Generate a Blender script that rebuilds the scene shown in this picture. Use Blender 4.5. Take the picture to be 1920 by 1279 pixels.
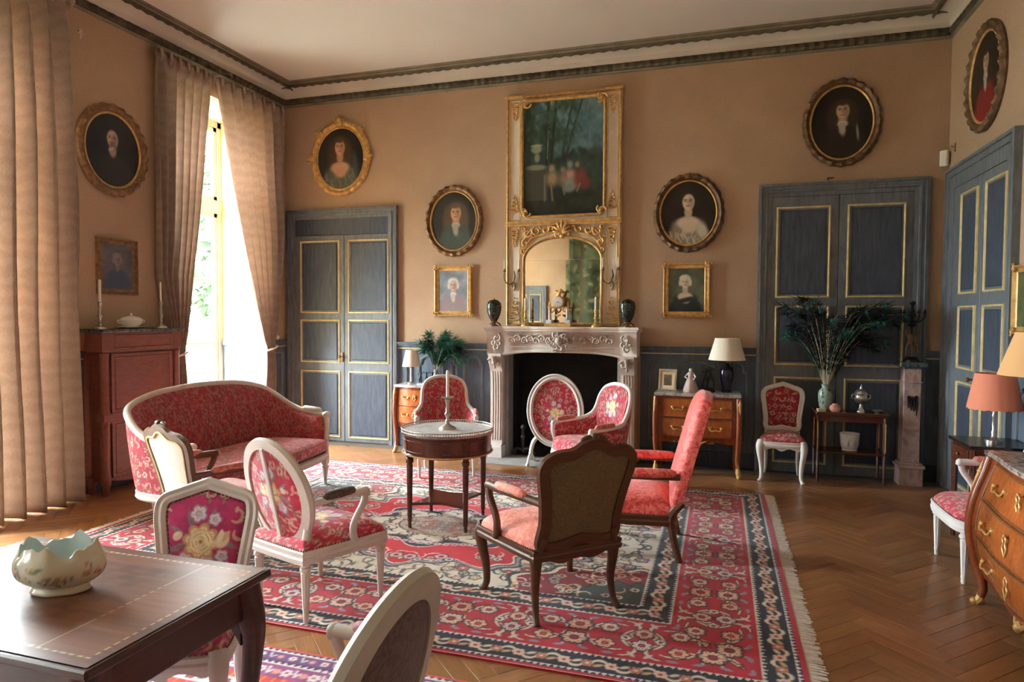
import bpy, math, random
import numpy as np
from math import pi, sin, cos, radians, hypot
from mathutils import Vector, Matrix

SC = bpy.context.scene
COL = SC.collection
for _o in list(bpy.data.objects):
    bpy.data.objects.remove(_o, do_unlink=True)

# ------------------------------------------------------------------ camera
F_PX = 1246.78
RV = Vector((0.954283, 0.298845, 0.004508))
YAW, PIT, ROL = -0.303493676, -0.0365081286, 0.00451103313
_w = Vector((sin(YAW) * cos(PIT), cos(YAW) * cos(PIT), sin(PIT)))
_r = Vector((cos(YAW), -sin(YAW), 0))
_u = _r.cross(_w)
CR = _r * cos(ROL) + _u * sin(ROL)
CU = -_r * sin(ROL) + _u * cos(ROL)
CW = _w
CAM_POS = Vector((0, 0, 1.6))
cam_data = bpy.data.cameras.new('camera')
cam = bpy.data.objects.new('camera', cam_data)
COL.objects.link(cam)
cam_data.sensor_width = 36.0
cam_data.lens = F_PX * 36.0 / 1920.0
cam_data.clip_start = 0.05
cam_data.clip_end = 300
cam.matrix_world = Matrix(((CR.x, CU.x, -CW.x, 0), (CR.y, CU.y, -CW.y, 0), (CR.z, CU.z, -CW.z, 1.6), (0, 0, 0, 1)))
SC.camera = cam

# ------------------------------------------------------------------ daylight
world = bpy.data.worlds.new('overcast_sky')
SC.world = world
world.use_nodes = True
bg = world.node_tree.nodes['Background']
bg.inputs[0].default_value = (0.87, 0.94, 1.0, 1)
bg.inputs[1].default_value = 40.0

# room box: left wall plane, right wall plane, fireplace wall plane, rear wall plane, ceiling
XL, XR, YB, YR, ZC = -5.40, 2.07, 7.40, -2.3, 4.52
WALL_T = 0.78
WINDOWS = [(5.50, 7.02), (2.65, 4.17), (-1.95, -0.85)]       # y ranges of the window openings in the left wall
WZ0, WZ1 = 0.06, 4.02
for _i, (_a, _b) in enumerate(WINDOWS):                      # sampling guides for the sky light in the window openings
    _l = bpy.data.lights.new('window_portal', 'AREA')
    _l.shape = 'RECTANGLE'
    _l.size, _l.size_y = _b - _a, WZ1 - WZ0
    _l.cycles.is_portal = True
    _o = bpy.data.objects.new('window_portal', _l)
    COL.objects.link(_o)
    _o.location = (XL - WALL_T - 0.02, (_a + _b) / 2, (WZ0 + WZ1) / 2)
    _o.rotation_euler = Vector((1, 0, 0)).to_track_quat('-Z', 'Y').to_euler()
    _l.size, _l.size_y = (_b - _a, WZ1 - WZ0)

vs = SC.view_settings
vs.view_transform = 'Standard'
vs.look = 'None'
vs.gamma = 1.0
vs.use_curve_mapping = False
vs.exposure = 1.2
SC.cycles.max_bounces = 10
SC.cycles.diffuse_bounces = 6
SC.cycles.transparent_max_bounces = 12
SC.cycles.sample_clamp_indirect = 6.0
SC.cycles.caustics_reflective = False
SC.cycles.caustics_refractive = False

# ------------------------------------------------------------------ mesh helpers
def lin(c):
    c = np.asarray(c, dtype=float)
    return np.where(c <= 0.04045, c / 12.92, ((c + 0.055) / 1.055) ** 2.4)

def L3(r, g, b):
    """sRGB 0-255 to linear"""
    return tuple(float(x) for x in lin(np.array([r, g, b]) / 255.0))

def cr(pts, n=8, closed=False):
    """Catmull-Rom through points of any dimension"""
    P = [np.array(p, float) for p in pts]
    m = len(P)
    out = []
    rng = range(m) if closed else range(m - 1)
    for i in rng:
        if closed:
            a, b, c, d = P[(i - 1) % m], P[i], P[(i + 1) % m], P[(i + 2) % m]
        else:
            a, b, c, d = P[max(i - 1, 0)], P[i], P[i + 1], P[min(i + 2, m - 1)]
        for k in range(n):
            t = k / n
            out.append(0.5 * ((2 * b) + (-a + c) * t + (2 * a - 5 * b + 4 * c - d) * t * t + (-a + 3 * b - 3 * c + d) * t ** 3))
    if not closed:
        out.append(P[-1])
    return [tuple(q) for q in out]

def mirror_x(half):
    """outline given for x>=0 from bottom centre round to top centre -> closed outline"""
    left = [(-x, z) for (x, z) in reversed(half) if abs(x) > 1e-6]
    return list(half) + left

def ellipse(a, b, n=64, cx=0, cz=0, ph=0):
    return [(cx + a * cos(2 * pi * i / n + ph), cz + b * sin(2 * pi * i / n + ph)) for i in range(n)]

class G:
    def __init__(s):
        s.v = []
        s.f = []
    def add(s, v, f):
        o = len(s.v)
        s.v += [tuple(map(float, p)) for p in v]
        s.f += [tuple(i + o for i in q) for q in f]
        return s
    def mark(s):
        return len(s.v)
    def apply(s, fn, a=0):
        s.v[a:] = [tuple(fn(*p)) for p in s.v[a:]]
        return s
    def mat(s, M, a=0):
        s.v[a:] = [tuple(M @ Vector(p)) for p in s.v[a:]]
        return s
    def box(s, x0, y0, z0, x1, y1, z1, c=0.0):
        if c <= 0:
            v = [(x0, y0, z0), (x1, y0, z0), (x1, y1, z0), (x0, y1, z0), (x0, y0, z1), (x1, y0, z1), (x1, y1, z1), (x0, y1, z1)]
            f = [(0, 3, 2, 1), (4, 5, 6, 7), (0, 1, 5, 4), (1, 2, 6, 5), (2, 3, 7, 6), (3, 0, 4, 7)]
            return s.add(v, f)
        rings = []
        def ring(z, i):
            return [(x0 + i, y0 + c, z), (x0 + c, y0 + i, z), (x1 - c, y0 + i, z), (x1 - i, y0 + c, z),
                    (x1 - i, y1 - c, z), (x1 - c, y1 - i, z), (x0 + c, y1 - i, z), (x0 + i, y1 - c, z)]
        rings = [ring(z0, c * .6), ring(z0 + c, 0), ring(z1 - c, 0), ring(z1, c * .6)]
        v = sum(rings, [])
        f = [tuple(reversed(range(8))), tuple(range(24, 32))]
        for k in range(3):
            for i in range(8):
                j = (i + 1) % 8
                f.append((k * 8 + i, k * 8 + j, k * 8 + 8 + j, k * 8 + 8 + i))
        return s.add(v, f)
    def lathe(s, prof, n=24, c=(0, 0, 0), sx=1.0, sy=1.0, flute=0, fd=0.1, fz=None, caps=True):
        v, f = [], []
        for (r, z) in prof:
            for i in range(n):
                a = 2 * pi * i / n
                rr = r
                if flute and (fz is None or fz[0] <= z <= fz[1]):
                    rr = r * (1 - fd * (0.5 - 0.5 * cos(flute * a)))
                v.append((c[0] + rr * cos(a) * sx, c[1] + rr * sin(a) * sy, c[2] + z))
        m = len(prof)
        for k in range(m - 1):
            for i in range(n):
                j = (i + 1) % n
                f.append((k * n + i, k * n + j, (k + 1) * n + j, (k + 1) * n + i))
        if caps:
            f.append(tuple(reversed(range(n))))
            f.append(tuple(range((m - 1) * n, m * n)))
        return s.add(v, f)
    def tube(s, pts, rad, n=8, flat=1.0, caps=True):
        """round tube along 3D points; rad number or list"""
        P = [Vector(p) for p in pts]
        m = len(P)
        R = rad if isinstance(rad, (list, tuple)) else [rad] * m
        if len(R) != m:
            R = list(np.interp(np.linspace(0, 1, m), np.linspace(0, 1, len(R)), R))
        T = []
        for i in range(m):
            t = P[min(i + 1, m - 1)] - P[max(i - 1, 0)]
            T.append(t.normalized() if t.length > 1e-9 else Vector((0, 0, 1)))
        ref = Vector((0, 0, 1)) if abs(T[0].z) < 0.9 else Vector((1, 0, 0))
        nrm = T[0].cross(ref).normalized()
        v, f = [], []
        for i in range(m):
            nrm = (nrm - T[i] * nrm.dot(T[i]))
            nrm = nrm.normalized() if nrm.length > 1e-9 else T[i].orthogonal().normalized()
            b = T[i].cross(nrm)
            for k in range(n):
                a = 2 * pi * k / n
                v.append(tuple(P[i] + nrm * (R[i] * cos(a)) + b * (R[i] * flat * sin(a))))
        for i in range(m - 1):
            for k in range(n):
                j = (k + 1) % n
                f.append((i * n + k, i * n + j, (i + 1) * n + j, (i + 1) * n + k))
        if caps:
            f.append(tuple(reversed(range(n))))
            f.append(tuple(range((m - 1) * n, m * n)))
        return s.add(v, f)
    def sweep(s, path, prof, closed=True, mod=None, cap=True):
        """path: 2D points (u,v) in a flat plane; prof: (a,b): a = outward in plane (to the right of travel), b = out of plane.
        Result vertices are (u, v, b)."""
        m, k = len(path), len(prof)
        v, f = [], []
        for i in range(m):
            if closed:
                p0, p1 = path[(i - 1) % m], path[(i + 1) % m]
            else:
                p0, p1 = path[max(i - 1, 0)], path[min(i + 1, m - 1)]
            q = path[i]
            ax, ay = q[0] - p0[0], q[1] - p0[1]
            bx, by = p1[0] - q[0], p1[1] - q[1]
            la, lb = hypot(ax, ay), hypot(bx, by)
            if la < 1e-9: ax, ay, la = bx, by, lb
            if lb < 1e-9: bx, by, lb = ax, ay, la
            tx, ty = ax / la + bx / lb, ay / la + by / lb
            L = hypot(tx, ty) or 1
            nx, ny = ty / L, -tx / L
            sc = 1 / max(nx * ay / la - ny * ax / la, 0.5)
            for j, (a, b) in enumerate(prof):
                if mod:
                    a, b = mod(i, j, a, b)
                v.append((path[i][0] + nx * a * sc, path[i][1] + ny * a * sc, b))
        rng = range(m) if closed else range(m - 1)
        for i in rng:
            i2 = (i + 1) % m
            for j in range(k):
                j2 = (j + 1) % k
                f.append((i * k + j, i2 * k + j, i2 * k + j2, i * k + j2))
        if not closed and cap:
            f.append(tuple(range(k)))
            f.append(tuple(reversed(range((m - 1) * k, m * k))))
        return s.add(v, f)
    def prism(s, poly, z0, z1):
        n = len(poly)
        v = [(x, y, z0) for x, y in poly] + [(x, y, z1) for x, y in poly]
        f = [tuple(reversed(range(n))), tuple(range(n, 2 * n))]
        for i in range(n):
            j = (i + 1) % n
            f.append((i, j, n + j, n + i))
        return s.add(v, f)
    def pad(s, outline, h, rings=10, ctr=None, back=0.0, pw=2.6, skirt=0.0):
        """cushion over a star shaped outline: (u,v,w) with w the swell"""
        n = len(outline)
        if ctr is None:
            ctr = (sum(p[0] for p in outline) / n, sum(p[1] for p in outline) / n)
        v, f = [], []
        lv = []
        if skirt:
            lv += [(1.0, -skirt + (back + skirt) * q / 6) for q in range(6)]
        for k in range(rings):
            t = 1 - (k / rings) ** 1.5
            lv.append((t, back + h * (1 - t ** pw) ** 0.6))
        for (t, w) in lv:
            for (x, y) in outline:
                v.append((ctr[0] + (x - ctr[0]) * t, ctr[1] + (y - ctr[1]) * t, w))
        v.append((ctr[0], ctr[1], back + h))
        m = len(lv)
        for k in range(m - 1):
            for i in range(n):
                j = (i + 1) % n
                f.append((k * n + i, k * n + j, (k + 1) * n + j, (k + 1) * n + i))
        for i in range(n):
            f.append(((m - 1) * n + i, (m - 1) * n + (i + 1) % n, m * n))
        return s.add(v, f)
    def grid(s, fn, nu, nv, wrapu=False):
        v = [fn(i / (nu if wrapu else nu - 1), j / (nv - 1)) for i in range(nu) for j in range(nv)]
        f = []
        for i in range(nu if wrapu else nu - 1):
            i2 = (i + 1) % nu
            for j in range(nv - 1):
                f.append((i * nv + j, i2 * nv + j, i2 * nv + j + 1, i * nv + j + 1))
        return s.add(v, f)
    def ball(s, c, r, n=10, sz=1.0):
        prof = [(max(r * sin(pi * k / n), 1e-4), -r * sz * cos(pi * k / n)) for k in range(n + 1)]
        return s.lathe(prof, n + 2, c)
    def mesh(s, name, smooth=True, ang=38):
        me = bpy.data.meshes.new(name)
        me.from_pydata(s.v, [], s.f)
        me.update()
        if smooth:
            me.polygons.foreach_set('use_smooth', [True] * len(me.polygons))
            me.set_sharp_from_angle(angle=radians(ang))
        return me
    def build(s, name, m, parent=None, smooth=True, ang=38, flip=False):
        if flip:
            s.f = [tuple(reversed(q)) for q in s.f]
        me = s.mesh(name, smooth, ang)
        me.materials.append(MAT[m] if isinstance(m, str) else m)
        o = bpy.data.objects.new(name, me)
        COL.objects.link(o)
        if parent:
            o.parent = parent
        return o

def col_attr(o, rgb, srgb=True):
    """paint point colours (N,3 sRGB 0-1) on a mesh object"""
    rgb = np.clip(np.asarray(rgb, float), 0, 1)
    if srgb:
        rgb = lin(rgb)
    me = o.data
    at = me.color_attributes.new('paint', 'FLOAT_COLOR', 'POINT')
    buf = np.ones((len(me.vertices), 4), np.float32)
    buf[:, :3] = rgb
    at.data.foreach_set('color', buf.ravel())
    return o

def tag(o, label=None, cat=None, group=None, kind=None):
    if label: o['label'] = label
    if cat: o['category'] = cat
    if group: o['group'] = group
    if kind: o['kind'] = kind
    return o

def thing(name, label, cat, loc=(0, 0, 0), rz=0.0, group=None):
    o = bpy.data.objects.new(name, None)
    o.empty_display_size = 0.1
    COL.objects.link(o)
    o.location = loc
    o.rotation_euler = (0, 0, rz)
    return tag(o, label, cat, group)

def struct(o):
    o['kind'] = 'structure'
    return o

def group_empty(name, loc=(0, 0, 0), rz=0.0):
    o = bpy.data.objects.new(name, None)
    COL.objects.link(o)
    o.location = loc
    o.rotation_euler = (0, 0, rz)
    o['kind'] = 'structure'
    return o

def copy_tree(o, parent=None):
    c = o.copy()
    COL.objects.link(c)
    c.parent = parent
    for ch in list(o.children):
        copy_tree(ch, c)
    return c

def face(phi):
    """rotation so that local -Y looks along angle phi (degrees from +X)"""
    return radians(phi + 90)
# ------------------------------------------------------------------ materials
MAT = {}
class N:
    """small node-tree helper"""
    def __init__(s, name):
        s.m = bpy.data.materials.new(name)
        s.m.use_nodes = True
        s.t = s.m.node_tree
        s.b = s.t.nodes['Principled BSDF']
        MAT[name] = s.m
        s.co = None
    def n(s, typ, **k):
        x = s.t.nodes.new(typ)
        for a, v in k.items():
            setattr(x, a, v)
        return x
    def ln(s, a, b):
        s.t.links.new(a, b)
    def coord(s, kind='Object', scale=None):
        tc = s.n('ShaderNodeTexCoord')
        out = tc.outputs[kind]
        if scale:
            mp = s.n('ShaderNodeMapping')
            mp.inputs['Scale'].default_value = scale
            s.ln(out, mp.inputs[0])
            out = mp.outputs[0]
        return out
    def noise(s, scale, detail=4, rough=.55, dist=0, vec=None):
        x = s.n('ShaderNodeTexNoise')
        x.inputs['Scale'].default_value = scale
        x.inputs['Detail'].default_value = detail
        x.inputs['Roughness'].default_value = rough
        x.inputs['Distortion'].default_value = dist
        s.ln(vec if vec is not None else s.coord(), x.inputs['Vector'])
        return x
    def ramp(s, fac, stops, interp='LINEAR'):
        x = s.n('ShaderNodeValToRGB')
        x.color_ramp.interpolation = interp
        e = x.color_ramp.elements
        while len(e) < len(stops):
            e.new(0.5)
        for i, (p, c) in enumerate(stops):
            e[i].position = p
            e[i].color = (*c, 1)
        s.ln(fac, x.inputs[0])
        return x.outputs[0]
    def mix(s, fac, a, b, mode='MIX'):
        x = s.n('ShaderNodeMix', data_type='RGBA', blend_type=mode)
        for sock, val in ((x.inputs[0], fac), (x.inputs[6], a), (x.inputs[7], b)):
            if hasattr(val, 'is_output'):
                s.ln(val, sock)
            elif isinstance(val, (int, float)):
                sock.default_value = val
            else:
                sock.default_value = (*val, 1)
        return x.outputs[2]
    def base(s, c):
        if hasattr(c, 'is_output'):
            s.ln(c, s.b.inputs['Base Color'])
        else:
            s.b.inputs['Base Color'].default_value = (*c, 1)
        return s
    def set(s, rough=.5, metal=0., spec=.5, sheen=0., coat=0.):
        s.b.inputs['Roughness'].default_value = rough
        s.b.inputs['Metallic'].default_value = metal
        s.b.inputs['Specular IOR Level'].default_value = spec
        s.b.inputs['Sheen Weight'].default_value = sheen
        s.b.inputs['Coat Weight'].default_value = coat
        return s
    def bump(s, h, strength=.3, dist=.01):
        x = s.n('ShaderNodeBump')
        x.inputs['Strength'].default_value = strength
        x.inputs['Distance'].default_value = dist
        s.ln(h, x.inputs['Height'])
        s.ln(x.outputs[0], s.b.inputs['Normal'])
        return s

def plain(name, c, rough=.5, metal=0., var=.12, scale=6., spec=.5, bump=0., detail=4, coat=0.):
    k = N(name)
    ns = k.noise(scale, detail)
    a = tuple(x * (1 - var) for x in c)
    b = tuple(min(x * (1 + var), 1) for x in c)
    k.base(k.ramp(ns.outputs[0], [(.3, a), (.7, b)])).set(rough, metal, spec, coat=coat)
    if bump:
        k.bump(k.noise(scale * 12, 3).outputs[0], bump, .004)
    return k

def wood(name, dark, light, scale=(3, 3, 22), rough=.35, coat=0., spec=.5, kind='Object'):
    k = N(name)
    v = k.coord(kind, scale)
    ns = k.noise(2.2, 6, .6, .6, v)
    ns2 = k.noise(14, 3, .6, 0, v)
    c = k.ramp(ns.outputs[0], [(.25, dark), (.75, light)])
    c = k.mix(.35, c, k.ramp(ns2.outputs[0], [(.3, dark), (.7, light)]))
    k.base(c).set(rough, 0, spec, coat=coat)
    return k

def painted(name, rough=.8, spec=.3, sheen=0., weave=0., bump=.0, scale=900):
    """surface whose print comes from the mesh's own colour layer"""
    k = N(name)
    a = k.n('ShaderNodeAttribute', attribute_name='paint')
    c = a.outputs['Color']
    if weave:
        ns = k.noise(scale, 2, .5)
        c = k.mix(weave, c, ns.outputs[0], 'OVERLAY')
    k.base(c).set(rough, 0, spec, sheen)
    if bump:
        k.bump(k.noise(scale, 2).outputs[0], bump, .003)
    return k

# walls: faded tan fabric with a fine weave and large tired patches
k = N('wall_fabric')
c = k.ramp(k.noise(.9, 5, .6).outputs[0], [(.3, L3(168, 142, 120)), (.7, L3(190, 164, 138))])
c = k.mix(.25, c, k.ramp(k.noise(70, 4, .7).outputs[0], [(.3, L3(138, 112, 90)), (.7, L3(212, 184, 156))]))
k.base(c).set(.92, 0, .1).bump(k.noise(220, 2).outputs[0], .25, .002)
plain('ceiling_paint', L3(222, 220, 215), .9, 0, .04, .8)
plain('cove_paint', L3(212, 208, 198), .85, 0, .08, 2)
plain('cornice_dark', L3(86, 80, 64), .75, 0, .35, 9)
plain('cornice_rail', L3(128, 120, 102), .75, 0, .25, 5)
k = N('door_blue')
v = k.coord('Object', (9, 9, 1.2))
c = k.ramp(k.noise(4, 6, .65, .3, v).outputs[0], [(.28, L3(50, 57, 70)), (.72, L3(80, 90, 106))])
k.base(c).set(.5, 0, .4).bump(k.noise(30, 4, .6, 0, v).outputs[0], .15, .003)
k = N('door_blue_light')
v = k.coord('Object', (7, 7, 1.5))
c = k.ramp(k.noise(4, 6, .65, .3, v).outputs[0], [(.28, L3(88, 94, 102)), (.72, L3(122, 128, 134))])
k.base(c).set(.5, 0, .4).bump(k.noise(30, 4, .6, 0, v).outputs[0], .15, .003)
k = N('wainscot_blue')
v = k.coord('Object', (6, 6, 1.2))
c = k.ramp(k.noise(3, 6, .65, .3, v).outputs[0], [(.28, L3(72, 84, 98)), (.72, L3(100, 114, 130))])
k.base(c).set(.55, 0, .35)
plain('gilt_paint', L3(216, 196, 142), .42, .15, .18, 14)
plain('gilt', L3(206, 164, 100), .4, .25, .3, 22)
plain('gilt_bright', L3(218, 178, 112), .32, .4, .2, 18)
plain('gilt_old', L3(128, 98, 66), .5, .3, .45, 26)
plain('gilt_dark', L3(104, 78, 54), .55, .25, .5, 24)
plain('silver', L3(205, 202, 196), .25, .9, .12, 8)
plain('pewter', L3(178, 172, 162), .35, .7, .2, 12)
plain('bronze_dark', L3(38, 34, 32), .35, .5, .4, 14)
plain('iron', L3(62, 58, 56), .6, .5, .3, 10)
plain('white_paint', L3(214, 205, 196), .5, 0, .1, 7)
plain('white_paint_cool', L3(226, 222, 218), .5, 0, .08, 7)
plain('grey_paint', L3(190, 184, 172), .55, 0, .12, 7)
plain('cream_paint', L3(226, 216, 200), .5, 0, .08, 5)
plain('candle_wax', L3(240, 236, 226), .45, 0, .03, 5)
plain('porcelain', L3(232, 230, 226), .15, 0, .04, 3)
plain('plastic_white', L3(236, 234, 230), .4, 0, .02, 3)
plain('plastic_dark', L3(40, 38, 36), .5, 0, .1, 3)
plain('soot', L3(36, 33, 34), .85, 0, .45, 7, bump=.3)
plain('hearth_stone', L3(150, 146, 142), .7, 0, .2, 5)
plain('floor_border', L3(108, 98, 88), .4, 0, .25, 4)
plain('mantel_stone', L3(212, 202, 194), .55, 0, .14, 6)
plain('mantel_carving', L3(186, 172, 162), .6, 0, .25, 20)
plain('shade_white', L3(238, 230, 214), .8, 0, .03, 3)
plain('shade_coral', L3(214, 132, 104), .85, 0, .05, 3)
plain('shade_tan', L3(214, 166, 112), .85, 0, .05, 3)
plain('lamp_blue', L3(26, 26, 44), .12, 0, .2, 5, coat=.5)
plain('linen_white', L3(232, 228, 214), .9, 0, .04, 60)
plain('black_lacquer', L3(34, 30, 28), .25, 0, .3, 6)
plain('photo_grey', L3(96, 88, 76), .3, 0, .7, 22)
plain('feather_stem', L3(190, 184, 160), .6, 0, .15, 9)
plain('red_thread', L3(176, 22, 48), .9, 0, .15, 40)
plain('fringe_cotton', L3(214, 206, 196), .95, 0, .15, 40)
plain('tree_bark', L3(84, 72, 58), .9, 0, .3, 4)
plain('leaf_green', L3(22, 46, 22), .8, 0, .35, 1.2)
plain('lawn_green', L3(30, 66, 24), .95, 0, .2, .5)
plain('gravel_pale', L3(190, 180, 160), .95, 0, .15, 3)
plain('pot_pink', L3(206, 142, 128), .35, 0, .4, 22)
plain('soap_cream', L3(230, 206, 168), .6, 0, .08, 6)

wood('walnut', L3(58, 36, 24), L3(112, 72, 46), rough=.4)
wood('oak_edge', L3(120, 82, 54), L3(168, 122, 84), rough=.45)
wood('mahogany', L3(56, 26, 18), L3(104, 52, 34), rough=.25, coat=.3)
wood('cabinet_wood', L3(92, 48, 40), L3(140, 80, 64), scale=(4, 4, 14), rough=.38)
wood('table_edge_wood', L3(46, 28, 24), L3(78, 48, 38), rough=.3)
wood('kingwood', L3(140, 66, 28), L3(206, 120, 58), scale=(14, 14, 5), rough=.24, coat=.35)
wood('kingwood_dark', L3(112, 50, 24), L3(160, 84, 42), scale=(14, 14, 5), rough=.26, coat=.3)
wood('parquet', L3(120, 80, 52), L3(178, 128, 86), scale=(9, 1.1, 1), rough=.3, coat=.0, spec=.45, kind='UV')
# parquet: per-plank tone
k = MAT['parquet'].node_tree
pr = k.nodes['Principled BSDF']
at = k.nodes.new('ShaderNodeAttribute'); at.attribute_name = 'tone'
mx = k.nodes.new('ShaderNodeMix'); mx.data_type = 'RGBA'; mx.blend_type = 'MULTIPLY'; mx.inputs[0].default_value = 1
src = pr.inputs['Base Color'].links[0].from_socket
k.links.new(src, mx.inputs[6]); k.links.new(at.outputs['Color'], mx.inputs[7]); k.links.new(mx.outputs[2], pr.inputs['Base Color'])

def marble(name, base, vein, rough=.2, sc=5.):
    k = N(name)
    ns = k.noise(sc, 8, .65, 1.6)
    c = k.ramp(ns.outputs[0], [(.35, base), (.5, vein), (.56, base), (.75, tuple(x * .8 for x in base))])
    k.base(c).set(rough, 0, .5)
    return k
marble('marble_grey', L3(150, 146, 146), L3(200, 196, 194), .22, 9)
marble('marble_brown', L3(104, 86, 78), L3(186, 172, 164), .2, 7)
marble('marble_white', L3(206, 206, 206), L3(230, 230, 230), .15, 5)
marble('marble_dark', L3(40, 52, 54), L3(96, 106, 104), .25, 9)
marble('marble_serpent', L3(16, 18, 17), L3(64, 72, 64), .1, 11)
marble('pink_stone', L3(168, 142, 138), L3(196, 172, 166), .5, 4)

# mirror: old silvered glass
k = N('mirror_glass')
k.base(k.ramp(k.noise(3, 4).outputs[0], [(.3, L3(214, 208, 196)), (.7, L3(232, 228, 218))])).set(.02, 1, .5)
# window glass: clear, thin
k = N('window_glass')
tr = k.n('ShaderNodeBsdfTransparent'); gl = k.n('ShaderNodeBsdfGlossy'); gl.inputs['Roughness'].default_value = .02
fr = k.n('ShaderNodeFresnel'); fr.inputs[0].default_value = 1.45
ms = k.n('ShaderNodeMixShader'); ou = [x for x in k.t.nodes if x.type == 'OUTPUT_MATERIAL'][0]
tr.inputs[0].default_value = (.96, .98, .97, 1)
ge = k.n('ShaderNodeNewGeometry'); mm = k.n('ShaderNodeMath', operation='MULTIPLY'); m1 = k.n('ShaderNodeMath', operation='SUBTRACT'); m1.inputs[0].default_value = 1.0
k.ln(ge.outputs['Backfacing'], m1.inputs[1]); k.ln(fr.outputs[0], mm.inputs[0]); k.ln(m1.outputs[0], mm.inputs[1])
k.ln(mm.outputs[0], ms.inputs[0]); k.ln(tr.outputs[0], ms.inputs[1]); k.ln(gl.outputs[0], ms.inputs[2]); k.ln(ms.outputs[0], ou.inputs[0])

# curtain: striped moire silk, thin enough to glow
k = N('curtain_silk')
v = k.coord('Object', (1, 1, 1))
wv = k.n('ShaderNodeTexWave', wave_type='BANDS', bands_direction='Z')
wv.inputs['Scale'].default_value = 2.6; wv.inputs['Distortion'].default_value = 5; wv.inputs['Detail'].default_value = 2; wv.inputs['Detail Scale'].default_value = 2.2
k.ln(v, wv.inputs[0])
c = k.ramp(wv.outputs[0], [(.2, L3(190, 172, 158)), (.8, L3(202, 186, 172))])
c = k.mix(.3, c, k.ramp(k.noise(150, 2, .5, 0, k.coord('Object', (1, 1, .3))).outputs[0], [(.3, L3(166, 144, 130)), (.7, L3(218, 202, 188))]))
k.base(c).set(.75, 0, .25)
tl = k.n('ShaderNodeBsdfTranslucent'); k.ln(c, tl.inputs[0])
ms = k.n('ShaderNodeMixShader'); ms.inputs[0].default_value = .42
ou = [x for x in k.t.nodes if x.type == 'OUTPUT_MATERIAL'][0]
k.ln(k.b.outputs[0], ms.inputs[1]); k.ln(tl.outputs[0], ms.inputs[2]); k.ln(ms.outputs[0], ou.inputs[0])

# two-tone damask
def damask(name, a, b, scale=7., rough=.6):
    k = N(name)
    v = k.coord('Object')
    n1 = k.noise(scale, 1.5, .45, 2.2, v)
    n2 = k.noise(scale * 2.1, 1, .4, 3.0, v)
    c = k.ramp(n1.outputs[0], [(.46, a), (.53, b)])
    c = k.mix(.4, c, k.ramp(n2.outputs[0], [(.45, a), (.54, b)]))
    k.base(c).set(rough, 0, .35, sheen=.3).bump(k.noise(400, 2).outputs[0], .15, .002)
    return k
damask('damask_coral', L3(206, 100, 86), L3(232, 152, 126), 17)
damask('damask_red', L3(196, 46, 50), L3(228, 116, 104), 15)
damask('damask_rose', L3(168, 78, 74), L3(210, 128, 116), 16)
damask('fabric_crimson', L3(134, 34, 48), L3(180, 92, 96), 9)
damask('fabric_dark_tapestry', L3(66, 48, 46), L3(104, 82, 76), 22, .9)
k = N('cane_weave')
ch = k.n('ShaderNodeTexChecker'); ch.inputs['Scale'].default_value = 160
k.ln(k.coord('Object'), ch.inputs[0])
c = k.mix(.5, k.ramp(k.noise(90, 3).outputs[0], [(.3, L3(96, 80, 56)), (.7, L3(140, 122, 90))]), k.ramp(ch.outputs[1], [(.4, L3(90, 76, 54)), (.6, L3(132, 114, 84))]))
k.base(c).set(.85, 0, .2).bump(ch.outputs[1], .3, .002)
painted('rug_wool', .95, .1, .2, .28, .5, 420)
painted('tapestry_silk', .75, .2, .25, .22, .2, 500)
painted('oil_paint', .45, .35, 0, .12, .15, 60)
painted('porcelain_print', .15, .5)
painted('inlaid_top', .33, .45, 0, .12, 0, 90)
painted('wool_tapestry', .95, .1, .1, .3, .3, 200)
# ------------------------------------------------------------------ structure
RUG = (-4.38, 2.86, 0.40, 6.36)            # x0, y0, x1, y1 of the large carpet (without fringe)
RUG2 = (-3.6, 0.55, -0.35, 2.66)
g = G(); g.box(XL - .8, YR, -.12, XR + .3, YB + .6, -.006)
floor = struct(g.build('floor', 'walnut', smooth=False))
g = G(); g.box(XL, YB - .235, -.006, -2.62, YB, .001); g.box(-.80, YB - .235, -.006, XR, YB, .001)
g.build('stone_border', 'floor_border', floor, smooth=False)

def project(x, y, z):
    d = Vector((x, y, z)) - CAM_POS
    dz = d.dot(CW)
    if dz < .1:
        return None
    return (960 + F_PX * d.dot(CR) / dz, 639.5 - F_PX * d.dot(CU) / dz, dz)

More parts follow.
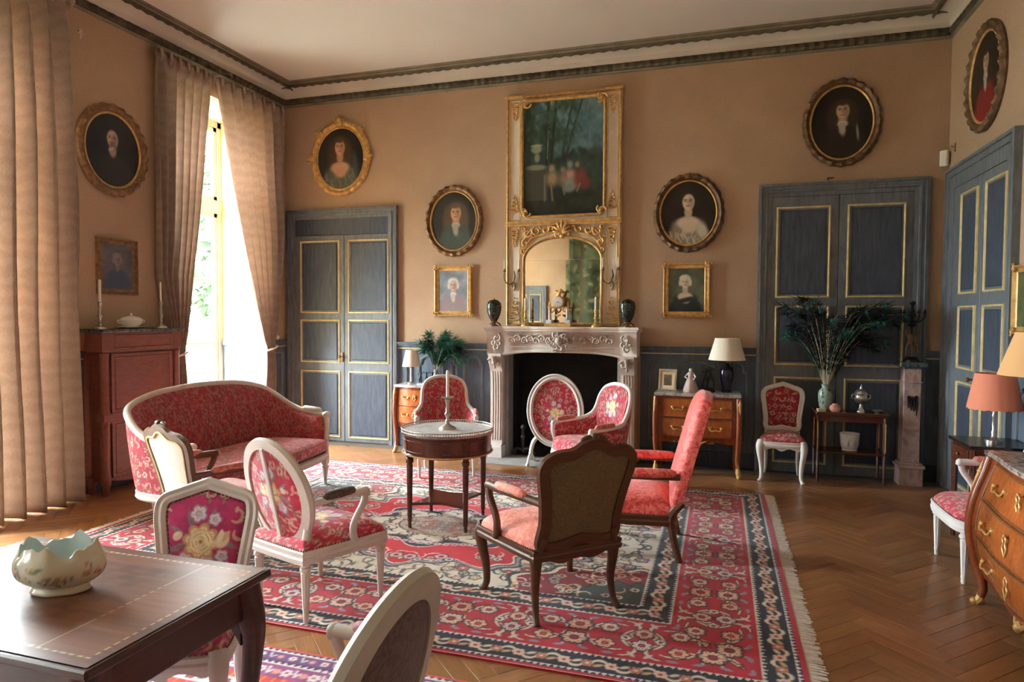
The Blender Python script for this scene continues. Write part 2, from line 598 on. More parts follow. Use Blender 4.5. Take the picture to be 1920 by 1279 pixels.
def parquet():
    rnd = random.Random(5)
    W, n = 0.095, 5
    Lp = W * n
    planks = []
    ca = cos(pi / 4)
    R_ = 10
    for i in range(-110, 120):
        for j in range(-12, 13):
            for (ax, ay, h) in ((i * W + 2 * Lp * j, i * W, 1), (i * W + Lp + 2 * Lp * j, i * W + W - Lp, 0)):
                cx, cy = (ax + Lp / 2, ay + W / 2) if h else (ax + W / 2, ay + Lp / 2)
                X, Y = (cx - cy) * ca - 1.6, (cx + cy) * ca + 2.5
                if XL - .15 < X < XR + .1 and YR < Y < YB - .12:
                    planks.append((X, Y, (pi / 4 if h else 3 * pi / 4)))
    def vis(p):
        X, Y, a = p
        if RUG[0] < X < RUG[2] and RUG[1] < Y < RUG[3]: return 0
        if RUG2[0] < X < RUG2[2] and RUG2[1] < Y < RUG2[3]: return 0
        q = project(X, Y, 0)
        if not q or not (-20 < q[0] < 1940 and 0 < q[1] < 1300): return 0
        if X < -4.4 and Y > 5.6: return 0
        if -2.5 < X < -1.45 and 1.2 < Y < 1.9: return 0
        return 1600 / q[2] ** 3
    sc = sorted(planks, key=vis, reverse=True)
    solo = [p for p in sc[:300] if vis(p) > 0]
    rest = sc[len(solo):]
    e = .0007
    variants = []
    def shape(g_, M, uo):
        hx, hy = Lp / 2 - e, W / 2 - e
        m = g_.mark()
        c = .0009
        top = [(-hx + c, -hy + c, 0), (hx - c, -hy + c, 0), (hx - c, hy - c, 0), (-hx + c, hy - c, 0)]
        mid = [(-hx, -hy, -c), (hx, -hy, -c), (hx, hy, -c), (-hx, hy, -c)]
        bot = [(-hx, -hy, -.006), (hx, -hy, -.006), (hx, hy, -.006), (-hx, hy, -.006)]
        f = [(0, 1, 2, 3)]
        for a in (0, 4):
            for i in range(4):
                j = (i + 1) % 4
                f.append((a + 4 + i, a + 4 + j, a + j, a + i))
        g_.add(top + mid + bot, f)
        g_.mat(M, m)
    def finish(me, tones, uvs):
        at = me.color_attributes.new('tone', 'FLOAT_COLOR', 'POINT')
        buf = np.ones((len(me.vertices), 4), np.float32); buf[:, :3] = tones
        at.data.foreach_set('color', buf.ravel())
        uv = me.uv_layers.new(name='uv')
        li = np.empty(len(me.loops), np.int32); me.loops.foreach_get('vertex_index', li)
        uv.data.foreach_set('uv', np.asarray(uvs, np.float32)[li].ravel())
        me.materials.append(MAT['parquet'])
    def tone():
        t = rnd.uniform(.80, 1.08)
        return (t, t * rnd.uniform(.95, 1.02), t * rnd.uniform(.88, 1.02))
    for k_ in range(14):
        g_ = G(); shape(g_, Matrix.Identity(4), 0)
        me = g_.mesh('plank', False)
        u0 = rnd.uniform(0, 40)
        finish(me, np.tile(tone(), (12, 1)), [(v_[1] + u0, v_[0] + u0) for v_ in g_.v])
        variants.append(me)
    for (X, Y, a) in solo:
        o = bpy.data.objects.new('plank', rnd.choice(variants))
        COL.objects.link(o)
        o.parent = floor
        o.location = (X, Y, -rnd.uniform(0, .0006))
        o.rotation_euler = (0, 0, a)
    g_ = G(); tones = []; uvs = []
    for (X, Y, a) in rest:
        m = g_.mark()
        shape(g_, Matrix.Identity(4), 0)
        u0 = rnd.uniform(0, 40)
        uvs += [(v_[1] + u0, v_[0] + u0) for v_ in g_.v[m:]]
        g_.mat(Matrix.Translation((X, Y, -rnd.uniform(0, .0006))) @ Matrix.Rotation(a, 4, 'Z'), m)
        tones += [tone()] * 12
    me = g_.mesh('parquet_field', False)
    finish(me, np.array(tones), uvs)
    o = bpy.data.objects.new('parquet_field', me)
    COL.objects.link(o); o.parent = floor
    o['kind'] = 'stuff'
parquet()

g = G(); g.box(XL - .8, YR - .2, ZC, XR + .2, YB + .2, ZC + .15)
struct(g.build('ceiling', 'ceiling_paint', smooth=False))
# fireplace wall with the firebox opening
FX0, FX1, FZ = -2.345, -1.015, 1.30
g = G()
g.box(XL - WALL_T, YB, -.1, FX0, YB + .6, ZC); g.box(FX1, YB, -.1, XR + .2, YB + .6, ZC); g.box(FX0, YB, FZ, FX1, YB + .6, ZC)
wall_back = struct(g.build('wall_back', 'wall_fabric', smooth=False))
g = G()
g.box(FX0 - .02, YB + .42, -.05, FX1 + .02, YB + .6, FZ + .02); g.box(FX0 - .02, YB, -.05, FX0 + .012, YB + .5, FZ); g.box(FX1 - .012, YB, -.05, FX1 + .02, YB + .5, FZ)
g.box(FX0, YB, FZ - .012, FX1, YB + .5, FZ + .02); g.box(FX0, YB - .1, -.05, FX1, YB + .5, .012)
g.build('firebox_lining', 'soot', wall_back, smooth=False)
g = G(); g.box(XR, YR - .2, -.1, XR + .2, YB + .2, ZC)
wall_right = struct(g.build('wall_right', 'wall_fabric', smooth=False))
g = G(); g.box(XL - WALL_T, YR - .2, -.1, XR + .2, YR, ZC)
wall_rear = struct(g.build('wall_rear', 'wall_fabric', smooth=False))
g = G()
ys = [YR - .2] + [y for ab in sorted(WINDOWS) for y in ab] + [YB + .2]
for a, b in zip(ys[0::2], ys[1::2]):
    g.box(XL - WALL_T, a, -.1, XL, b, ZC)
for a, b in WINDOWS:
    g.box(XL - WALL_T, a, WZ1, XL, b, ZC); g.box(XL - WALL_T, a, -.1, XL, b, WZ0)
wall_left = struct(g.build('wall_left', 'wall_fabric', smooth=False))

# cornice round the room
def cornice():
    rect = [(XL, YR), (XR, YR), (XR, YB), (XL, YB)]       # counter-clockwise seen from above: right of travel = outwards
    def dense(step):
        out = []
        for i in range(4):
            a, b = rect[i], rect[(i + 1) % 4]
            n = max(int(hypot(b[0] - a[0], b[1] - a[1]) / step), 1)
            n += n % 2
            out += [(a[0] + (b[0] - a[0]) * k / n, a[1] + (b[1] - a[1]) * k / n) for k in range(n)]
        return out
    root = group_empty('trim_1')
    g = G().sweep(rect, [(0, 4.27), (-.022, 4.275), (-.028, 4.292), (0, 4.30)]); g.build('picture_rail', 'cornice_rail', root, ang=20)
    g = G().sweep(dense(.045), [(0, 4.298), (-.03, 4.30), (-.045, 4.325), (-.04, 4.352), (-.028, 4.37), (0, 4.372)],
                  mod=lambda i, j, a, b: (a * (1 if i % 2 else .62), b))
    g.build('bead_course', 'cornice_dark', root, ang=20)
    cove = [(0, 4.37), (-.03, 4.372)] + [(-.03 - .145 * (1 - cos(t * pi / 16)), 4.372 + .09 * sin(t * pi / 16)) for t in range(1, 9)] + [(-.17, 4.54), (0, 4.54)]
    G().sweep(rect, cove).build('cove', 'cove_paint', root, ang=60)
    g = G().sweep(dense(.06), [(-.168, 4.462), (-.185, 4.452), (-.205, 4.46), (-.212, 4.478), (-.18, 4.49)],
                  mod=lambda i, j, a, b: (a, b - (.012 if i % 2 and j in (1, 2) else 0)))
    g.build('leaf_course', 'cornice_dark', root, ang=20)
    G().sweep(rect, [(-.17, 4.478), (-.212, 4.478), (-.225, 4.49), (-.222, 4.505), (-.238, 4.51), (-.24, 4.53), (-.17, 4.53)]).build('upper_rail', 'cornice_rail', root, ang=20)
cornice()

# wainscot runs (local x along the wall, front looks to local -y)
TRIM_N = [1]
def wainscot(length, loc, rz, panels, h=1.285, kind='rect'):
    TRIM_N[0] += 1
    r = group_empty('trim_%d' % TRIM_N[0], loc, rz)
    G().box(0, -.014, 0, length, 0, h - .06).build('wainscot_board', 'wainscot_blue', r, False)
    G().box(0, -.03, 0, length, -.013, .17, .006).build('baseboard', 'door_blue', r, False)
    g = G()
    for (z0, z1, y) in ((h - .07, h - .045, .022), (h - .045, h - .02, .04), (h - .02, h, .052)):
        g.box(0, -y, z0, length, 0, z1)
    g.build('dado_rail', 'wainscot_blue', r, False)
    G().box(0, -.026, h - .082, length, -.01, h - .07).build('gilt_fillet', 'gilt_paint', r, False)
    for (a, b) in panels:
        z0, z1 = .27, h - .14
        m = .035
        if kind == 'rect' or b - a < .1:
            path = [(a, z0), (b, z0), (b, z1), (a, z1)]
        else:
            w_ = b - a
            path = [(a, z0), (b, z0), (b, z1 - .1)] + [(b - .03 - (w_ / 2 - .03) * (1 - cos(t * pi / 12)) , z1 - .1 + .1 * sin(t * pi / 12)) for t in range(0, 7)]
            path += [(a + b - x, z) for (x, z) in reversed(path[3:-1])] + [(a, z1 - .1)]
        g = G().sweep(path, [(0, .014), (-.012, .032), (-.03, .026), (-.036, .014)])
        g.apply(lambda u, v_, w_: (u, -w_, v_))
        g.build('panel_moulding', 'door_blue_light', r, flip=True)
    return r
wainscot(1.20, (-3.785, YB, 0), 0, [(.10, .20), (.27, .62), (.70, .80), (.86, 1.12)], kind='arch')
wainscot(1.19, (-.83, YB, 0), 0, [(.08, .30), (.36, .84), (.9, 1.12)], kind='arch')
wainscot(.16, (1.91, YB, 0), 0, [])
wainscot(.05, (XL, YB, 0), 0, [])
wainscot(7.9, (XR, 5.74, 0), -pi / 2, [(.08 + i * .8, .08 + i * .8 + .6) for i in range(9)], kind='arch')
wainscot(1.33, (XL, 4.17, 0), pi / 2, [(.1, 1.2)])
wainscot(3.5, (XL, -.85, 0), pi / 2, [(.1 + i * .8, .75 + i * .8) for i in range(4)])
wainscot(.38, (XL, 7.02, 0), pi / 2, [(.1, .28)])
wainscot(3.9, (-1.9, YR, 0), pi, [])

# ------------------------------------------------------------------ doors
def door(name, loc, rz, W, H, leaves, rows, fw=.13, head=None):
    """panelled double door in a stepped architrave; leaves: (x0,x1) gilt outer edges; rows: (z0,z1)"""
    r = group_empty(name, loc, rz)
    path = [(0, 0), (0, H), (W, H), (W, 0)]
    g = G()
    g.sweep(path, [(0, 0), (0, .055), (.03, .06), (.035, .045), (.06, .042), (.065, .052), (.085, .05), (.09, .034), (fw, .03), (fw, 0)], closed=False)
    g.apply(lambda u, v_, w_: (u, -w_, v_))
    g.build('architrave', 'door_blue_light', r, ang=20)
    xm = (leaves[0][1] + leaves[1][0]) / 2
    if head:
        G().box(fw, -.03, head, W - fw, 0, H - fw + .005).build('overdoor_panel', 'door_blue', r, False)
    top = head if head else H - fw
    for li, (a, b) in enumerate(leaves):
        x0, x1 = (fw, xm - .003) if li == 0 else (xm + .003, W - fw)
        leaf = G().box(x0, -.028, .012, x1, -.002, top - .004, .003).build('door_leaf', 'door_blue_light', r, False)
        for (z0, z1) in rows:
            p = [(a, z0), (b, z0), (b, z1), (a, z1)]
            g = G().sweep(p, [(-.004, .027), (-.009, .041), (-.018, .044), (-.025, .034), (-.027, .027)])
            g.apply(lambda u, v_, w_: (u, -w_, v_))
            g.build('gilt_moulding', 'gilt_paint', leaf, ang=30, flip=True)
            g = G()
            q = .045
            g.box(a + q, -.036, z0 + q, b - q, -.026, z1 - q, .008)
            g.build('door_panel', 'door_blue', leaf, False)
    # lock and knob
    g = G().box(xm - .05, -.045, 1.02, xm - .012, -.028, 1.14, .004)
    g.tube([(xm - .03, -.045, 1.09), (xm - .03, -.08, 1.09)], [.008, .008]); g.ball((xm - .03, -.092, 1.09), .02, 8)
    g.build('door_knob', 'gilt_old', r)
    return r
door('door_1', (-5.36, YB, 0), 0, 1.575, 2.95, [(.19, .78), (.89, 1.47)], [(1.63, 2.56), (1.0, 1.56), (.05, .91)], .125, 2.62)
door('door_2', (.36, YB, 0), 0, 1.55, 2.97, [(.17, .69), (.83, 1.36)], [(1.80, 2.74), (1.11, 1.73), (.10, 1.0)], .13)
door('door_3', (XR, 7.31, 0), -pi / 2, 1.57, 3.0, [(.40, .82), (.98, 1.42)], [(1.81, 2.72), (1.15, 1.72), (.10, 1.05)], .20)
door('door_4', (-4.38, YR, 0), pi, .99, 2.42, [(.14, .46), (.53, .85)], [(1.45, 2.2), (.92, 1.38), (.10, .85)], .11)

# ------------------------------------------------------------------ windows
def make_window(name, y0, y1):
    r = group_empty(name, (XL - .72, (y0 + y1) / 2, 0))
    hw = (y1 - y0) / 2
    x = 0
    g = G()
    g.box(-.06, -hw, WZ0, .05, -hw + .07, WZ1); g.box(-.06, hw - .07, WZ0, .05, hw, WZ1)
    g.box(-.06, -hw, WZ1 - .07, .05, hw, WZ1); g.box(-.07, -hw, 2.88, .06, hw, 3.04); g.box(-.06, -hw, WZ0, .05, hw, WZ0 + .05)
    g.build('window_frame', 'grey_paint', r, False)
    for s_ in (-1, 1):
        a, b = (-hw + .07, 0) if s_ < 0 else (0, hw - .07)
        for (z0, z1, bars) in ((WZ0 + .05, 2.88, [.50, 1.257, 2.033]), (3.04, WZ1 - .07, [])):
            g = G()
            t = .05
            g.box(-.02, a, z0, .03, a + t, z1); g.box(-.02, b - t, z0, .03, b, z1); g.box(-.02, a, z0, .03, b, z0 + t); g.box(-.02, a, z1 - t, .03, b, z1)
            leaf = g.build('casement', 'grey_paint', r, False)
            for z in bars:
                G().box(-.012, a + t, z - .015, .022, b - t, z + .015).build('glazing_bar', 'grey_paint', leaf, False)
            zs = [z0 + t] + bars + [z1 - t]
            for q0, q1 in zip(zs[:-1], zs[1:]):
                G().box(-.004, a + t, q0, .0, b - t, q1).build('pane', 'window_glass', leaf, False)
    g = G().tube([(.045, 0, .5), (.045, 0, 2.8)], .008, 6)
    g.build('window_bolt', 'iron', r)
    # reveals: cream above, blue panelled below
    for s_ in (-1, 1):
        yy = hw * s_
        a, b = (yy, yy + .012) if s_ < 0 else (yy - .012, yy)
        G().box(.05, a, 1.285, .72, b, WZ1).build('reveal_lining', 'reveal_cream', r, False)
        G().box(.05, a, WZ0, .72, b, 1.22).build('reveal_panel', 'wainscot_blue', r, False)
        y2 = a - .02 if s_ > 0 else b + .02
        G().box(.05, min(a, y2), 1.22, .72, max(b, y2), 1.285, .006).build('reveal_rail', 'door_blue_light', r, False)
        for (u0, u1) in ((.08, .16), (.24, .58)):
            p = [(u0, .2), (u1, .2), (u1, 1.04), ((u0 + u1) / 2, 1.12), (u0, 1.04)]
            g = G().sweep(p, [(0, .0), (-.01, .016), (-.026, .012), (-.032, 0)])
            yb = a if s_ > 0 else b
            g.apply(lambda u, v_, w_: (u, yb - w_ * s_, v_))
            g.build('panel_moulding', 'cream_paint', r)
    return r
plain('reveal_cream', L3(222, 194, 140), .85, 0, .06, 2)
for i_, (a_, b_) in enumerate(WINDOWS):
    make_window('window_%d' % (i_ + 1), a_, b_)

# ------------------------------------------------------------------ garden outside
g = G(); g.box(-90, -70, -.9, XL - WALL_T - .05, 80, -.7)
struct(g.build('ground', 'lawn_green', smooth=False))
g = G(); g.box(-13.5, -70, -.7, XL - WALL_T - .05, 80, -.69)
struct(g.build('path', 'gravel_pale', smooth=False))
def tree(label, x, y, h, w, seed):
    rnd = random.Random(seed)
    t = thing('garden_tree', label, 'tree', (x, y, -.75), 0, 'trees in the garden beyond the window')
    G().tube(cr([(0, 0, 0), (.1, 0, h * .3), (-.05, .1, h * .62)], 5), [.32, .2, .1], 8).build('trunk', 'tree_bark', t)
    g = G()
    for _ in range(900):
        a, b, rr = rnd.uniform(0, 2 * pi), rnd.uniform(-1, 1), rnd.uniform(.55, 1) ** .5
        c = Vector((cos(a) * sqrt_(1 - b * b) * w * rr, sin(a) * sqrt_(1 - b * b) * w * rr, h * .62 + b * h * .42 * rr))
        q = rnd.uniform(.18, .42)
        n = Vector((rnd.uniform(-1, 1), rnd.uniform(-1, 1), rnd.uniform(-.3, 1))).normalized()
        s1 = n.orthogonal().normalized() * q; s2 = n.cross(s1)
        g.add([c - s1, c + s2 * .6, c + s1, c - s2 * .6, c + n * q * .25], [(0, 1, 4), (1, 2, 4), (2, 3, 4), (3, 0, 4)])
    o = g.build('crown', 'leaf_green', t, False)
def sqrt_(x):
    return math.sqrt(max(x, 0))
tree('broad leafy tree on the lawn seen through the narrow window gap', -21, 25, 9, 3.6, 1)
tree('tall tree further off on the lawn behind the first one', -34, 37, 13, 4.5, 2)
tree('low bushy tree at the edge of the lawn', -27, 36, 6, 3.0, 3)
# ------------------------------------------------------------------ painters (print of textiles, pictures, porcelain)
def vnoise(x, y, seed=0):
    xi, yi = np.floor(x).astype(np.int64), np.floor(y).astype(np.int64)
    xf, yf = x - xi, y - yi
    xf, yf = xf * xf * (3 - 2 * xf), yf * yf * (3 - 2 * yf)
    def h(a, b):
        q = (a * 374761393 + b * 668265263 + seed * 974711) & 0x7fffffff
        q = ((q ^ (q >> 13)) * 1274126177) & 0x7fffffff
        return ((q ^ (q >> 16)) & 0xffff) / 65535.0
    return (h(xi, yi) * (1 - xf) + h(xi + 1, yi) * xf) * (1 - yf) + (h(xi, yi + 1) * (1 - xf) + h(xi + 1, yi + 1) * xf) * yf
def fbm(x, y, seed=0, oct=3):
    s, a, t = 0, .5, 0
    for o in range(oct):
        s = s + a * vnoise(x * 2 ** o, y * 2 ** o, seed + o); t += a; a *= .5
    return s / t
def C8(*c):
    return np.array(c, float) / 255.0

class Canvas:
    def __init__(s, U, V, base):
        s.U, s.V = np.asarray(U, float), np.asarray(V, float)
        s.C = np.tile(np.asarray(base, float), (len(s.U), 1))
    def put(s, idx, m, rgb):
        m = np.clip(m, 0, 1)[:, None]
        s.C[idx] = s.C[idx] * (1 - m) + np.asarray(rgb) * m
    def near(s, cx, cy, r):
        return np.where((np.abs(s.U - cx) < r) & (np.abs(s.V - cy) < r))[0]
    def blob(s, cx, cy, rx, ry, rgb, rot=0, soft=.25):
        i = s.near(cx, cy, max(rx, ry) * (1 + soft) + 1e-6)
        if not len(i): return
        x, y = s.U[i] - cx, s.V[i] - cy
        c, q = cos(rot), sin(rot)
        d = np.hypot((x * c + y * q) / rx, (-x * q + y * c) / ry)
        s.put(i, (1 + soft - d) / (2 * soft), rgb)
    def flower(s, cx, cy, r, rgb, ctr, dark=None, n=5, ph=0.0):
        i = s.near(cx, cy, r * 1.35)
        if not len(i): return
        x, y = s.U[i] - cx, s.V[i] - cy
        d, a = np.hypot(x, y) / r, np.arctan2(y, x)
        e = .72 + .28 * np.abs(np.cos(n * (a + ph) / 2))
        if dark is not None:
            s.put(i, (e + .22 - d) * 8, dark)
        s.put(i, (e - d) * 9, rgb)
        if dark is not None:
            s.put(i, ((np.abs(np.sin(n * (a + ph) / 2)) < .16) & (d > .3) & (d < e)) * .55, dark)
            s.put(i, (.42 - d) * 12, dark)
        s.put(i, (.32 - d) * 12, ctr)
    def stroke(s, pts, wd, rgb, soft=.35):
        P = np.array(pts, float)
        lo, hi = P.min(0) - wd * 2, P.max(0) + wd * 2
        i = np.where((s.U > lo[0]) & (s.U < hi[0]) & (s.V > lo[1]) & (s.V < hi[1]))[0]
        if not len(i): return
        x, y = s.U[i], s.V[i]
        best = np.full(len(i), 1e9)
        m = len(P) - 1
        for k in range(m):
            ax, ay = P[k]; bx, by = P[k + 1]
            dx, dy = bx - ax, by - ay
            L = dx * dx + dy * dy + 1e-12
            t = np.clip(((x - ax) * dx + (y - ay) * dy) / L, 0, 1)
            wk = wd * (1 - .55 * abs((k + .5) / m - .5) * 2) if m > 2 else wd
            best = np.minimum(best, np.hypot(x - ax - t * dx, y - ay - t * dy) / wk)
        s.put(i, (1 + soft - best) / (2 * soft), rgb)

def arc(cx, cy, r, a0, a1, n=8, grow=0.0):
    return [(cx + (r * (1 + grow * k / n)) * cos(a0 + (a1 - a0) * k / n), cy + (r * (1 + grow * k / n)) * sin(a0 + (a1 - a0) * k / n)) for k in range(n + 1)]

ROSE = C8(186, 52, 78)
def fabric(U, V, seed=0, base=ROSE, bouquet=None, bs=1.0, step=.064, cream=C8(226, 178, 160), strong=1.0):
    """pink tapestry silk strewn with cream scrolls and blossoms; bouquet = centre of a large nosegay"""
    U, V = np.asarray(U, float), np.asarray(V, float)
    cv = Canvas(U, V, base)
    n1 = fbm(U * 30, V * 30, seed)[:, None]
    cv.C *= (.86 + .28 * n1)
    rnd = random.Random(seed)
    u0, u1, v0, v1 = U.min(), U.max(), V.min(), V.max()
    leaf = C8(150, 128, 112)
    def keep(x, y):
        return bouquet is None or hypot(x - bouquet[0], y - bouquet[1]) > .13 * bs
    y = v0
    row = 0
    while y < v1 + step:
        x = u0 + (step / 2 if row % 2 else 0)
        while x < u1 + step:
            px, py = x + rnd.uniform(-.02, .02), y + rnd.uniform(-.02, .02)
            if keep(px, py):
                t = rnd.random()
                a0 = rnd.uniform(0, 2 * pi)
                cc = cream * (1 - .12 * rnd.random())
                if t < .28:
                    cv.stroke(arc(px, py, rnd.uniform(.02, .036), a0, a0 + rnd.choice((-1, 1)) * 3.6, 8, -.4), .0085, cc * strong + cv.C.mean(0) * (1 - strong))
                    cv.blob(px + .03 * cos(a0), py + .03 * sin(a0), .013, .008, cc, a0)
                elif t < .85:
                    cv.flower(px, py, rnd.uniform(.02, .03), cc, base * .9, base * .78, rnd.choice((5, 6)), a0)
                    for q in (1.2, 2.6, 4.3):
                        cv.blob(px + .034 * cos(a0 + q), py + .034 * sin(a0 + q), .014, .006, leaf, a0 + q)
                else:
                    for q in range(3):
                        cv.blob(px + .02 * cos(a0 + q * 2), py + .02 * sin(a0 + q * 2), .013, .007, cc, a0 + q * 2)
            x += step
        y += step
        row += 1
    if bouquet:
        bx, by = bouquet
        b = bs
        for (dx, dy, l, w_, a) in ((-.095, -.02, .042, .011, .4), (.105, -.01, .042, .011, 2.6), (.035, .09, .045, .009, 1.2), (-.045, .085, .045, .009, 1.9), (.075, -.085, .04, .011, 2.2), (-.075, -.085, .04, .011, .9), (-.10, .05, .03, .009, 2.6)):
            cv.blob(bx + dx * b, by + dy * b, l * b, w_ * b, C8(146, 128, 134), a)
            cv.stroke([(bx + dx * b * .5, by + dy * b * .5), (bx + dx * b, by + dy * b)], .003 * b, C8(120, 112, 112))
        for (dx, dy, r_) in ((-.015, .112, .034), (.052, .088, .026), (-.062, -.072, .034), (.018, -.082, .036), (.085, -.058, .026)):
            x, y = bx + dx * b, by + dy * b
            cv.flower(x, y, r_ * b, C8(226, 214, 218), C8(190, 170, 150), C8(168, 128, 148), 5, dx * 50)
            cv.blob(x + .004 * b, y - .004 * b, r_ * .45 * b, r_ * .3 * b, C8(196, 184, 204), dx * 40, .5)
        cv.flower(bx, by, .066 * b, C8(240, 222, 176), C8(224, 194, 134), C8(202, 158, 118), 8, .2)
        for (r_, n_) in ((.050, 5), (.034, 4), (.020, 3)):               # overlapping petal rims of the rose
            for k_ in range(n_):
                a0 = 2 * pi * k_ / n_ + r_ * 60
                cv.blob(bx + cos(a0) * r_ * .55 * b, by + sin(a0) * r_ * .55 * b, r_ * .62 * b, r_ * .5 * b, C8(246, 230, 188) * (.93 + .07 * (k_ % 2)), a0 + pi / 2, .12)
                cv.stroke(arc(bx, by, r_ * .95 * b, a0 - .5, a0 + .6, 6), .0026 * b, C8(206, 168, 116))
        cv.blob(bx, by, .011 * b, .009 * b, C8(206, 166, 110), 0, .4)
        cv.blob(bx, by, .004 * b, .004 * b, C8(120, 90, 60))
        for (dx, dy, rx, ry, a0, c_) in ((.085, .005, .026, .034, -.5, C8(236, 220, 190)), (.098, .02, .010, .026, -.6, C8(222, 190, 150)), (.078, .022, .010, .026, -.2, C8(244, 230, 204)), (-.095, .025, .022, .017, .6, C8(230, 206, 182)), (-.10, .032, .012, .008, .6, C8(240, 222, 200))):
            cv.blob(bx + dx * b, by + dy * b, rx * b, ry * b, c_, a0, .15)
    return cv.C

def painted_pad(name, outline, parent, fn, h=.035, rings=22, back=0., paint=None, mat='tapestry_silk', ctr=None, skirt=0., pw=2.6, nseg=140):
    """outline pad whose print is laid out in the flat (u,v) plane, then bent by fn"""
    n = len(outline)
    outline = resample(outline, max(nseg, 140))
    g = G().pad(outline, h, rings, ctr, back, pw, skirt)
    U = np.array([p[0] for p in g.v]); V = np.array([p[1] for p in g.v])
    if skirt:                                           # unfold the sides so the print runs over the edge
        Wv = np.array([p[2] for p in g.v]); c0 = ctr or (0, 0)
        d = np.hypot(U - c0[0], V - c0[1]) + 1e-6
        k = (Wv.max() - Wv)
        U, V = U + (U - c0[0]) / d * k, V + (V - c0[1]) / d * k
    rgb = paint(U, V)
    g.apply(fn)
    o = g.build(name, mat, parent, ang=75)
    col_attr(o, rgb)
    return o

def resample(outline, n):
    P = np.array(list(outline) + [outline[0]], float)
    d = np.r_[0, np.cumsum(np.hypot(*np.diff(P, axis=0).T))]
    t = np.linspace(0, d[-1], n, endpoint=False)
    return [(float(np.interp(q, d, P[:, 0])), float(np.interp(q, d, P[:, 1]))) for q in t]

def inset(outline, k):
    n = len(outline)
    cx, cy = sum(p[0] for p in outline) / n, sum(p[1] for p in outline) / n
    out = []
    for i in range(n):
        a, b = outline[i - 1], outline[(i + 1) % n]
        tx, ty = b[0] - a[0], b[1] - a[1]
        L = hypot(tx, ty) or 1
        out.append((outline[i][0] - ty / L * k, outline[i][1] + tx / L * k))
    return out

# ------------------------------------------------------------------ chair parts
def tilt_map(y0, z0, tilt, curv=0.0):
    st, ct = sin(tilt), cos(tilt)
    return lambda u, v_, w_: (u, y0 + v_ * st - w_ * ct - curv * u * u, z0 + v_ * ct + w_ * st)

def fluted_leg(parent, x, y, top, m, r=.026, block=.052):
    g = G()
    b = block / 2
    g.box(x - b, y - b, top - .075, x + b, y + b, top, .004)
    z = top - .075
    prof = [(r * .45, .0), (r * .55, .012), (r * .5, .03), (r * .62, .035), (r * .58, .05)]
    prof += [(r * (.58 + .40 * t), .05 + (z - .095) * t) for t in (0.02, .3, .6, .9, 1)]
    zt = .05 + (z - .095)
    prof += [(r * .8, zt + .006), (r * 1.15, zt + .015), (r * 1.15, zt + .028), (r * .8, zt + .034), (r * .9, z)]
    g.lathe(prof, 24, (x, y, 0), flute=8, fd=.16, fz=(.051, zt - .001))
    return g.build('leg', m, parent)

def cabriole_leg(parent, x, y, top, m, dx, dy, r=.03, back=False):
    """S-curved leg, (dx,dy) = outward direction of the knee"""
    L = hypot(dx, dy) or 1
    dx, dy = dx / L, dy / L
    k = .03 if not back else .012
    pts = [(0, 1.0), (k * .9, .86), (k * .75, .7), (-.004, .42), (-.012 if not back else .012, .16), (.004 if not back else .035, .05), (.022 if not back else .05, 0)]
    path = cr([(x + dx * a, y + dy * a, top * t) for a, t in pts], 5)
    rad = list(np.interp(np.linspace(0, 1, len(path)), [0, .12, .3, .55, .78, .9, 1], [r * 1.15, r * 1.25, r, r * .68, r * .55, r * .62, r * .62]))
    g = G().tube(path, rad, 10)
    if not back:
        g.ball((x + dx * .02, y + dy * .02, .012), .02, 8, .6)
    return g.build('leg', m, parent)

def seat_outline(fw, rw, d, bow=.03):
    h = [(0, -d / 2 - bow), (fw * .34, -d / 2 - bow * .75), (fw / 2 - .01, -d / 2 + .01), (fw / 2, -d / 2 + .06), ((fw + rw) / 4 + .004, 0), (rw / 2, d / 2 - .03), (rw / 2 - .03, d / 2), (0, d / 2 + .005)]
    right = cr(h, 6)
    left = [(-x, y) for x, y in reversed(right[1:-1])]
    return right + left

FRAME = [(-.024, -.014), (.022, -.014), (.027, .004), (.02, .018), (.006, .012), (-.006, .019), (-.022, .012)]
def nails(parent, path, fn, w0, m='gilt_dark', r=.0048, step=.018):
    P = resample(path, int(sum(hypot(path[i][0] - path[i - 1][0], path[i][1] - path[i - 1][1]) for i in range(len(path))) / step))
    g = G()
    for (u, v_) in P:
        x, y, z = fn(u, v_, w0)
        a = g.mark()
        g.lathe([(r, 0), (r * .75, r * .55), (r * .1, r * .8)], 6, (0, 0, 0))
        x2, y2, z2 = fn(u, v_, w0 + .01)
        nv = (Vector((x2, y2, z2)) - Vector((x, y, z))).normalized()
        g.mat(Matrix.Translation((x, y, z)) @ nv.to_track_quat('Z', 'Y').to_matrix().to_4x4(), a)
    return tag(g.build('nail_trim', m, parent), kind='stuff')

def seat(parent, out, zf, hf, m, paint, hp=.085, mat='tapestry_silk', nail=None, apron=None):
    g = G().sweep(out, [(-.03, zf), (.006, zf), (.012, zf + hf * .4), (.006, zf + hf * .55), (.010, zf + hf * .9), (0, zf + hf), (-.03, zf + hf)])
    g.build('seat_rail', m, parent, ang=30)
    o2 = inset(out, .006)
    ident = lambda u, v_, w_: (u, v_, w_)
    if paint is not None:
        p = painted_pad('seat_cushion', o2, parent, ident, hp, 32, zf + hf, paint, ctr=(0, 0), skirt=-(zf + hf - .02), pw=3.2)
    else:
        p = G().pad(resample(o2, 72), hp, 10, (0, 0), zf + hf, 3.2, -(zf + hf - .02)).build('seat_cushion', mat, parent, ang=75)
    if nail:
        nails(parent, out, lambda u, v_, w_: (u * (1 + w_ * .1), v_ * (1 + w_ * .1), zf + hf + .004), .02, nail)
    return p

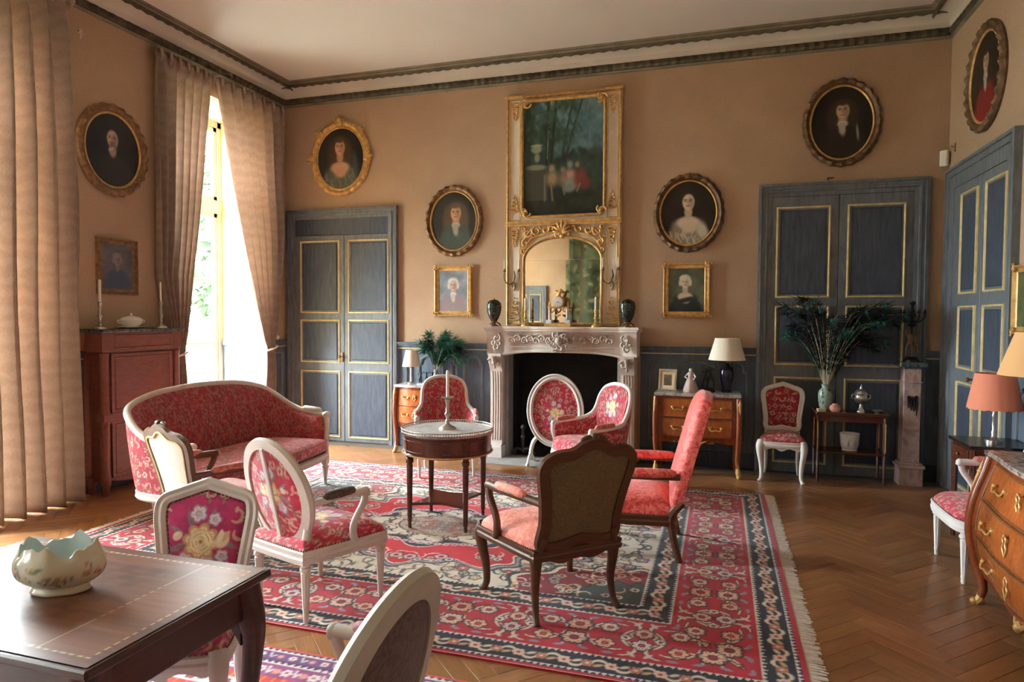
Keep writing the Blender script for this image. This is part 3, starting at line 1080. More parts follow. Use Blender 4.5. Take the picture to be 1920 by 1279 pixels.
def arm(parent, m, pad_mat, p_back, p_front, p_seat, s, pad_paint=None, bow=.0, r=.02):
    """open arm: rail from the back, padded middle, curved support down to the seat; s = +1/-1 side"""
    a, b, c = Vector(p_back), Vector(p_front), Vector(p_seat)
    mid = (a + b) / 2 + Vector((s * bow, 0, .012))
    rail = cr([a, a.lerp(mid, .55), mid, mid.lerp(b, .6), b, b + Vector((0, -.018, -.022))], 5)
    g = G().tube(rail, [r * .9, r, r, r * 1.1, r * 1.15, r * .8], 10)
    sup = cr([b + Vector((0, .0, -.008)), b + Vector((s * .004, .012, -.06)), b.lerp(c, .6) + Vector((0, .035, 0)), c + Vector((0, .012, .03)), c], 5)
    g.tube(sup, [r, r * .95, r * .9, r * 1.05, r * 1.2], 10)
    g.ball(b + Vector((0, -.006, 0)), r * 1.25, 8)
    o = g.build('arm', m, parent)
    d = (b - a)
    q0, q1 = a + d * .22 + Vector((s * bow * .8, 0, .024)), a + d * .80 + Vector((s * bow * .8, 0, .026))
    pts = [q0.lerp(q1, t) for t in (0, .06, .2, .5, .8, .94, 1)]
    G().tube(pts, [.006, .02, .026, .028, .026, .02, .006], 12, 1.0).build('arm_pad', pad_mat, o, ang=80)
    return o

# ------------------------------------------------------------------ medallion armchair
def medallion_chair(label, loc, phi, seed, m='white_paint', rear='fabric', arms=True, slat=False, bouquet=True, pad='fabric_dark_tapestry', group=None, ab=(.24, .28), fab=ROSE, sc=1.0, fw=1.15):
    t = thing('medallion_armchair', label, 'armchair', loc, face(phi), group)
    t.scale = (sc, sc, sc)
    out = seat_outline(.60, .46, .52)
    seat(t, out, .315, .07, m, lambda U, V: fabric(U, V, seed, fab, (0, 0) if bouquet else None, 1.15), .085, nail='gilt_dark')
    for (x, y) in ((.262, -.235), (-.262, -.235), (.20, .225), (-.20, .225)):
        fluted_leg(t, x, y, .385, m)
    fn = tilt_map(.262, .645, radians(13), .35)
    a, b = ab
    el = ellipse(a, b, 72, 0, .01)
    g = G().sweep(el, [(p[0] * fw, p[1] * 1.2) for p in FRAME]); g.apply(fn)
    for s_ in (-1, 1):                                                    # short stiles down to the seat
        p = cr([fn(s_ * a * .86, -b * .55, 0), fn(s_ * a * .72, -b * .86, 0), fn(s_ * .168, -b * 1.12, .0), (s_ * .19, .235, .385), (s_ * .20, .226, .34)], 5)
        g.tube(p, [.022, .024, .022, .024, .026], 10)
    g.build('back_frame', m, t, ang=40)
    inn = ellipse(a - .022, b - .022, 140, 0, .01)
    painted_pad('backrest', inn, t, fn, .035, 24, .0, lambda U, V: fabric(U, V, seed + 7, fab, (0, .02) if bouquet else None, 1.1))
    nails(t, ellipse(a - .026, b - .026, 60, 0, .01), fn, .010)
    if rear == 'fabric':
        bf = lambda u, v_, w_: fn(u, v_, -w_)
        o = painted_pad('back_lining', inn, t, bf, .012, 20, .004, lambda U, V: fabric(U, V, seed + 9, fab, (0, .02), 1.0))
        o.data.flip_normals()
    else:
        g = G().pad(resample(inn, 72), .012, 8, None, .004).apply(lambda u, v_, w_: fn(u, v_, -w_))
        g.build('back_lining', rear, t, ang=75, flip=True)
    if slat:
        g = G()
        g.box(-.014, -b + .01, -.028, .014, b - .01, -.016, .003)
        g.apply(fn)
        g.build('back_slat', m, t)
    if arms:
        for s_ in (-1, 1):
            arm(t, m, pad, fn(s_ * (a + .005), -.02, 0), (s_ * .285, -.10, .635), (s_ * .276, -.04, .375), s_, bow=.012)
    return t

# ------------------------------------------------------------------ cartouche side chair
def side_chair(label, loc, phi, seed, m='white_paint', bouquet=True, sc=1.0, bh=1.0, group=None, fab=ROSE, legs=True):
    t = thing('side_chair', label, 'chair', loc, face(phi), group)
    out = seat_outline(.50 * sc, .40 * sc, .44 * sc)
    seat(t, out, .345, .055, m, lambda U, V: fabric(U, V, seed, fab, (0, 0) if bouquet else None, .95), .08, nail='gilt_dark')
    g = G()                                                              # scalloped front apron
    ap = [(-.21 * sc, .35), (-.18 * sc, .315), (-.08 * sc, .335), (0, .31), (.08 * sc, .335), (.18 * sc, .315), (.21 * sc, .35)]
    g.prism(cr(ap, 4) , 0, .024)
    yf = -.22 * sc - .022
    g.apply(lambda u, v_, w_: (u, yf + w_ + abs(u) * .06, v_))
    g.build('apron', m, t, flip=True)
    for s_ in (-1, 1):
        cabriole_leg(t, s_ * .215 * sc, -.205 * sc, .40, m, s_ * .6, -1)
        cabriole_leg(t, s_ * .175 * sc, .195 * sc, .40, m, s_ * .25, 1, .025, True)
    fn = tilt_map(.225 * sc, .47, radians(12), .25)
    half = [(0, .02), (.11, .0), (.178, .02), (.182, .12), (.20, .25), (.213, .36), (.195, .425), (.12, .455), (.06, .475), (0, .495)]
    right = cr([(x * sc, z * bh) for x, z in half], 6)
    path = right + [(-x, z) for x, z in reversed(right[1:-1])]
    g = G().sweep(path, FRAME); g.apply(fn)
    for s_ in (-1, 1):
        g.tube(cr([fn(s_ * .17 * sc, .03, 0), (s_ * .172 * sc, .222 * sc, .43), (s_ * .175 * sc, .20 * sc, .36)], 4), [.02, .021, .022], 8)
    g.build('back_frame', m, t, ang=40)
    inn = inset(resample(path, 140), .022)
    painted_pad('backrest', inn, t, fn, .03, 56 if bouquet else 24, 0, lambda U, V: fabric(U, V, seed + 3, fab, (-.01, .225 * bh) if bouquet else None, 1.0, .07), ctr=(0, .25 * bh), nseg=300 if bouquet else 150)
    nails(t, inset(resample(path, 90), .027), fn, .008, 'gilt_dark')
    g = G().pad(resample(inn, 72), .01, 8, (0, .25 * bh), .004).apply(lambda u, v_, w_: fn(u, v_, -w_))
    g.build('back_lining', 'linen_white', t, ang=75, flip=True)
    return t

# ------------------------------------------------------------------ walnut open armchair with cartouche back
def cartouche_armchair(label, loc, phi, lining, seat_mat, m='walnut', lining_edge=None, group=None, fabmat=None, sc=1.0):
    t = thing('walnut_armchair', label, 'armchair', loc, face(phi), group)
    t.scale = (sc, sc, sc)
    out = seat_outline(.66, .54, .56, .035)
    seat(t, out, .325, .06, m, None, .10, seat_mat, nail='gilt_dark')
    for s_ in (-1, 1):
        cabriole_leg(t, s_ * .292, -.255, .385, m, s_ * .7, -1, .034)
        cabriole_leg(t, s_ * .24, .245, .385, m, s_ * .35, 1, .03, True)
    g = G()
    for (pts, rz_, off) in (([(-.27, .33), (-.2, .29), (-.08, .315), (0, .285), (.08, .315), (.2, .29), (.27, .33)], 0, (0, -.315, 0)), ([(-.2, .33), (-.1, .30), (0, .315), (.1, .30), (.2, .33)], 0, (0, .255, 0))):
        a = g.mark()
        g.prism(cr(pts, 4), 0, .026)
        g.apply(lambda u, v_, w_: (u, off[1] + w_, v_), a)
    g.build('apron', m, t, flip=True)
    fn = tilt_map(.285, .395, radians(14), .22)
    half = [(0, .03), (.15, .0), (.232, .02), (.228, .14), (.245, .28), (.272, .41), (.268, .475), (.21, .515), (.12, .525), (.06, .56), (0, .575)]
    right = cr(half, 6)
    path = right + [(-x, z) for x, z in reversed(right[1:-1])]
    g = G().sweep(path, [(p[0] * 1.25 - .004, p[1] * 1.1) for p in FRAME]); g.apply(fn)
    # carved crest
    a = g.mark()
    for s_ in (-1, 1):
        g.tube([fn(s_ * x, z, .012) for x, z in cr([(.0, .575), (.03, .60), (.07, .585), (.06, .56), (.035, .565)], 4)], [.014, .013, .011, .009, .006], 8)
    g.ball(fn(0, .60, .006), .022, 8)
    for s_ in (-1, 1):
        g.tube(cr([fn(s_ * .215, .06, 0), (s_ * .228, .27, .38), (s_ * .238, .25, .33)], 4), [.024, .026, .028], 8)
    g.build('back_frame', m, t, ang=40)
    inn = inset(resample(path, 96), .028)
    G().pad(inn, .045, 12, (0, .28), 0).apply(fn).build('backrest', fabmat or seat_mat, t, ang=75)
    g = G().pad(inn, .008, 8, (0, .28), .006).apply(lambda u, v_, w_: fn(u, v_, -w_))
    g.build('back_lining', lining, t, ang=75, flip=True)
    if lining_edge:
        g = G().sweep(inset(resample(path, 96), .032), [(-.006, -.02), (.006, -.02), (.006, -.012), (-.006, -.012)]); g.apply(fn)
        g.build('lining_braid', lining_edge, t)
    for s_ in (-1, 1):
        arm(t, m, fabmat or seat_mat, fn(s_ * .25, .255, 0), (s_ * .325, -.13, .645), (s_ * .318, -.06, .375), s_, bow=.03, r=.022)
    return t
# ------------------------------------------------------------------ high upholstered armchair
def high_armchair(label, loc, phi):
    t = thing('upholstered_armchair', label, 'armchair', loc, face(phi))
    out = seat_outline(.66, .62, .60, .01)
    seat(t, out, .235, .07, 'walnut', None, .12, 'damask_red', nail='gilt_dark')
    for (x, y) in ((.29, -.27), (-.29, -.27)):
        cabriole_leg(t, x, y, .305, 'walnut', x, -.3, .03)
    g_map = tilt_map(.30, .34, radians(15), 0)
    for s_ in (-1, 1):
        g = G().tube(cr([g_map(s_ * .295, .06, -.03), (s_ * .295, .275, .30), (s_ * .295, .285, .17), (s_ * .297, .33, .0)], 5), [.026, .03, .026, .02], 8)
        g.build('leg', 'walnut', t)
    half = [(0, 0), (.2, 0), (.305, .01), (.312, .2), (.312, .5), (.305, .69), (.27, .745), (.16, .765), (0, .775)]
    right = cr(half, 6)
    path = right + [(-x, z) for x, z in reversed(right[1:-1])]
    P = resample(path, 110)
    G().pad(P, .06, 14, (0, .40), 0.015, 5, .03).apply(g_map).build('backrest', 'damask_red', t, ang=80)
    g = G().pad(P, .01, 8, (0, .40), .03).apply(lambda u, v_, w_: g_map(u, v_, -w_))
    g.build('back_lining', 'fabric_crimson', t, ang=80, flip=True)
    nails(t, inset(resample(path, 90), .004), g_map, -.022, 'gilt_dark', .005, .016)
    for s_ in (-1, 1):
        a, b = Vector(g_map(s_ * .295, .215, .03)), Vector((s_ * .315, -.20, .545))
        g = G().tube([a, a.lerp(b, .5) + Vector((0, 0, .005)), b], [.022, .024, .024], 10)
        g.tube(cr([b, b + Vector((0, -.01, -.08)), (s_ * .31, -.16, .39), (s_ * .305, -.22, .30)], 4), [.022, .02, .02, .022], 8)
        o = g.build('arm', 'walnut', t)
        q = [a.lerp(b, k) + Vector((0, 0, .022)) for k in (.04, .1, .3, .6, .9, .97)]
        G().tube(q, [.015, .03, .034, .034, .03, .012], 12).build('arm_pad', 'damask_red', o, ang=80)
    return t

# ------------------------------------------------------------------ wrap-around upholstery shell (sofa, bergeres)
def dense3(pts, n):
    P = np.array(cr(pts, 16), float)
    d = np.r_[0, np.cumsum(np.linalg.norm(np.diff(P, axis=0), axis=1))]
    t = np.linspace(0, d[-1], n)
    return np.stack([np.interp(t, d, P[:, k]) for k in range(3)], 1), t

def shell(parent, rail_half, base_half, m, paint_in, paint_out, n=150, rows=34, puff=.05, rail_r=.022):
    rail_pts = [(-x, y, z) for x, y, z in reversed(rail_half[:-1])][::1]
    rail_full = list(rail_half[:-1]) + [rail_half[-1]] + [(-x, y, z) for x, y, z in reversed(rail_half[:-1])]
    base_full = list(base_half[:-1]) + [base_half[-1]] + [(-x, y, z) for x, y, z in reversed(base_half[:-1])]
    R, s = dense3(rail_full, n)
    B, _ = dense3(base_full, n)
    ctr = np.array([0, -.1, 0])
    for (nm, pf, sgn) in (('backrest', paint_in, 1), ('outer_back', paint_out, -1)):
        V, U2, V2 = [], [], []
        for i in range(n):
            inward = np.array([-(R[i][0]), -(R[i][1] - ctr[1]), 0]) if True else None
            T = R[min(i + 1, n - 1)] - R[max(i - 1, 0)]
            T2 = B[min(i + 1, n - 1)] - B[max(i - 1, 0)]
            nn = np.array([T2[1], -T2[0], 0]); nn = nn / (np.linalg.norm(nn) + 1e-9)
            if np.dot(nn, inward) < 0: nn = -nn
            for j in range(rows):
                q = j / (rows - 1)
                p = B[i] * (1 - q) + R[i] * q
                edge = min(1, i / 6, (n - 1 - i) / 6) ** .5
                off = (puff * (4 * q * (1 - q)) ** .5 * edge + .004) if sgn > 0 else -(.012 * (4 * q * (1 - q)) ** .5 + .012)
                V.append(tuple(p + nn * off)); U2.append(s[i]); V2.append(p[2])
        f = []
        for i in range(n - 1):
            for j in range(rows - 1):
                f.append((i * rows + j, (i + 1) * rows + j, (i + 1) * rows + j + 1, i * rows + j + 1))
        g = G().add(V, f)
        o = g.build(nm, 'tapestry_silk', parent, ang=85)
        col_attr(o, pf(np.array(U2), np.array(V2)))
    g = G().tube([tuple(p) for p in R], rail_r, 10, 1.15)
    for e in (0, -1):
        g.ball(R[e], rail_r * 1.35, 8)
    g.build('top_rail', m, parent, ang=60)
    return R

def sofa():
    t = thing('sofa', 'long curved canape with white frame and floral rose silk before the window', 'sofa', (-3.88, 4.63, .0115), face(0))
    t.scale = (.955, .98, .97)
    m = 'white_paint'
    rail = [(.885, -.32, .665), (.90, -.22, .672), (.915, -.06, .69), (.915, .10, .745), (.88, .25, .845), (.79, .345, .925), (.55, .395, .985), (.28, .405, 1.01), (0, .41, 1.018)]
    base = [(.86, -.32, .30), (.875, -.22, .30), (.88, -.06, .30), (.87, .10, .30), (.83, .22, .30), (.74, .30, .30), (.52, .345, .30), (.26, .355, .30), (0, .36, .30)]
    shell(t, rail, base, m, lambda U, V: fabric(U, V, 11, C8(160, 52, 64), None, cream=C8(192, 112, 106), step=.058), lambda U, V: fabric(U, V, 12, C8(178, 50, 68), cream=C8(222, 184, 172), step=.07), 260, 44, .07, .026)
    # arm posts and little arm pads
    for s_ in (-1, 1):
        g = G().tube([(s_ * .885, -.325, .67), (s_ * .882, -.335, .56), (s_ * .87, -.33, .40), (s_ * .865, -.33, .27)], [.03, .024, .024, .03], 10)
        g.ball((s_ * .885, -.33, .675), .038, 10, .8)
        g.build('arm_post', m, t)
        G().tube([(s_ * .90, -.27, .70), (s_ * .905, -.24, .712), (s_ * .914, -.14, .715), (s_ * .92, -.06, .722), (s_ * .92, -.03, .715)], [.006, .024, .028, .024, .006], 10).build('arm_pad', 'white_paint_cool', t, ang=80)
    # seat rail follows the plan
    plan = [(x, y) for x, y, z in base]
    full = [(x, y) for x, y in plan] + [(-x, y) for x, y in reversed(plan[:-1])]
    full = cr(full, 5)
    front = cr([(-.86, -.34), (-.5, -.385), (0, -.40), (.5, -.385), (.86, -.34)], 6)
    outl = front + full[1:-1]
    g = G().sweep(outl, [(-.03, .235), (.012, .235), (.022, .25), (.016, .275), (.02, .29), (.005, .305), (-.03, .305)]); g.build('seat_rail', m, t, ang=30)
    ins = inset(outl, .015)
    painted_pad('deck', ins, t, lambda u, v_, w_: (u, v_, w_), .02, 10, .30, lambda U, V: fabric(U, V, 14, C8(150, 40, 54)), ctr=(0, 0))
    cush = cr([(-.80, -.37), (-.4, -.425), (0, -.44), (.4, -.425), (.80, -.37), (.835, -.30), (.80, .06), (.70, .20), (.4, .265), (0, .28), (-.4, .265), (-.70, .20), (-.80, .06), (-.835, -.30)], 12, True)
    cush = resample(cush, 300)
    g = G().pad(cush, .055, 44, (0, -.08), .42, 5, -.335)
    U = np.array([p[0] for p in g.v]); V = np.array([p[1] for p in g.v])
    V = V - (.475 - np.array([p[2] for p in g.v])) * (V < -.2)
    o = g.build('seat_cushion', 'tapestry_silk', t, ang=80)
    col_attr(o, fabric(U, V, 15, C8(186, 80, 94), None, cream=C8(222, 168, 162)))
    G().tube([(x, y, .425) for x, y in cush] + [(cush[0][0], cush[0][1], .425)], .009, 6).build('cushion_piping', 'fabric_crimson', o)
    for (x, y) in ((.84, -.34), (-.84, -.34), (.62, .27), (-.62, .27), (0, -.385), (0, .33)):
        fluted_leg(t, x, y, .27, m, .03, .056)
    return t

def bergere(label, loc, phi, seed, group=None, bouquet=False):
    t = thing('bergere_armchair', label, 'armchair', loc, face(phi), group)
    t.scale = (.955, .955, .955)
    m = 'white_paint_cool'
    rail = [(.305, -.23, .615), (.312, -.12, .62), (.312, .02, .628), (.295, .14, .645), (.258, .215, .69), (.245, .26, .76), (.235, .295, .86), (.19, .325, .945), (.10, .34, .985), (0, .345, .995)]
    base = [(.30, -.23, .36), (.305, -.12, .36), (.305, .0, .36), (.285, .11, .36), (.25, .18, .36), (.23, .21, .36), (.21, .225, .36), (.16, .24, .36), (.08, .245, .36), (0, .248, .36)]
    c0 = C8(176, 48, 70)
    shell(t, rail, base, m, lambda U, V: fabric(U, V, seed, c0, cream=C8(212, 150, 140), bouquet=((U.max() + U.min()) / 2, 0.78) if bouquet else None, bs=.9), lambda U, V: fabric(U, V, seed + 1, c0), 170, 40, .05, .021)
    for s_ in (-1, 1):
        g = G().tube(cr([(s_ * .305, -.235, .615), (s_ * .303, -.24, .54), (s_ * .30, -.215, .44), (s_ * .30, -.235, .34)], 4), [.026, .02, .02, .026], 8)
        g.build('arm_post', m, t)
        G().tube([(s_ * .308, -.19, .64), (s_ * .311, -.17, .648), (s_ * .314, -.08, .652), (s_ * .314, .02, .655), (s_ * .312, .04, .65)], [.006, .024, .027, .024, .006], 10).build('arm_pad', 'damask_rose', t, ang=80)
    out = seat_outline(.64, .48, .52, .03)
    g = G().sweep(out, [(-.03, .30), (.006, .30), (.012, .33), (.006, .345), (0, .37), (-.03, .37)]); g.build('seat_rail', m, t, ang=30)
    o2 = resample(inset(seat_outline(.58, .44, .50, .045), .0), 150)
    painted_pad('seat_cushion', o2, t, lambda u, v_, w_: (u, v_ - .01, w_), .05, 22, .46, lambda U, V: fabric(U, V, seed + 2, C8(196, 66, 88), (0, 0)), ctr=(0, 0), skirt=-.37, pw=4)
    for (x, y) in ((.28, -.235), (-.28, -.235), (.21, .225), (-.21, .225)):
        fluted_leg(t, x, y, .37, m, .025)
    return t

sofa()
cartouche_armchair('walnut armchair with a cream linen back standing against the near end of the sofa', (-3.18, 3.64, .0115), 70, 'linen_white', 'damask_rose', 'walnut', 'gilt_paint', fabmat='damask_rose', sc=.94)
medallion_chair('white oval-back armchair seen from behind with a slat across its open floral back', (-2.14, 3.185, .0115), 72, 21, 'white_paint', 'fabric', True, True, fab=C8(190, 44, 72))
cartouche_armchair('walnut armchair turned away, tan woven back and coral damask seat on the carpet', (-.90, 3.63, .0115), 135, 'cane_weave', 'damask_coral', 'walnut')
high_armchair('tall armchair covered in bright red damask seen from its side', (-.58, 4.66, .0115), 184)
bergere('white-framed bergere armchair standing behind the round table beside the small chest', (-2.66, 6.24, .0115), -64, 31, 'pair of white bergeres by the hearth')
bergere('white-framed bergere armchair in front of the right fireplace jamb, behind the tan-backed chair', (-1.13, 6.07, .0115), -132, 41, 'pair of white bergeres by the hearth', True)
side_chair('small white chair with crimson seat between the chest and the console, against dark door', (.60, 7.08, 0), -95, 51, 'white_paint_cool', False, .86, .93, fab=C8(160, 40, 60))
side_chair('side chair with yellow rose bouquet on pink back, tucked under the inlaid table', (-1.93, 2.0, .0085), -68, 61, 'white_paint', True, .86, .86, fab=C8(184, 58, 106))
medallion_chair('pale grey armchair cropped at the bottom edge, seen from behind with dark worn lining', (-1.05, 1.505, .0085), 177, 71, 'grey_paint', 'fabric_dark_tapestry', True, False, pad='fabric_crimson', ab=(.255, .30), fw=1.6, sc=.96)
medallion_chair('white oval-back armchair with fluted legs half hidden behind the large marquetry commode', (1.66, 4.86, 0), 180, 81, 'white_paint_cool', 'fabric', True, False, False, pad='damask_rose', fab=C8(196, 54, 80))

def firescreen():
    t = thing('fire_screen', 'oval fire screen of floral pink silk in a white frame on scroll feet', 'fire screen', (-1.68, 6.93, .0065), radians(4))
    m = 'white_paint_cool'
    cz = .585
    fn = lambda u, v_, w_: (u, -w_, v_ + cz)
    el = ellipse(.275, .362, 80)
    g = G().sweep(el, [(p[0] * 1.35, p[1] * 1.4) for p in FRAME]); g.apply(fn); g.build('frame', m, t, ang=40)
    inn = ellipse(.25, .337, 150)
    painted_pad('silk_panel', inn, t, fn, .012, 30, 0, lambda U, V: fabric(U, V, 91, C8(188, 52, 80), (0, -.02), .85))
    g = G().pad(resample(inn, 60), .01, 6, None, .004).apply(lambda u, v_, w_: fn(u, v_, -w_)); g.build('back_lining', 'linen_white', t, flip=True)
    for s_ in (-1, 1):
        g = G().tube(cr([(s_ * .17, 0, .32), (s_ * .235, 0, .24), (s_ * .262, 0, .14), (s_ * .268, 0, .04)], 5), [.022, .024, .022, .024], 8)
        for d in (-1, 1):
            g.tube(cr([(s_ * .266, d * .01, .1), (s_ * .268, d * .06, .085), (s_ * .268, d * .13, .035), (s_ * .268, d * .165, .018)], 5), [.02, .018, .016, .02], 8)
            g.ball((s_ * .268, d * .165, .018), .02, 8)
        g.build('foot', m, t)
firescreen()
# ------------------------------------------------------------------ carpets
def np_grid(name, x0, y0, x1, y1, nx, ny, z, m):
    X, Y = np.meshgrid(np.linspace(x0, x1, nx), np.linspace(y0, y1, ny), indexing='ij')
    X, Y = X.ravel(), Y.ravel()
    me = bpy.data.meshes.new(name)
    me.vertices.add(nx * ny)
    me.vertices.foreach_set('co', np.stack([X, Y, np.full_like(X, z)], 1).astype(np.float32).ravel())
    i, j = np.meshgrid(np.arange(nx - 1), np.arange(ny - 1), indexing='ij')
    a = (i * ny + j).ravel()
    q = np.stack([a, a + ny, a + ny + 1, a + 1], 1).astype(np.int32)
    me.loops.add(q.size); me.loops.foreach_set('vertex_index', q.ravel())
    me.polygons.add(len(q)); me.polygons.foreach_set('loop_start', np.arange(0, q.size, 4, dtype=np.int32))
    me.update(calc_edges=True)
    me.validate()
    me.materials.append(MAT[m])
    o = bpy.data.objects.new(name, me)
    COL.objects.link(o)
    return o, X, Y

NAVY, CREAM, RED, PINK, IVORY = C8(34, 30, 52), C8(222, 208, 184), C8(178, 20, 44), C8(206, 120, 118), C8(212, 200, 180)
def guard(U, V, base, w_, P=.22):
    """narrow border: rosettes joined by S scrolls; V across, |V| < w_/2"""
    s_ = np.mod(U + P / 2, P) - P / 2
    cv = Canvas(s_, V, base)
    cv.stroke(arc(-P * .25, 0, w_ * .30, .2, pi - .2, 7), w_ * .09, CREAM)
    cv.stroke(arc(P * .25, 0, w_ * .30, pi + .2, 2 * pi - .2, 7), w_ * .09, CREAM)
    cv.blob(-P * .27, -w_ * .08, w_ * .22, w_ * .10, C8(196, 160, 120), .5)
    cv.blob(P * .27, w_ * .08, w_ * .22, w_ * .10, C8(214, 200, 176), .5)
    cv.flower(0, 0, w_ * .30, C8(222, 190, 170), C8(170, 40, 50), None, 6)
    cv.flower(-P / 2, 0, w_ * .28, C8(190, 120, 100), CREAM, None, 6)
    cv.flower(P / 2, 0, w_ * .28, C8(190, 120, 100), CREAM, None, 6)
    return cv.C

def main_border(U, V, P=.66):
    s_ = np.mod(U + P / 2, P) - P / 2
    cv = Canvas(np.abs(s_), V, RED)
    cv.C *= (.88 + .24 * fbm(U * 25, V * 25, 3)[:, None])
    cr_ = C8(226, 196, 170); dk = C8(60, 24, 40)
    for (cx, cy, r, a0, a1) in ((.19, 0, .135, 1.2, 3.0), (.19, 0, .135, -3.0, -1.2), (.235, .11, .07, -1.2, 1.6), (.235, -.11, .07, -1.6, 1.2), (.33, 0, .10, 2.0, 4.2), (.10, .13, .06, 2.2, 5.0), (.10, -.13, .06, 1.2, 4.0)):
        cv.stroke(arc(cx, cy, r, a0, a1, 9), .016, dk)
        cv.stroke(arc(cx, cy, r, a0, a1, 9), .010, cr_)
    for (x, y, a) in ((.06, .165, .3), (.06, -.165, -.3), (.29, .16, .9), (.29, -.16, -.9), (.27, .02, 1.5), (.18, .175, 0), (.18, -.175, 0)):
        cv.blob(x, y, .030, .012, C8(206, 196, 190) if x > .2 else C8(150, 130, 150), a)
    cv.flower(0, .075, .068, C8(224, 160, 130), C8(150, 40, 50), dk, 7)
    cv.flower(0, -.075, .068, C8(224, 186, 160), C8(150, 40, 50), dk, 7)
    cv.flower(.155, .085, .05, C8(226, 196, 176), C8(190, 60, 60), dk, 6)
    cv.flower(.155, -.085, .05, C8(222, 170, 140), C8(190, 60, 60), dk, 6)
    cv.flower(.33, .06, .052, C8(226, 178, 150), C8(160, 50, 60), dk, 7)
    cv.flower(.33, -.06, .052, C8(216, 196, 190), C8(160, 50, 60), dk, 7)
    cv.flower(.245, 0, .03, C8(230, 214, 200), C8(90, 60, 90), dk, 5)
    return cv.C

def zigzag(s_, t, a, b, P=.032):
    """t 0..1 across"""
    z = np.abs(np.mod(s_ / P, 1) - .5) * 2
    return np.where((t > z * .8 + .1)[:, None], a, b)

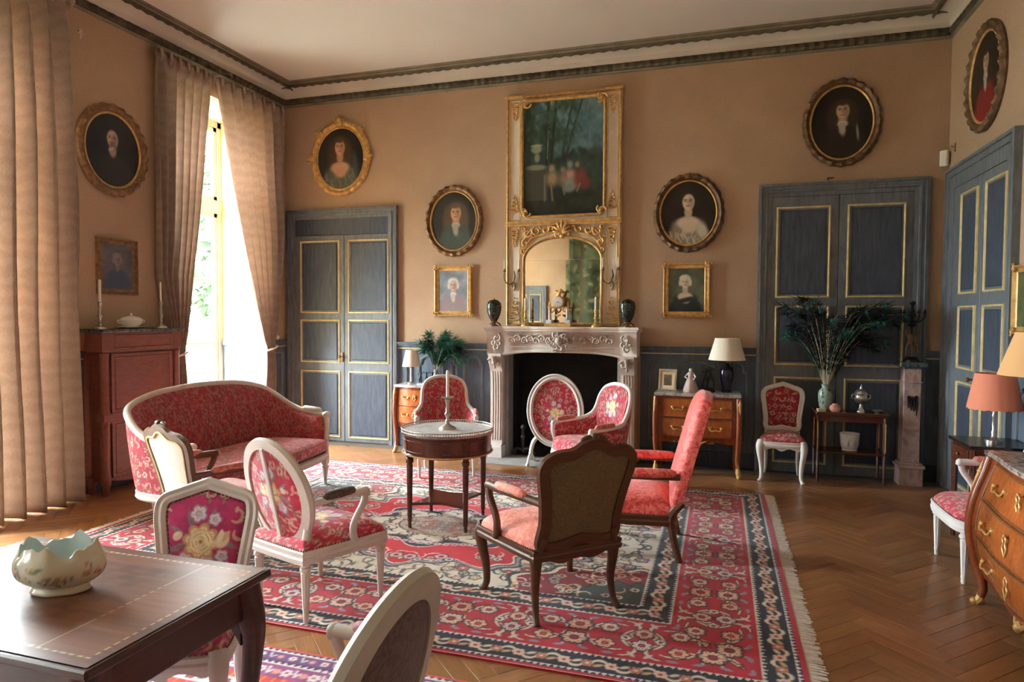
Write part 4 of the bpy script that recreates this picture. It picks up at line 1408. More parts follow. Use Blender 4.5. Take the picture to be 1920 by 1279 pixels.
def carpet_rgb(x, y, hx, hy):
    ax, ay = np.abs(x), np.abs(y)
    dx, dy = hx - ax, hy - ay
    d = np.minimum(dx, dy)
    s_ = np.where(dy < dx, x, y)
    C = np.tile(IVORY, (len(x), 1))
    def band(lo, hi, fn):
        i = np.where((d >= lo) & (d < hi))[0]
        if len(i): C[i] = fn(s_[i], d[i], i)
    # ---- field on folded quarter
    i = np.where(d >= .80)[0]
    fx, fy = ax[i], ay[i]
    cv = Canvas(fx, fy, IVORY)
    cv.C *= (.92 + .16 * fbm(fx * 22, fy * 22, 8)[:, None])
    FX, FY = hx - .84, hy - .84
    rnd = random.Random(4)
    ol = C8(46, 42, 48); green = C8(112, 112, 92)
    for _ in range(260):                                       # ivory ground: vines, leaves and blossoms
        px, py = rnd.uniform(0, FX), rnd.uniform(0, FY)
        a0 = rnd.uniform(0, 2 * pi)
        cv.stroke(arc(px, py, rnd.uniform(.04, .08), a0, a0 + rnd.choice((-1, 1)) * 3.4, 8, -.45), .0075, rnd.choice((ol, ol, green, C8(120, 96, 80))))
    for _ in range(170):
        px, py, a0 = rnd.uniform(0, FX), rnd.uniform(0, FY), rnd.uniform(0, 2 * pi)
        cv.blob(px, py, .034, .011, rnd.choice((ol, green, C8(90, 100, 104), C8(170, 150, 120))), a0)
    for _ in range(96):
        px, py = rnd.uniform(0, FX), rnd.uniform(0, FY)
        cv.flower(px, py, rnd.uniform(.024, .045), rnd.choice((C8(196, 110, 100), C8(184, 60, 64), C8(206, 176, 150), C8(150, 130, 146))), CREAM, ol, rnd.choice((5, 6, 7)), rnd.random() * 6)
    # corner spandrels
    sp = (1 - fx / FX) ** 2 * 1.25 + (1 - fy / FY) ** 2 * 1.0
    ang = np.arctan2(FY - fy, FX - fx + 1e-6)
    rr = np.hypot((FX - fx) / .74, (FY - fy) / .46) + .06 * np.cos(ang * 14)
    for (lim, colr) in ((1.06, ol), (1.02, CREAM), (.97, C8(136, 22, 40))):
        q = np.where(rr < lim)[0]; cv.C[q] = colr
    q = rr < .5
    cv.C[np.where(rr < .55)[0]] = ol
    cv.C[np.where(rr < .52)[0]] = C8(72, 78, 70)
    keep = cv.C.copy()
    c2 = Canvas(fx, fy, IVORY); c2.C = cv.C
    for _ in range(70):
        px, py = FX - rnd.uniform(0, .8), FY - rnd.uniform(0, .5)
        if hypot((FX - px) / .74, (FY - py) / .46) < .98:
            if rnd.random() < .5:
                a0 = rnd.uniform(0, 6)
                c2.stroke(arc(px, py, .05, a0, a0 + 3.6, 8, -.4), .0075, rnd.choice((CREAM, C8(206, 160, 120))))
            else:
                c2.flower(px, py, rnd.uniform(.026, .045), rnd.choice((CREAM, C8(214, 150, 120), C8(180, 160, 150))), C8(150, 30, 40), ol, 6)
    # red lobed medallion
    th = np.arctan2(fy / .80, fx / 1.30)
    rad = np.hypot(fx / 1.30, fy / .80)
    lob = .88 + .075 * np.cos(th * 12) + .035 * np.cos(th * 28)
    for (off, colr) in ((.085, ol), (.065, C8(150, 140, 150)), (.035, NAVY), (.02, CREAM), (.0, C8(196, 12, 40))):
        c2.C[np.where(rad < lob + off)[0]] = colr
    q = np.where(rad < lob)[0]
    c2.C[q] *= (.9 + .2 * fbm(fx[q] * 30, fy[q] * 30, 21)[:, None])
    c3 = c2
    for (cx, cy) in ((.95, .05), (.80, .30), (.55, .50), (.25, .60), (.05, .66), (.70, .08), (1.0, .22)):
        if True:
            for k_ in range(4):
                a0 = rnd.uniform(0, 6)
                c3.stroke(arc(cx + rnd.uniform(-.05, .05), cy + rnd.uniform(-.05, .05), .06, a0, a0 + 2.6, 7, -.3), .0065, C8(216, 196, 180))
            c3.flower(cx, cy, .05, C8(222, 176, 168), C8(150, 30, 50), NAVY, 6)
            c3.flower(cx + .07, cy + .03, .034, C8(216, 206, 198), C8(180, 60, 70), NAVY, 6)
            c3.flower(cx - .06, cy + .04, .03, C8(222, 176, 150), C8(180, 60, 70), NAVY, 5)
    # ivory / navy inner medallion
    th2 = np.arctan2(fy / .40, fx / .62)
    rd2 = np.hypot(fx / .62, fy / .40)
    lob2 = .96 + .14 * np.cos(th2 * 8)
    for (off, colr) in ((.10, CREAM), (.075, NAVY), (-.06, C8(196, 150, 140)), (-.08, NAVY), (-.10, IVORY)):
        c3.C[np.where(rd2 < lob2 + off)[0]] = colr
    for k_ in range(16):
        a0 = k_ * pi / 30
        c3.flower(.62 * .98 * cos(a0 * 1.0), .40 * .98 * sin(a0), .032, C8(200, 170, 180), C8(120, 40, 60), None, 6)
    for _ in range(46):
        a0, r0 = rnd.uniform(0, pi / 2), rnd.uniform(.30, .80)
        px, py = .62 * r0 * cos(a0), .40 * r0 * sin(a0)
        b0 = rnd.uniform(0, 6)
        c3.stroke(arc(px, py, .04, b0, b0 + 3, 7, -.4), .0075, rnd.choice((ol, NAVY, C8(130, 40, 50))))
    rd3 = np.hypot(fx / .34, fy / .22)
    for (lim, colr) in ((1.04, ol), (1.0, C8(176, 152, 136))):
        c3.C[np.where(rd3 < lim)[0]] = colr
    for k_ in range(14):
        c3.flower(rnd.uniform(0, .26), rnd.uniform(0, .15), .03, rnd.choice((C8(150, 130, 120), C8(190, 110, 100), C8(204, 186, 168))), C8(140, 60, 60), C8(120, 100, 90), 6)
    C[i] = c3.C
    # ---- borders
    band(.0, .022, lambda s, t, i: np.tile(C8(176, 16, 44), (len(i), 1)))
    band(.022, .05, lambda s, t, i: zigzag(s, (t - .022) / .028, C8(216, 210, 206), NAVY))
    band(.05, .17, lambda s, t, i: guard(s, t - .11, C8(36, 32, 50), .12))
    band(.17, .20, lambda s, t, i: zigzag(s, (t - .17) / .03, C8(216, 206, 196), NAVY))
    band(.20, .62, lambda s, t, i: main_border(s, t - .41))
    band(.62, .645, lambda s, t, i: zigzag(s, (t - .62) / .025, NAVY, C8(216, 206, 196)))
    band(.645, .775, lambda s, t, i: guard(s, t - .71, C8(44, 38, 48), .13, .24))
    band(.775, .80, lambda s, t, i: zigzag(s, (t - .775) / .025, C8(216, 206, 196), NAVY))
    return C

def fringe(parent, x, y0, y1, sx, ln=.085):
    rnd = random.Random(9)
    g = G()
    y = y0
    while y < y1:
        l = ln * rnd.uniform(.75, 1.05)
        dy = rnd.uniform(-.012, .012)
        w_ = .0045
        z = .007
        v_ = [(x, y - w_, z), (x + sx * l * .5, y - w_ + dy * .4, z * .8), (x + sx * l, y + dy - w_ * 1.3, .003), (x, y + w_, z), (x + sx * l * .5, y + w_ + dy * .4, z * .8), (x + sx * l, y + dy + w_ * 1.3, .003)]
        v_ += [(a, b, .001) for a, b, c in v_]
        g.add(v_, [(0, 1, 4, 3), (1, 2, 5, 4), (0, 6, 7, 1), (1, 7, 8, 2), (3, 4, 10, 9), (4, 5, 11, 10), (2, 8, 11, 5)])
        y += .0105
    return tag(g.build('fringe', 'fringe_cotton', parent, False), kind='stuff')

def carpet():
    x0, y0, x1, y1 = RUG
    t = thing('carpet', 'large red and ivory medallion carpet with floral borders and white fringe', 'rug')
    o, X, Y = np_grid('carpet_pile', x0, y0, x1, y1, 660, 490, .011, 'rug_wool')
    o.parent = t
    cx, cy = (x0 + x1) / 2, (y0 + y1) / 2
    col_attr(o, carpet_rgb(X - cx, Y - cy, (x1 - x0) / 2, (y1 - y0) / 2))
    g = G().box(x0, y0, .001, x1, y1, .0106); g.build('backing', 'red_thread', t, False)
    fringe(t, x1, y0 + .01, y1 - .01, 1)
    fringe(t, x0, y0 + .01, y1 - .01, -1)
carpet()

def runner():
    x0, y0, x1, y1 = RUG2
    t = thing('striped_rug', 'purple, white and orange banded tribal rug at the bottom edge', 'rug')
    o, X, Y = np_grid('rug_pile', x0, y0, x1, y1, 380, 260, .008, 'rug_wool')
    o.parent = t
    d = y1 - Y
    C = np.tile(C8(150, 40, 60), (len(X), 1))
    PUR, MAG, ORG, WHT, GRY = C8(112, 66, 116), C8(150, 74, 124), C8(206, 72, 56), C8(222, 212, 210), C8(96, 96, 112)
    bands = [(0, .012, 'o', ORG), (.012, .035, 'z', WHT), (.035, .105, 'f', PUR), (.105, .135, 'z', WHT), (.135, .235, 'f', MAG), (.235, .285, 's', ORG), (.285, .36, 'f', WHT), (.36, .40, 's', ORG), (.40, .44, 'z', WHT), (.44, .54, 'f', PUR), (.54, .57, 'z', WHT)]
    per = .57
    dm = np.mod(d, per)
    for (a, b, kd, c_) in bands:
        i = np.where((dm >= a) & (dm < b))[0]
        if not len(i): continue
        if kd in 'os':
            C[i] = c_ * (.9 + .2 * fbm(X[i] * 30, dm[i] * 30, 2)[:, None])
            if kd == 's':
                q = np.mod(X[i] / .05, 1) < .25; C[i[q]] = C8(226, 120, 80)
        elif kd == 'z':
            C[i] = zigzag(X[i], (dm[i] - a) / (b - a), c_, PUR * .7, .035)
        else:
            P = .17 if (b - a) < .09 else .14
            s_ = np.mod(X[i] + P / 2, P) - P / 2
            cv = Canvas(s_, dm[i] - (a + b) / 2, c_)
            cv.C *= (.85 + .3 * fbm(X[i] * 40, dm[i] * 14, 5)[:, None])
            w_ = b - a
            dk = C8(60, 40, 70)
            if c_ is WHT:
                cv.flower(0, 0, w_ * .36, C8(196, 60, 60), WHT, dk, 6)
                cv.blob(-P * .36, 0, w_ * .3, w_ * .18, GRY, .6); cv.blob(P * .36, 0, w_ * .3, w_ * .18, GRY, -.6)
            else:
                cv.flower(0, 0, w_ * .33, WHT, C8(190, 80, 90), None, 6)
                cv.blob(-P * .38, 0, w_ * .22, w_ * .2, C8(216, 150, 140), 0)
                cv.stroke([(P * .25, -w_ * .3), (P * .35, w_ * .2), (P * .45, -w_ * .1)], w_ * .06, WHT)
            C[i] = cv.C
    col_attr(o, C)
    G().box(x0, y0, .001, x1, y1, .0076).build('backing', 'red_thread', t, False)
runner()

# ------------------------------------------------------------------ round table and candlestick
def round_table():
    t = thing('round_table', 'round mahogany table with white marble top and pierced brass gallery', 'table', (-2.0, 4.73, .0115), radians(3))
    m = 'mahogany'
    top = .72
    G().lathe([(.335, .545), (.343, .55), (.343, .56), (.336, .567), (.336, .68), (.345, .686), (.347, .70)], 64).build('drum', m, t, ang=30)
    G().lathe([(.30, .698), (.345, .698), (.345, top - .004), (.34, top)], 64).build('marble_top', 'marble_white', t, ang=30)
    g = G()
    for z in (.738, .718):
        g.tube([(.352 * cos(2 * pi * i / 96), .352 * sin(2 * pi * i / 96), z) for i in range(97)], .0045, 6)
    for i in range(110):
        a = 2 * pi * i / 110
        x, y = .352 * cos(a), .352 * sin(a)
        g.tube([(x, y, .70), (x, y, .74)], .0035, 4)
    tag(g.build('brass_gallery', 'pewter', t, ang=60), kind='stuff')
    G().lathe([(.346, .55), (.352, .553), (.352, .558), (.346, .561)], 64).build('brass_moulding', 'gilt', t)
    for k_ in range(4):                                                 # drawer fronts outlined on the drum
        a0 = k_ * pi / 2 + pi / 4
        g = G()
        for (p, q) in ((a0 - .55, a0 + .55),):
            for z in (.585, .665):
                g.tube([(.339 * cos(p + (q - p) * i / 14), .339 * sin(p + (q - p) * i / 14), z) for i in range(15)], .0025, 4)
        g.build('drawer_bead', 'gilt_dark', t)
    for k_ in range(4):
        a0 = k_ * pi / 2 + pi / 4
        x, y = .312 * cos(a0), .312 * sin(a0)
        g = G().lathe([(.011, .0), (.014, .02), (.0125, .04), (.017, .05), (.024, .47), (.02, .485), (.029, .495), (.029, .52), (.022, .53), (.03, .545), (.03, .69)], 20, (x, y, 0), flute=8, fd=.12, fz=(.06, .46))
        lg = g.build('leg', m, t)
        G().ball((x, y, .012), .016, 8, .8).build('foot', 'gilt_dark', lg)
    # incurved undershelf
    pts = []
    for k_ in range(4):
        a0 = k_ * pi / 2 + pi / 4
        a1 = a0 + pi / 2
        p0, p1 = Vector((.30 * cos(a0), .30 * sin(a0))), Vector((.30 * cos(a1), .30 * sin(a1)))
        for i in range(10):
            q = i / 10
            p = p0.lerp(p1, q) * (1 - .30 * sin(pi * q))
            pts.append((p.x, p.y))
    G().prism(pts, .165, .185).build('undershelf', m, t, ang=30)
    return t
round_table()

def candlestick(name, label, loc, h, m, candle, base_r=.06, pan=True, group=None, taper=.012):
    t = thing(name, label, 'candlestick', loc, 0, group)
    prof = [(base_r, 0), (base_r, .008), (base_r * .8, .02), (base_r * .45, .03), (.012, .05), (.018, .06), (.01, .075), (.012, .09), (.02, h * .45), (.024, h * .5), (.012, h * .58), (.016, h * .66), (.01, h * .74), (.018, h * .9), (.022, h * .97), (.016, h)]
    if base_r < .05: prof = [(r * (.75 if z > .03 else 1), z) for r, z in prof]
    G().lathe(prof, 20).build('stem', m, t, ang=50)
    if pan:
        G().lathe([(.01, h - .002), (.045, h + .006), (.048, h + .016), (.044, h + .014), (.012, h + .008)], 20).build('drip_pan', m, t, ang=50)
    if candle:
        g = G().lathe([(taper, h), (taper, h + candle - .012), (taper * .6, h + candle - .002), (.002, h + candle)], 12)
        c = g.build('candle', 'candle_wax', t)
        G().tube([(0, 0, h + candle - .002), (.001, 0, h + candle + .01)], .0015, 5).build('wick', 'soot', c)
    return t
candlestick('candlestick', 'silver candlestick with tall white candle on the round table', (-2.0, 4.73, .7315), .235, 'pewter', .22, .065)
# ------------------------------------------------------------------ inlaid games table and bowl
def games_table():
    x0, x1, y0, y1, z = -2.50, -1.43, 1.18, 1.87, .742
    cx, cy = (x0 + x1) / 2, (y0 + y1) / 2
    t = thing('games_table', 'dark wooden games table with inlaid top in the bottom corner', 'table', (cx, cy, .0085))
    hx, hy = (x1 - x0) / 2, (y1 - y0) / 2
    G().box(-hx, -hy, z - .028, hx, hy, z - .002, .006).build('table_top', 'table_edge_wood', t, ang=30)
    o, X, Y = np_grid('inlaid_panel', -hx + .012, -hy + .012, hx - .012, hy - .012, 210, 140, z + .0005, 'inlaid_top')
    o.parent = t
    n = fbm(X * 5, Y * 60, 3)[:, None]
    C = C8(128, 82, 56) * (.8 + .4 * n)
    ex, ey = hx - np.abs(X), hy - np.abs(Y)
    e = np.minimum(ex, ey)
    s_ = np.where(ex < ey, Y, X)
    i = e < .05; C[i] = (C8(104, 66, 46) * (.8 + .4 * n))[i]
    dash = lambda e_, lo, hi, sel: np.where((e_ > lo) & (e_ < hi) & (np.mod(s_ / .028, 1) < .6) & sel)[0]
    C[dash(e, .046, .052, np.ones(len(X), bool))] = C8(206, 172, 132)
    ins = np.abs(X) < hx - .22                                           # central field with its own stringing
    ex2 = (hx - .22) - np.abs(X); e2 = np.minimum(ex2, ey - .05)
    q = (e2 > .0) & (e2 < .006) & (np.mod(s_ / .028, 1) < .6)
    C[q] = C8(206, 172, 132)
    q = (ex2 > 0) & (ey > .06)
    C[q] = C[q] * np.array([.9, .9, .94])
    ch = ((np.floor((X + 5) / .055) + np.floor((Y + 5) / .055)) % 2 == 0) & (np.abs(X) < .22) & (np.abs(Y) < .22)
    C[ch] = C[ch] * .86
    col_attr(o, C)
    G().box(-hx + .045, -hy + .045, z - .15, hx - .045, hy - .045, z - .028, .004).build('apron', 'table_edge_wood', t, ang=30)
    for sx in (-1, 1):
        for sy in (-1, 1):
            px, py = sx * (hx - .055), sy * (hy - .055)
            d = Vector((sx, sy)).normalized()
            path = cr([(px - d.x * .01, py - d.y * .01, z - .03), (px + d.x * .012, py + d.y * .012, z - .16), (px + d.x * .018, py + d.y * .018, .50), (px - d.x * .006, py - d.y * .006, .26), (px - d.x * .012, py - d.y * .012, .09), (px + d.x * .012, py + d.y * .012, 0)], 5)
            lg = G().tube(path, [.05, .046, .036, .026, .021, .026], 10)
            lg.build('leg', 'table_edge_wood', t)
            g = G().prism(cr([(0, 0), (.10, 0), (.06, -.02), (.02, -.07), (0, -.10)], 4), -.012, .012)
            g.apply(lambda u, v_, w_: (px - sx * (u + .02), py + w_, z - .148 + v_))
            g.build('corner_bracket', 'table_edge_wood', t)
    return t
games_table()

def jardiniere():
    t = thing('jardiniere', 'oval porcelain jardiniere with wavy rim and flower sprays on inlaid table', 'bowl', (-1.93, 1.515, .752), radians(18))
    nu, prof = 96, [(.62, 0), (.66, .008), (.60, .022), (.74, .032), (.93, .055), (1.0, .085), (.97, .11), (.88, .128), (.84, .14)]
    def wav(a, k_):
        q = k_ / (len(prof) - 1)
        return q ** 6 * (.014 * cos(a * 4 + .6) + .008 * cos(a * 9) + .004 * cos(a * 17))
    pts = []
    for k_, (r, z) in enumerate(cr(prof, 3)):
        kk = k_ / 3
        for i in range(nu):
            a = 2 * pi * i / nu
            pts.append((.135 * r * cos(a) * (1 + .02 * cos(a * 8)), .092 * r * sin(a) * (1 + .02 * cos(a * 8)), z * 1.0 + wav(a, kk)))
    m = len(pts) // nu
    inner = []
    for k_ in range(8):
        q = k_ / 7
        for i in range(nu):
            a = 2 * pi * i / nu
            r = .84 * (1 - q) + .55 * q + .15 * sin(pi * q)
            inner.append((.135 * r * .97 * cos(a), .092 * r * .97 * sin(a), .14 * (1 - q) + .035 * q + wav(a, 8) * (1 - q)))
    V = pts + inner
    rows = m + 8
    f = []
    for k_ in range(rows - 1):
        for i in range(nu):
            j = (i + 1) % nu
            f.append((k_ * nu + i, k_ * nu + j, (k_ + 1) * nu + j, (k_ + 1) * nu + i))
    f.append(tuple(range((rows - 1) * nu, rows * nu)))
    f.append(tuple(reversed(range(nu))))
    g = G().add(V, f)
    o = g.build('bowl', 'porcelain_print', t, ang=60)
    A = np.array(V)
    ang = np.arctan2(A[:, 1] / .092, A[:, 0] / .135)
    cv = Canvas(ang, A[:, 2] * 9, C8(206, 200, 178))
    inn = np.arange(len(V)) >= len(pts)
    rnd = random.Random(8)
    for _ in range(46):
        u, v_ = rnd.uniform(-pi, pi), rnd.uniform(.35, .95)
        cv.flower(u, v_, rnd.uniform(.06, .12), rnd.choice((C8(196, 140, 150), C8(150, 130, 150), C8(176, 150, 110))), C8(210, 190, 120), None, 5)
        cv.blob(u + .12, v_ - .06, .10, .035, C8(122, 130, 104), rnd.uniform(0, 3))
    cv.C[inn] = C8(196, 208, 204)
    col_attr(o, cv.C)
    return t
jardiniere()

# ------------------------------------------------------------------ commodes
def bail(parent, x, z, ys, m='gilt', w_=.06):
    """swag handle with two leaf roses"""
    g = G()
    for s_ in (-1, 1):
        g.ball((x + s_ * w_, ys - .008, z), .012, 8)
        for q in range(3):
            a = q * 2.1 + .5
            g.tube([(x + s_ * w_, ys - .006, z), (x + s_ * (w_ + .022 * cos(a)), ys - .008, z + .022 * sin(a))], [.007, .003], 6)
    g.tube(cr([(x - w_, ys - .014, z), (x - w_ * .7, ys - .024, z - .026), (x, ys - .026, z - .018), (x + w_ * .7, ys - .024, z - .026), (x + w_, ys - .014, z)], 4), .0055, 6)
    return g.build('handle', m, parent)

def escutcheon(parent, x, z, ys, m='gilt', s=1.0):
    g = G()
    for s_ in (-1, 1):
        g.tube([(x + s_ * a * s, ys - .008, z + b * s) for a, b in cr([(0, .05), (.018, .035), (.010, .012), (.022, -.01), (.008, -.035), (0, -.055)], 4)], [.005, .006, .006, .006, .005, .003], 6)
    g.ball((x, ys - .008, z + .05 * s), .009 * s, 6)
    return g.build('escutcheon', m, parent)

def commode(name, label, loc, rz, W, Dp, H, drawers, bulge, marble_m, wood_m='kingwood', legs=.12, plan=.05, mounts=1.0, group=None, apron_drop=True):
    """bombe chest: local x across, front to -y, back at y=+Dp/2"""
    t = thing(name, label, 'commode', loc, rz, group)
    hw, hd = W / 2, Dp / 2
    zt = H - .028
    def fr(x, z):
        """front surface y"""
        q = (z - legs) / (zt - legs)
        b = bulge * sin(pi * min(max(q * .9 + .12, 0), 1)) ** 1.2
        p = plan * (cos(pi * x / hw) * .5 + .5) - plan * .25 * (1 - abs(x) / hw)
        return -hd - b - p
    def sd(y, z):
        q = (z - legs) / (zt - legs)
        return bulge * .7 * sin(pi * min(max(q * .9 + .12, 0), 1)) ** 1.2
    nx, nz = 26, 18
    # carcass: closed skin front + sides
    V, f = [], []
    def surf(fn, nu, nv):
        o = len(V)
        for i in range(nu):
            for j in range(nv):
                V.append(fn(i / (nu - 1), j / (nv - 1)))
        for i in range(nu - 1):
            for j in range(nv - 1):
                f.append((o + i * nv + j, o + (i + 1) * nv + j, o + (i + 1) * nv + j + 1, o + i * nv + j + 1))
    low = lambda x: legs - (.035 * (1 - (abs(x) / hw)) ** 2 * (1 if apron_drop else 0)) + .03 * sin(pi * min(abs(x) / hw * 1.25, 1)) ** 2
    surf(lambda u, v_: ((u * 2 - 1) * hw, fr((u * 2 - 1) * hw, low((u * 2 - 1) * hw) + (zt - low((u * 2 - 1) * hw)) * v_), low((u * 2 - 1) * hw) + (zt - low((u * 2 - 1) * hw)) * v_), nx, nz)
    for s_ in (-1, 1):
        def side(u, v_, s_=s_):
            z = legs + .03 * sin(pi * u) + (zt - legs - .03 * sin(pi * u)) * v_
            y0 = fr(s_ * hw, z)
            y = y0 + (hd - y0) * u
            return (s_ * (hw + sd(y, z) * sin(pi * min(u * 1.2, 1)) * .6), y, z)
        surf(side, 10, nz)
    o = len(V)
    g = G().add(V, f)
    g.box(-hw + .01, -hd + .02, legs + .03, hw - .01, hd, zt)
    g.build('carcass', wood_m + '_dark', t, ang=50)
    # drawers
    zs = np.linspace(legs + .055, zt - .02, drawers + 1)
    for k_ in range(drawers):
        a, b = zs[k_] + .006, zs[k_ + 1] - .006
        g = G().grid(lambda u, v_: ((u * 2 - 1) * hw * .84, fr((u * 2 - 1) * hw * .84, a + (b - a) * v_) - .009, a + (b - a) * v_), 24, 8)
        n0 = g.mark()
        pts = list(g.v)
        edge = [i * 8 for i in range(24)] + [23 * 8 + j for j in range(1, 8)] + [i * 8 + 7 for i in range(22, -1, -1)] + [j for j in range(6, 0, -1)]
        bk = [(pts[i][0], pts[i][1] + .014, pts[i][2]) for i in edge]
        ne = len(edge)
        g.v += bk
        for i in range(ne):
            j = (i + 1) % ne
            g.f.append((edge[j], edge[i], n0 + i, n0 + j))
        dr = g.build('drawer', wood_m, t, ang=45)
        # brass fillet round the drawer
        g = G().tube([(pts[i][0] * .985, pts[i][1] - .002, a + (pts[i][2] - a) * .94 + (b - a) * .03) for i in edge + [edge[0]]], .0028 * mounts, 5)
        g.build('inlay_line', 'gilt_old', dr)
        zc = (a + b) / 2
        for s_ in (-1, 1):
            x = s_ * hw * .46
            bail(dr, x, zc + .01, fr(x, zc) - .008, 'gilt', min(.055, hw * .16) * mounts)
        escutcheon(dr, 0, zc, fr(0, zc) - .008, 'gilt', .8 * mounts)
    # legs with gilt mounts
    for s_ in (-1, 1):
        for (yy, back) in ((0, False), (hd - .025, True)):
            if back:
                path = [(s_ * (hw - .02), yy, legs + .08), (s_ * (hw - .02), yy, .0)]
                G().tube(path, [.028, .02], 8).build('leg', wood_m + '_dark', t)
            else:
                zz = np.linspace(zt - .01, legs, 9)
                path = [(s_ * (hw + .004 + sd(0, z) * .25), fr(s_ * hw, z) - .002, z) for z in zz] + [(s_ * (hw - .004), fr(s_ * hw, legs) + .004, legs * .55), (s_ * (hw + .002), fr(s_ * hw, legs) - .006, legs * .2), (s_ * (hw + .012), fr(s_ * hw, legs) - .02, 0)]
                lg = G().tube(path, [.028] * 9 + [.024, .017, .015], 10).build('leg', wood_m + '_dark', t)
                g = G().tube([Vector(p) + Vector((s_ * .008, -.02, 0)) for p in path[:4]], [.006, .016, .012, .003], 8)
                g.ball(Vector(path[1]) + Vector((s_ * .006, -.022, 0)), .017, 8)
                g.build('corner_mount', 'gilt', lg)
                g = G().tube([Vector(path[-3]), Vector(path[-2]), Vector(path[-1]) + Vector((0, -.004, .006))], [.006, .024, .022], 8)
                g.ball(Vector(path[-1]) + Vector((0, -.012, .014)), .022, 8)
                g.tube([Vector(p) + Vector((s_ * .004, -.012, 0)) for p in path[-4:]], [.003, .008, .01, .012], 6)
                g.build('sabot', 'gilt', lg)
    # apron mount
    y0 = fr(0, low(0)) - .008
    g = G()
    for s_ in (-1, 1):
        g.tube(cr([(0, y0, low(0) + .035), (s_ * .03, y0 - .004, low(0) + .02), (s_ * .06, y0 + .004, low(0) + .045), (s_ * .10, fr(.10, .1) - .004, low(.10) + .03), (s_ * .085, fr(.085, .1) - .004, low(.085) + .055)], 4), [.012, .013, .01, .008, .004], 6)
    g.ball((0, y0 - .004, low(0) + .01), .026, 8)
    g.build('apron_mount', 'gilt', t)
    # marble top follows the plan
    edge = [((u * 2 - 1) * (hw + .025), fr((u * 2 - 1) * hw, zt) - .028) for u in np.linspace(0, 1, 25)]
    poly = edge + [(hw + .025, hd), (-hw - .025, hd)]
    g = G()
    n = len(poly)
    cxy = (0, 0)
    lv = [(.985, zt), (1.0, zt + .007), (.99, zt + .014), (1.0, zt + .022), (.985, H)]
    for (q, z) in lv:
        g.v += [(x * q, (y if y >= hd else y * q), z) for x, y in poly]
    for k_ in range(len(lv) - 1):
        for i in range(n):
            j = (i + 1) % n
            g.f.append((k_ * n + i, k_ * n + j, (k_ + 1) * n + j, (k_ + 1) * n + i))
    g.f += [tuple(reversed(range(n))), tuple(range((len(lv) - 1) * n, len(lv) * n))]
    g.build('marble_top', marble_m, t, ang=30)
    return t

commode('marquetry_commode', 'large bulging marquetry commode with gilt mounts and brown marble top, three drawers deep', (1.735, 3.68, 0), -pi / 2, 1.22, .58, .87, 3, .085, 'marble_brown', 'kingwood', .16, .06, 1.25)
commode('bombe_chest', 'two-drawer bombe chest with grey marble top to the right of the fireplace', (-.215, 7.155, 0), 0, .80, .42, .83, 2, .025, 'marble_grey', 'kingwood', .33, .02, 1.0)
commode('small_bombe_chest', 'small orange wood chest with white lamp beside the blue double door', (-3.36, 7.20, 0), 0, .52, .34, .80, 2, .03, 'marble_grey', 'kingwood', .30, .05, .9)

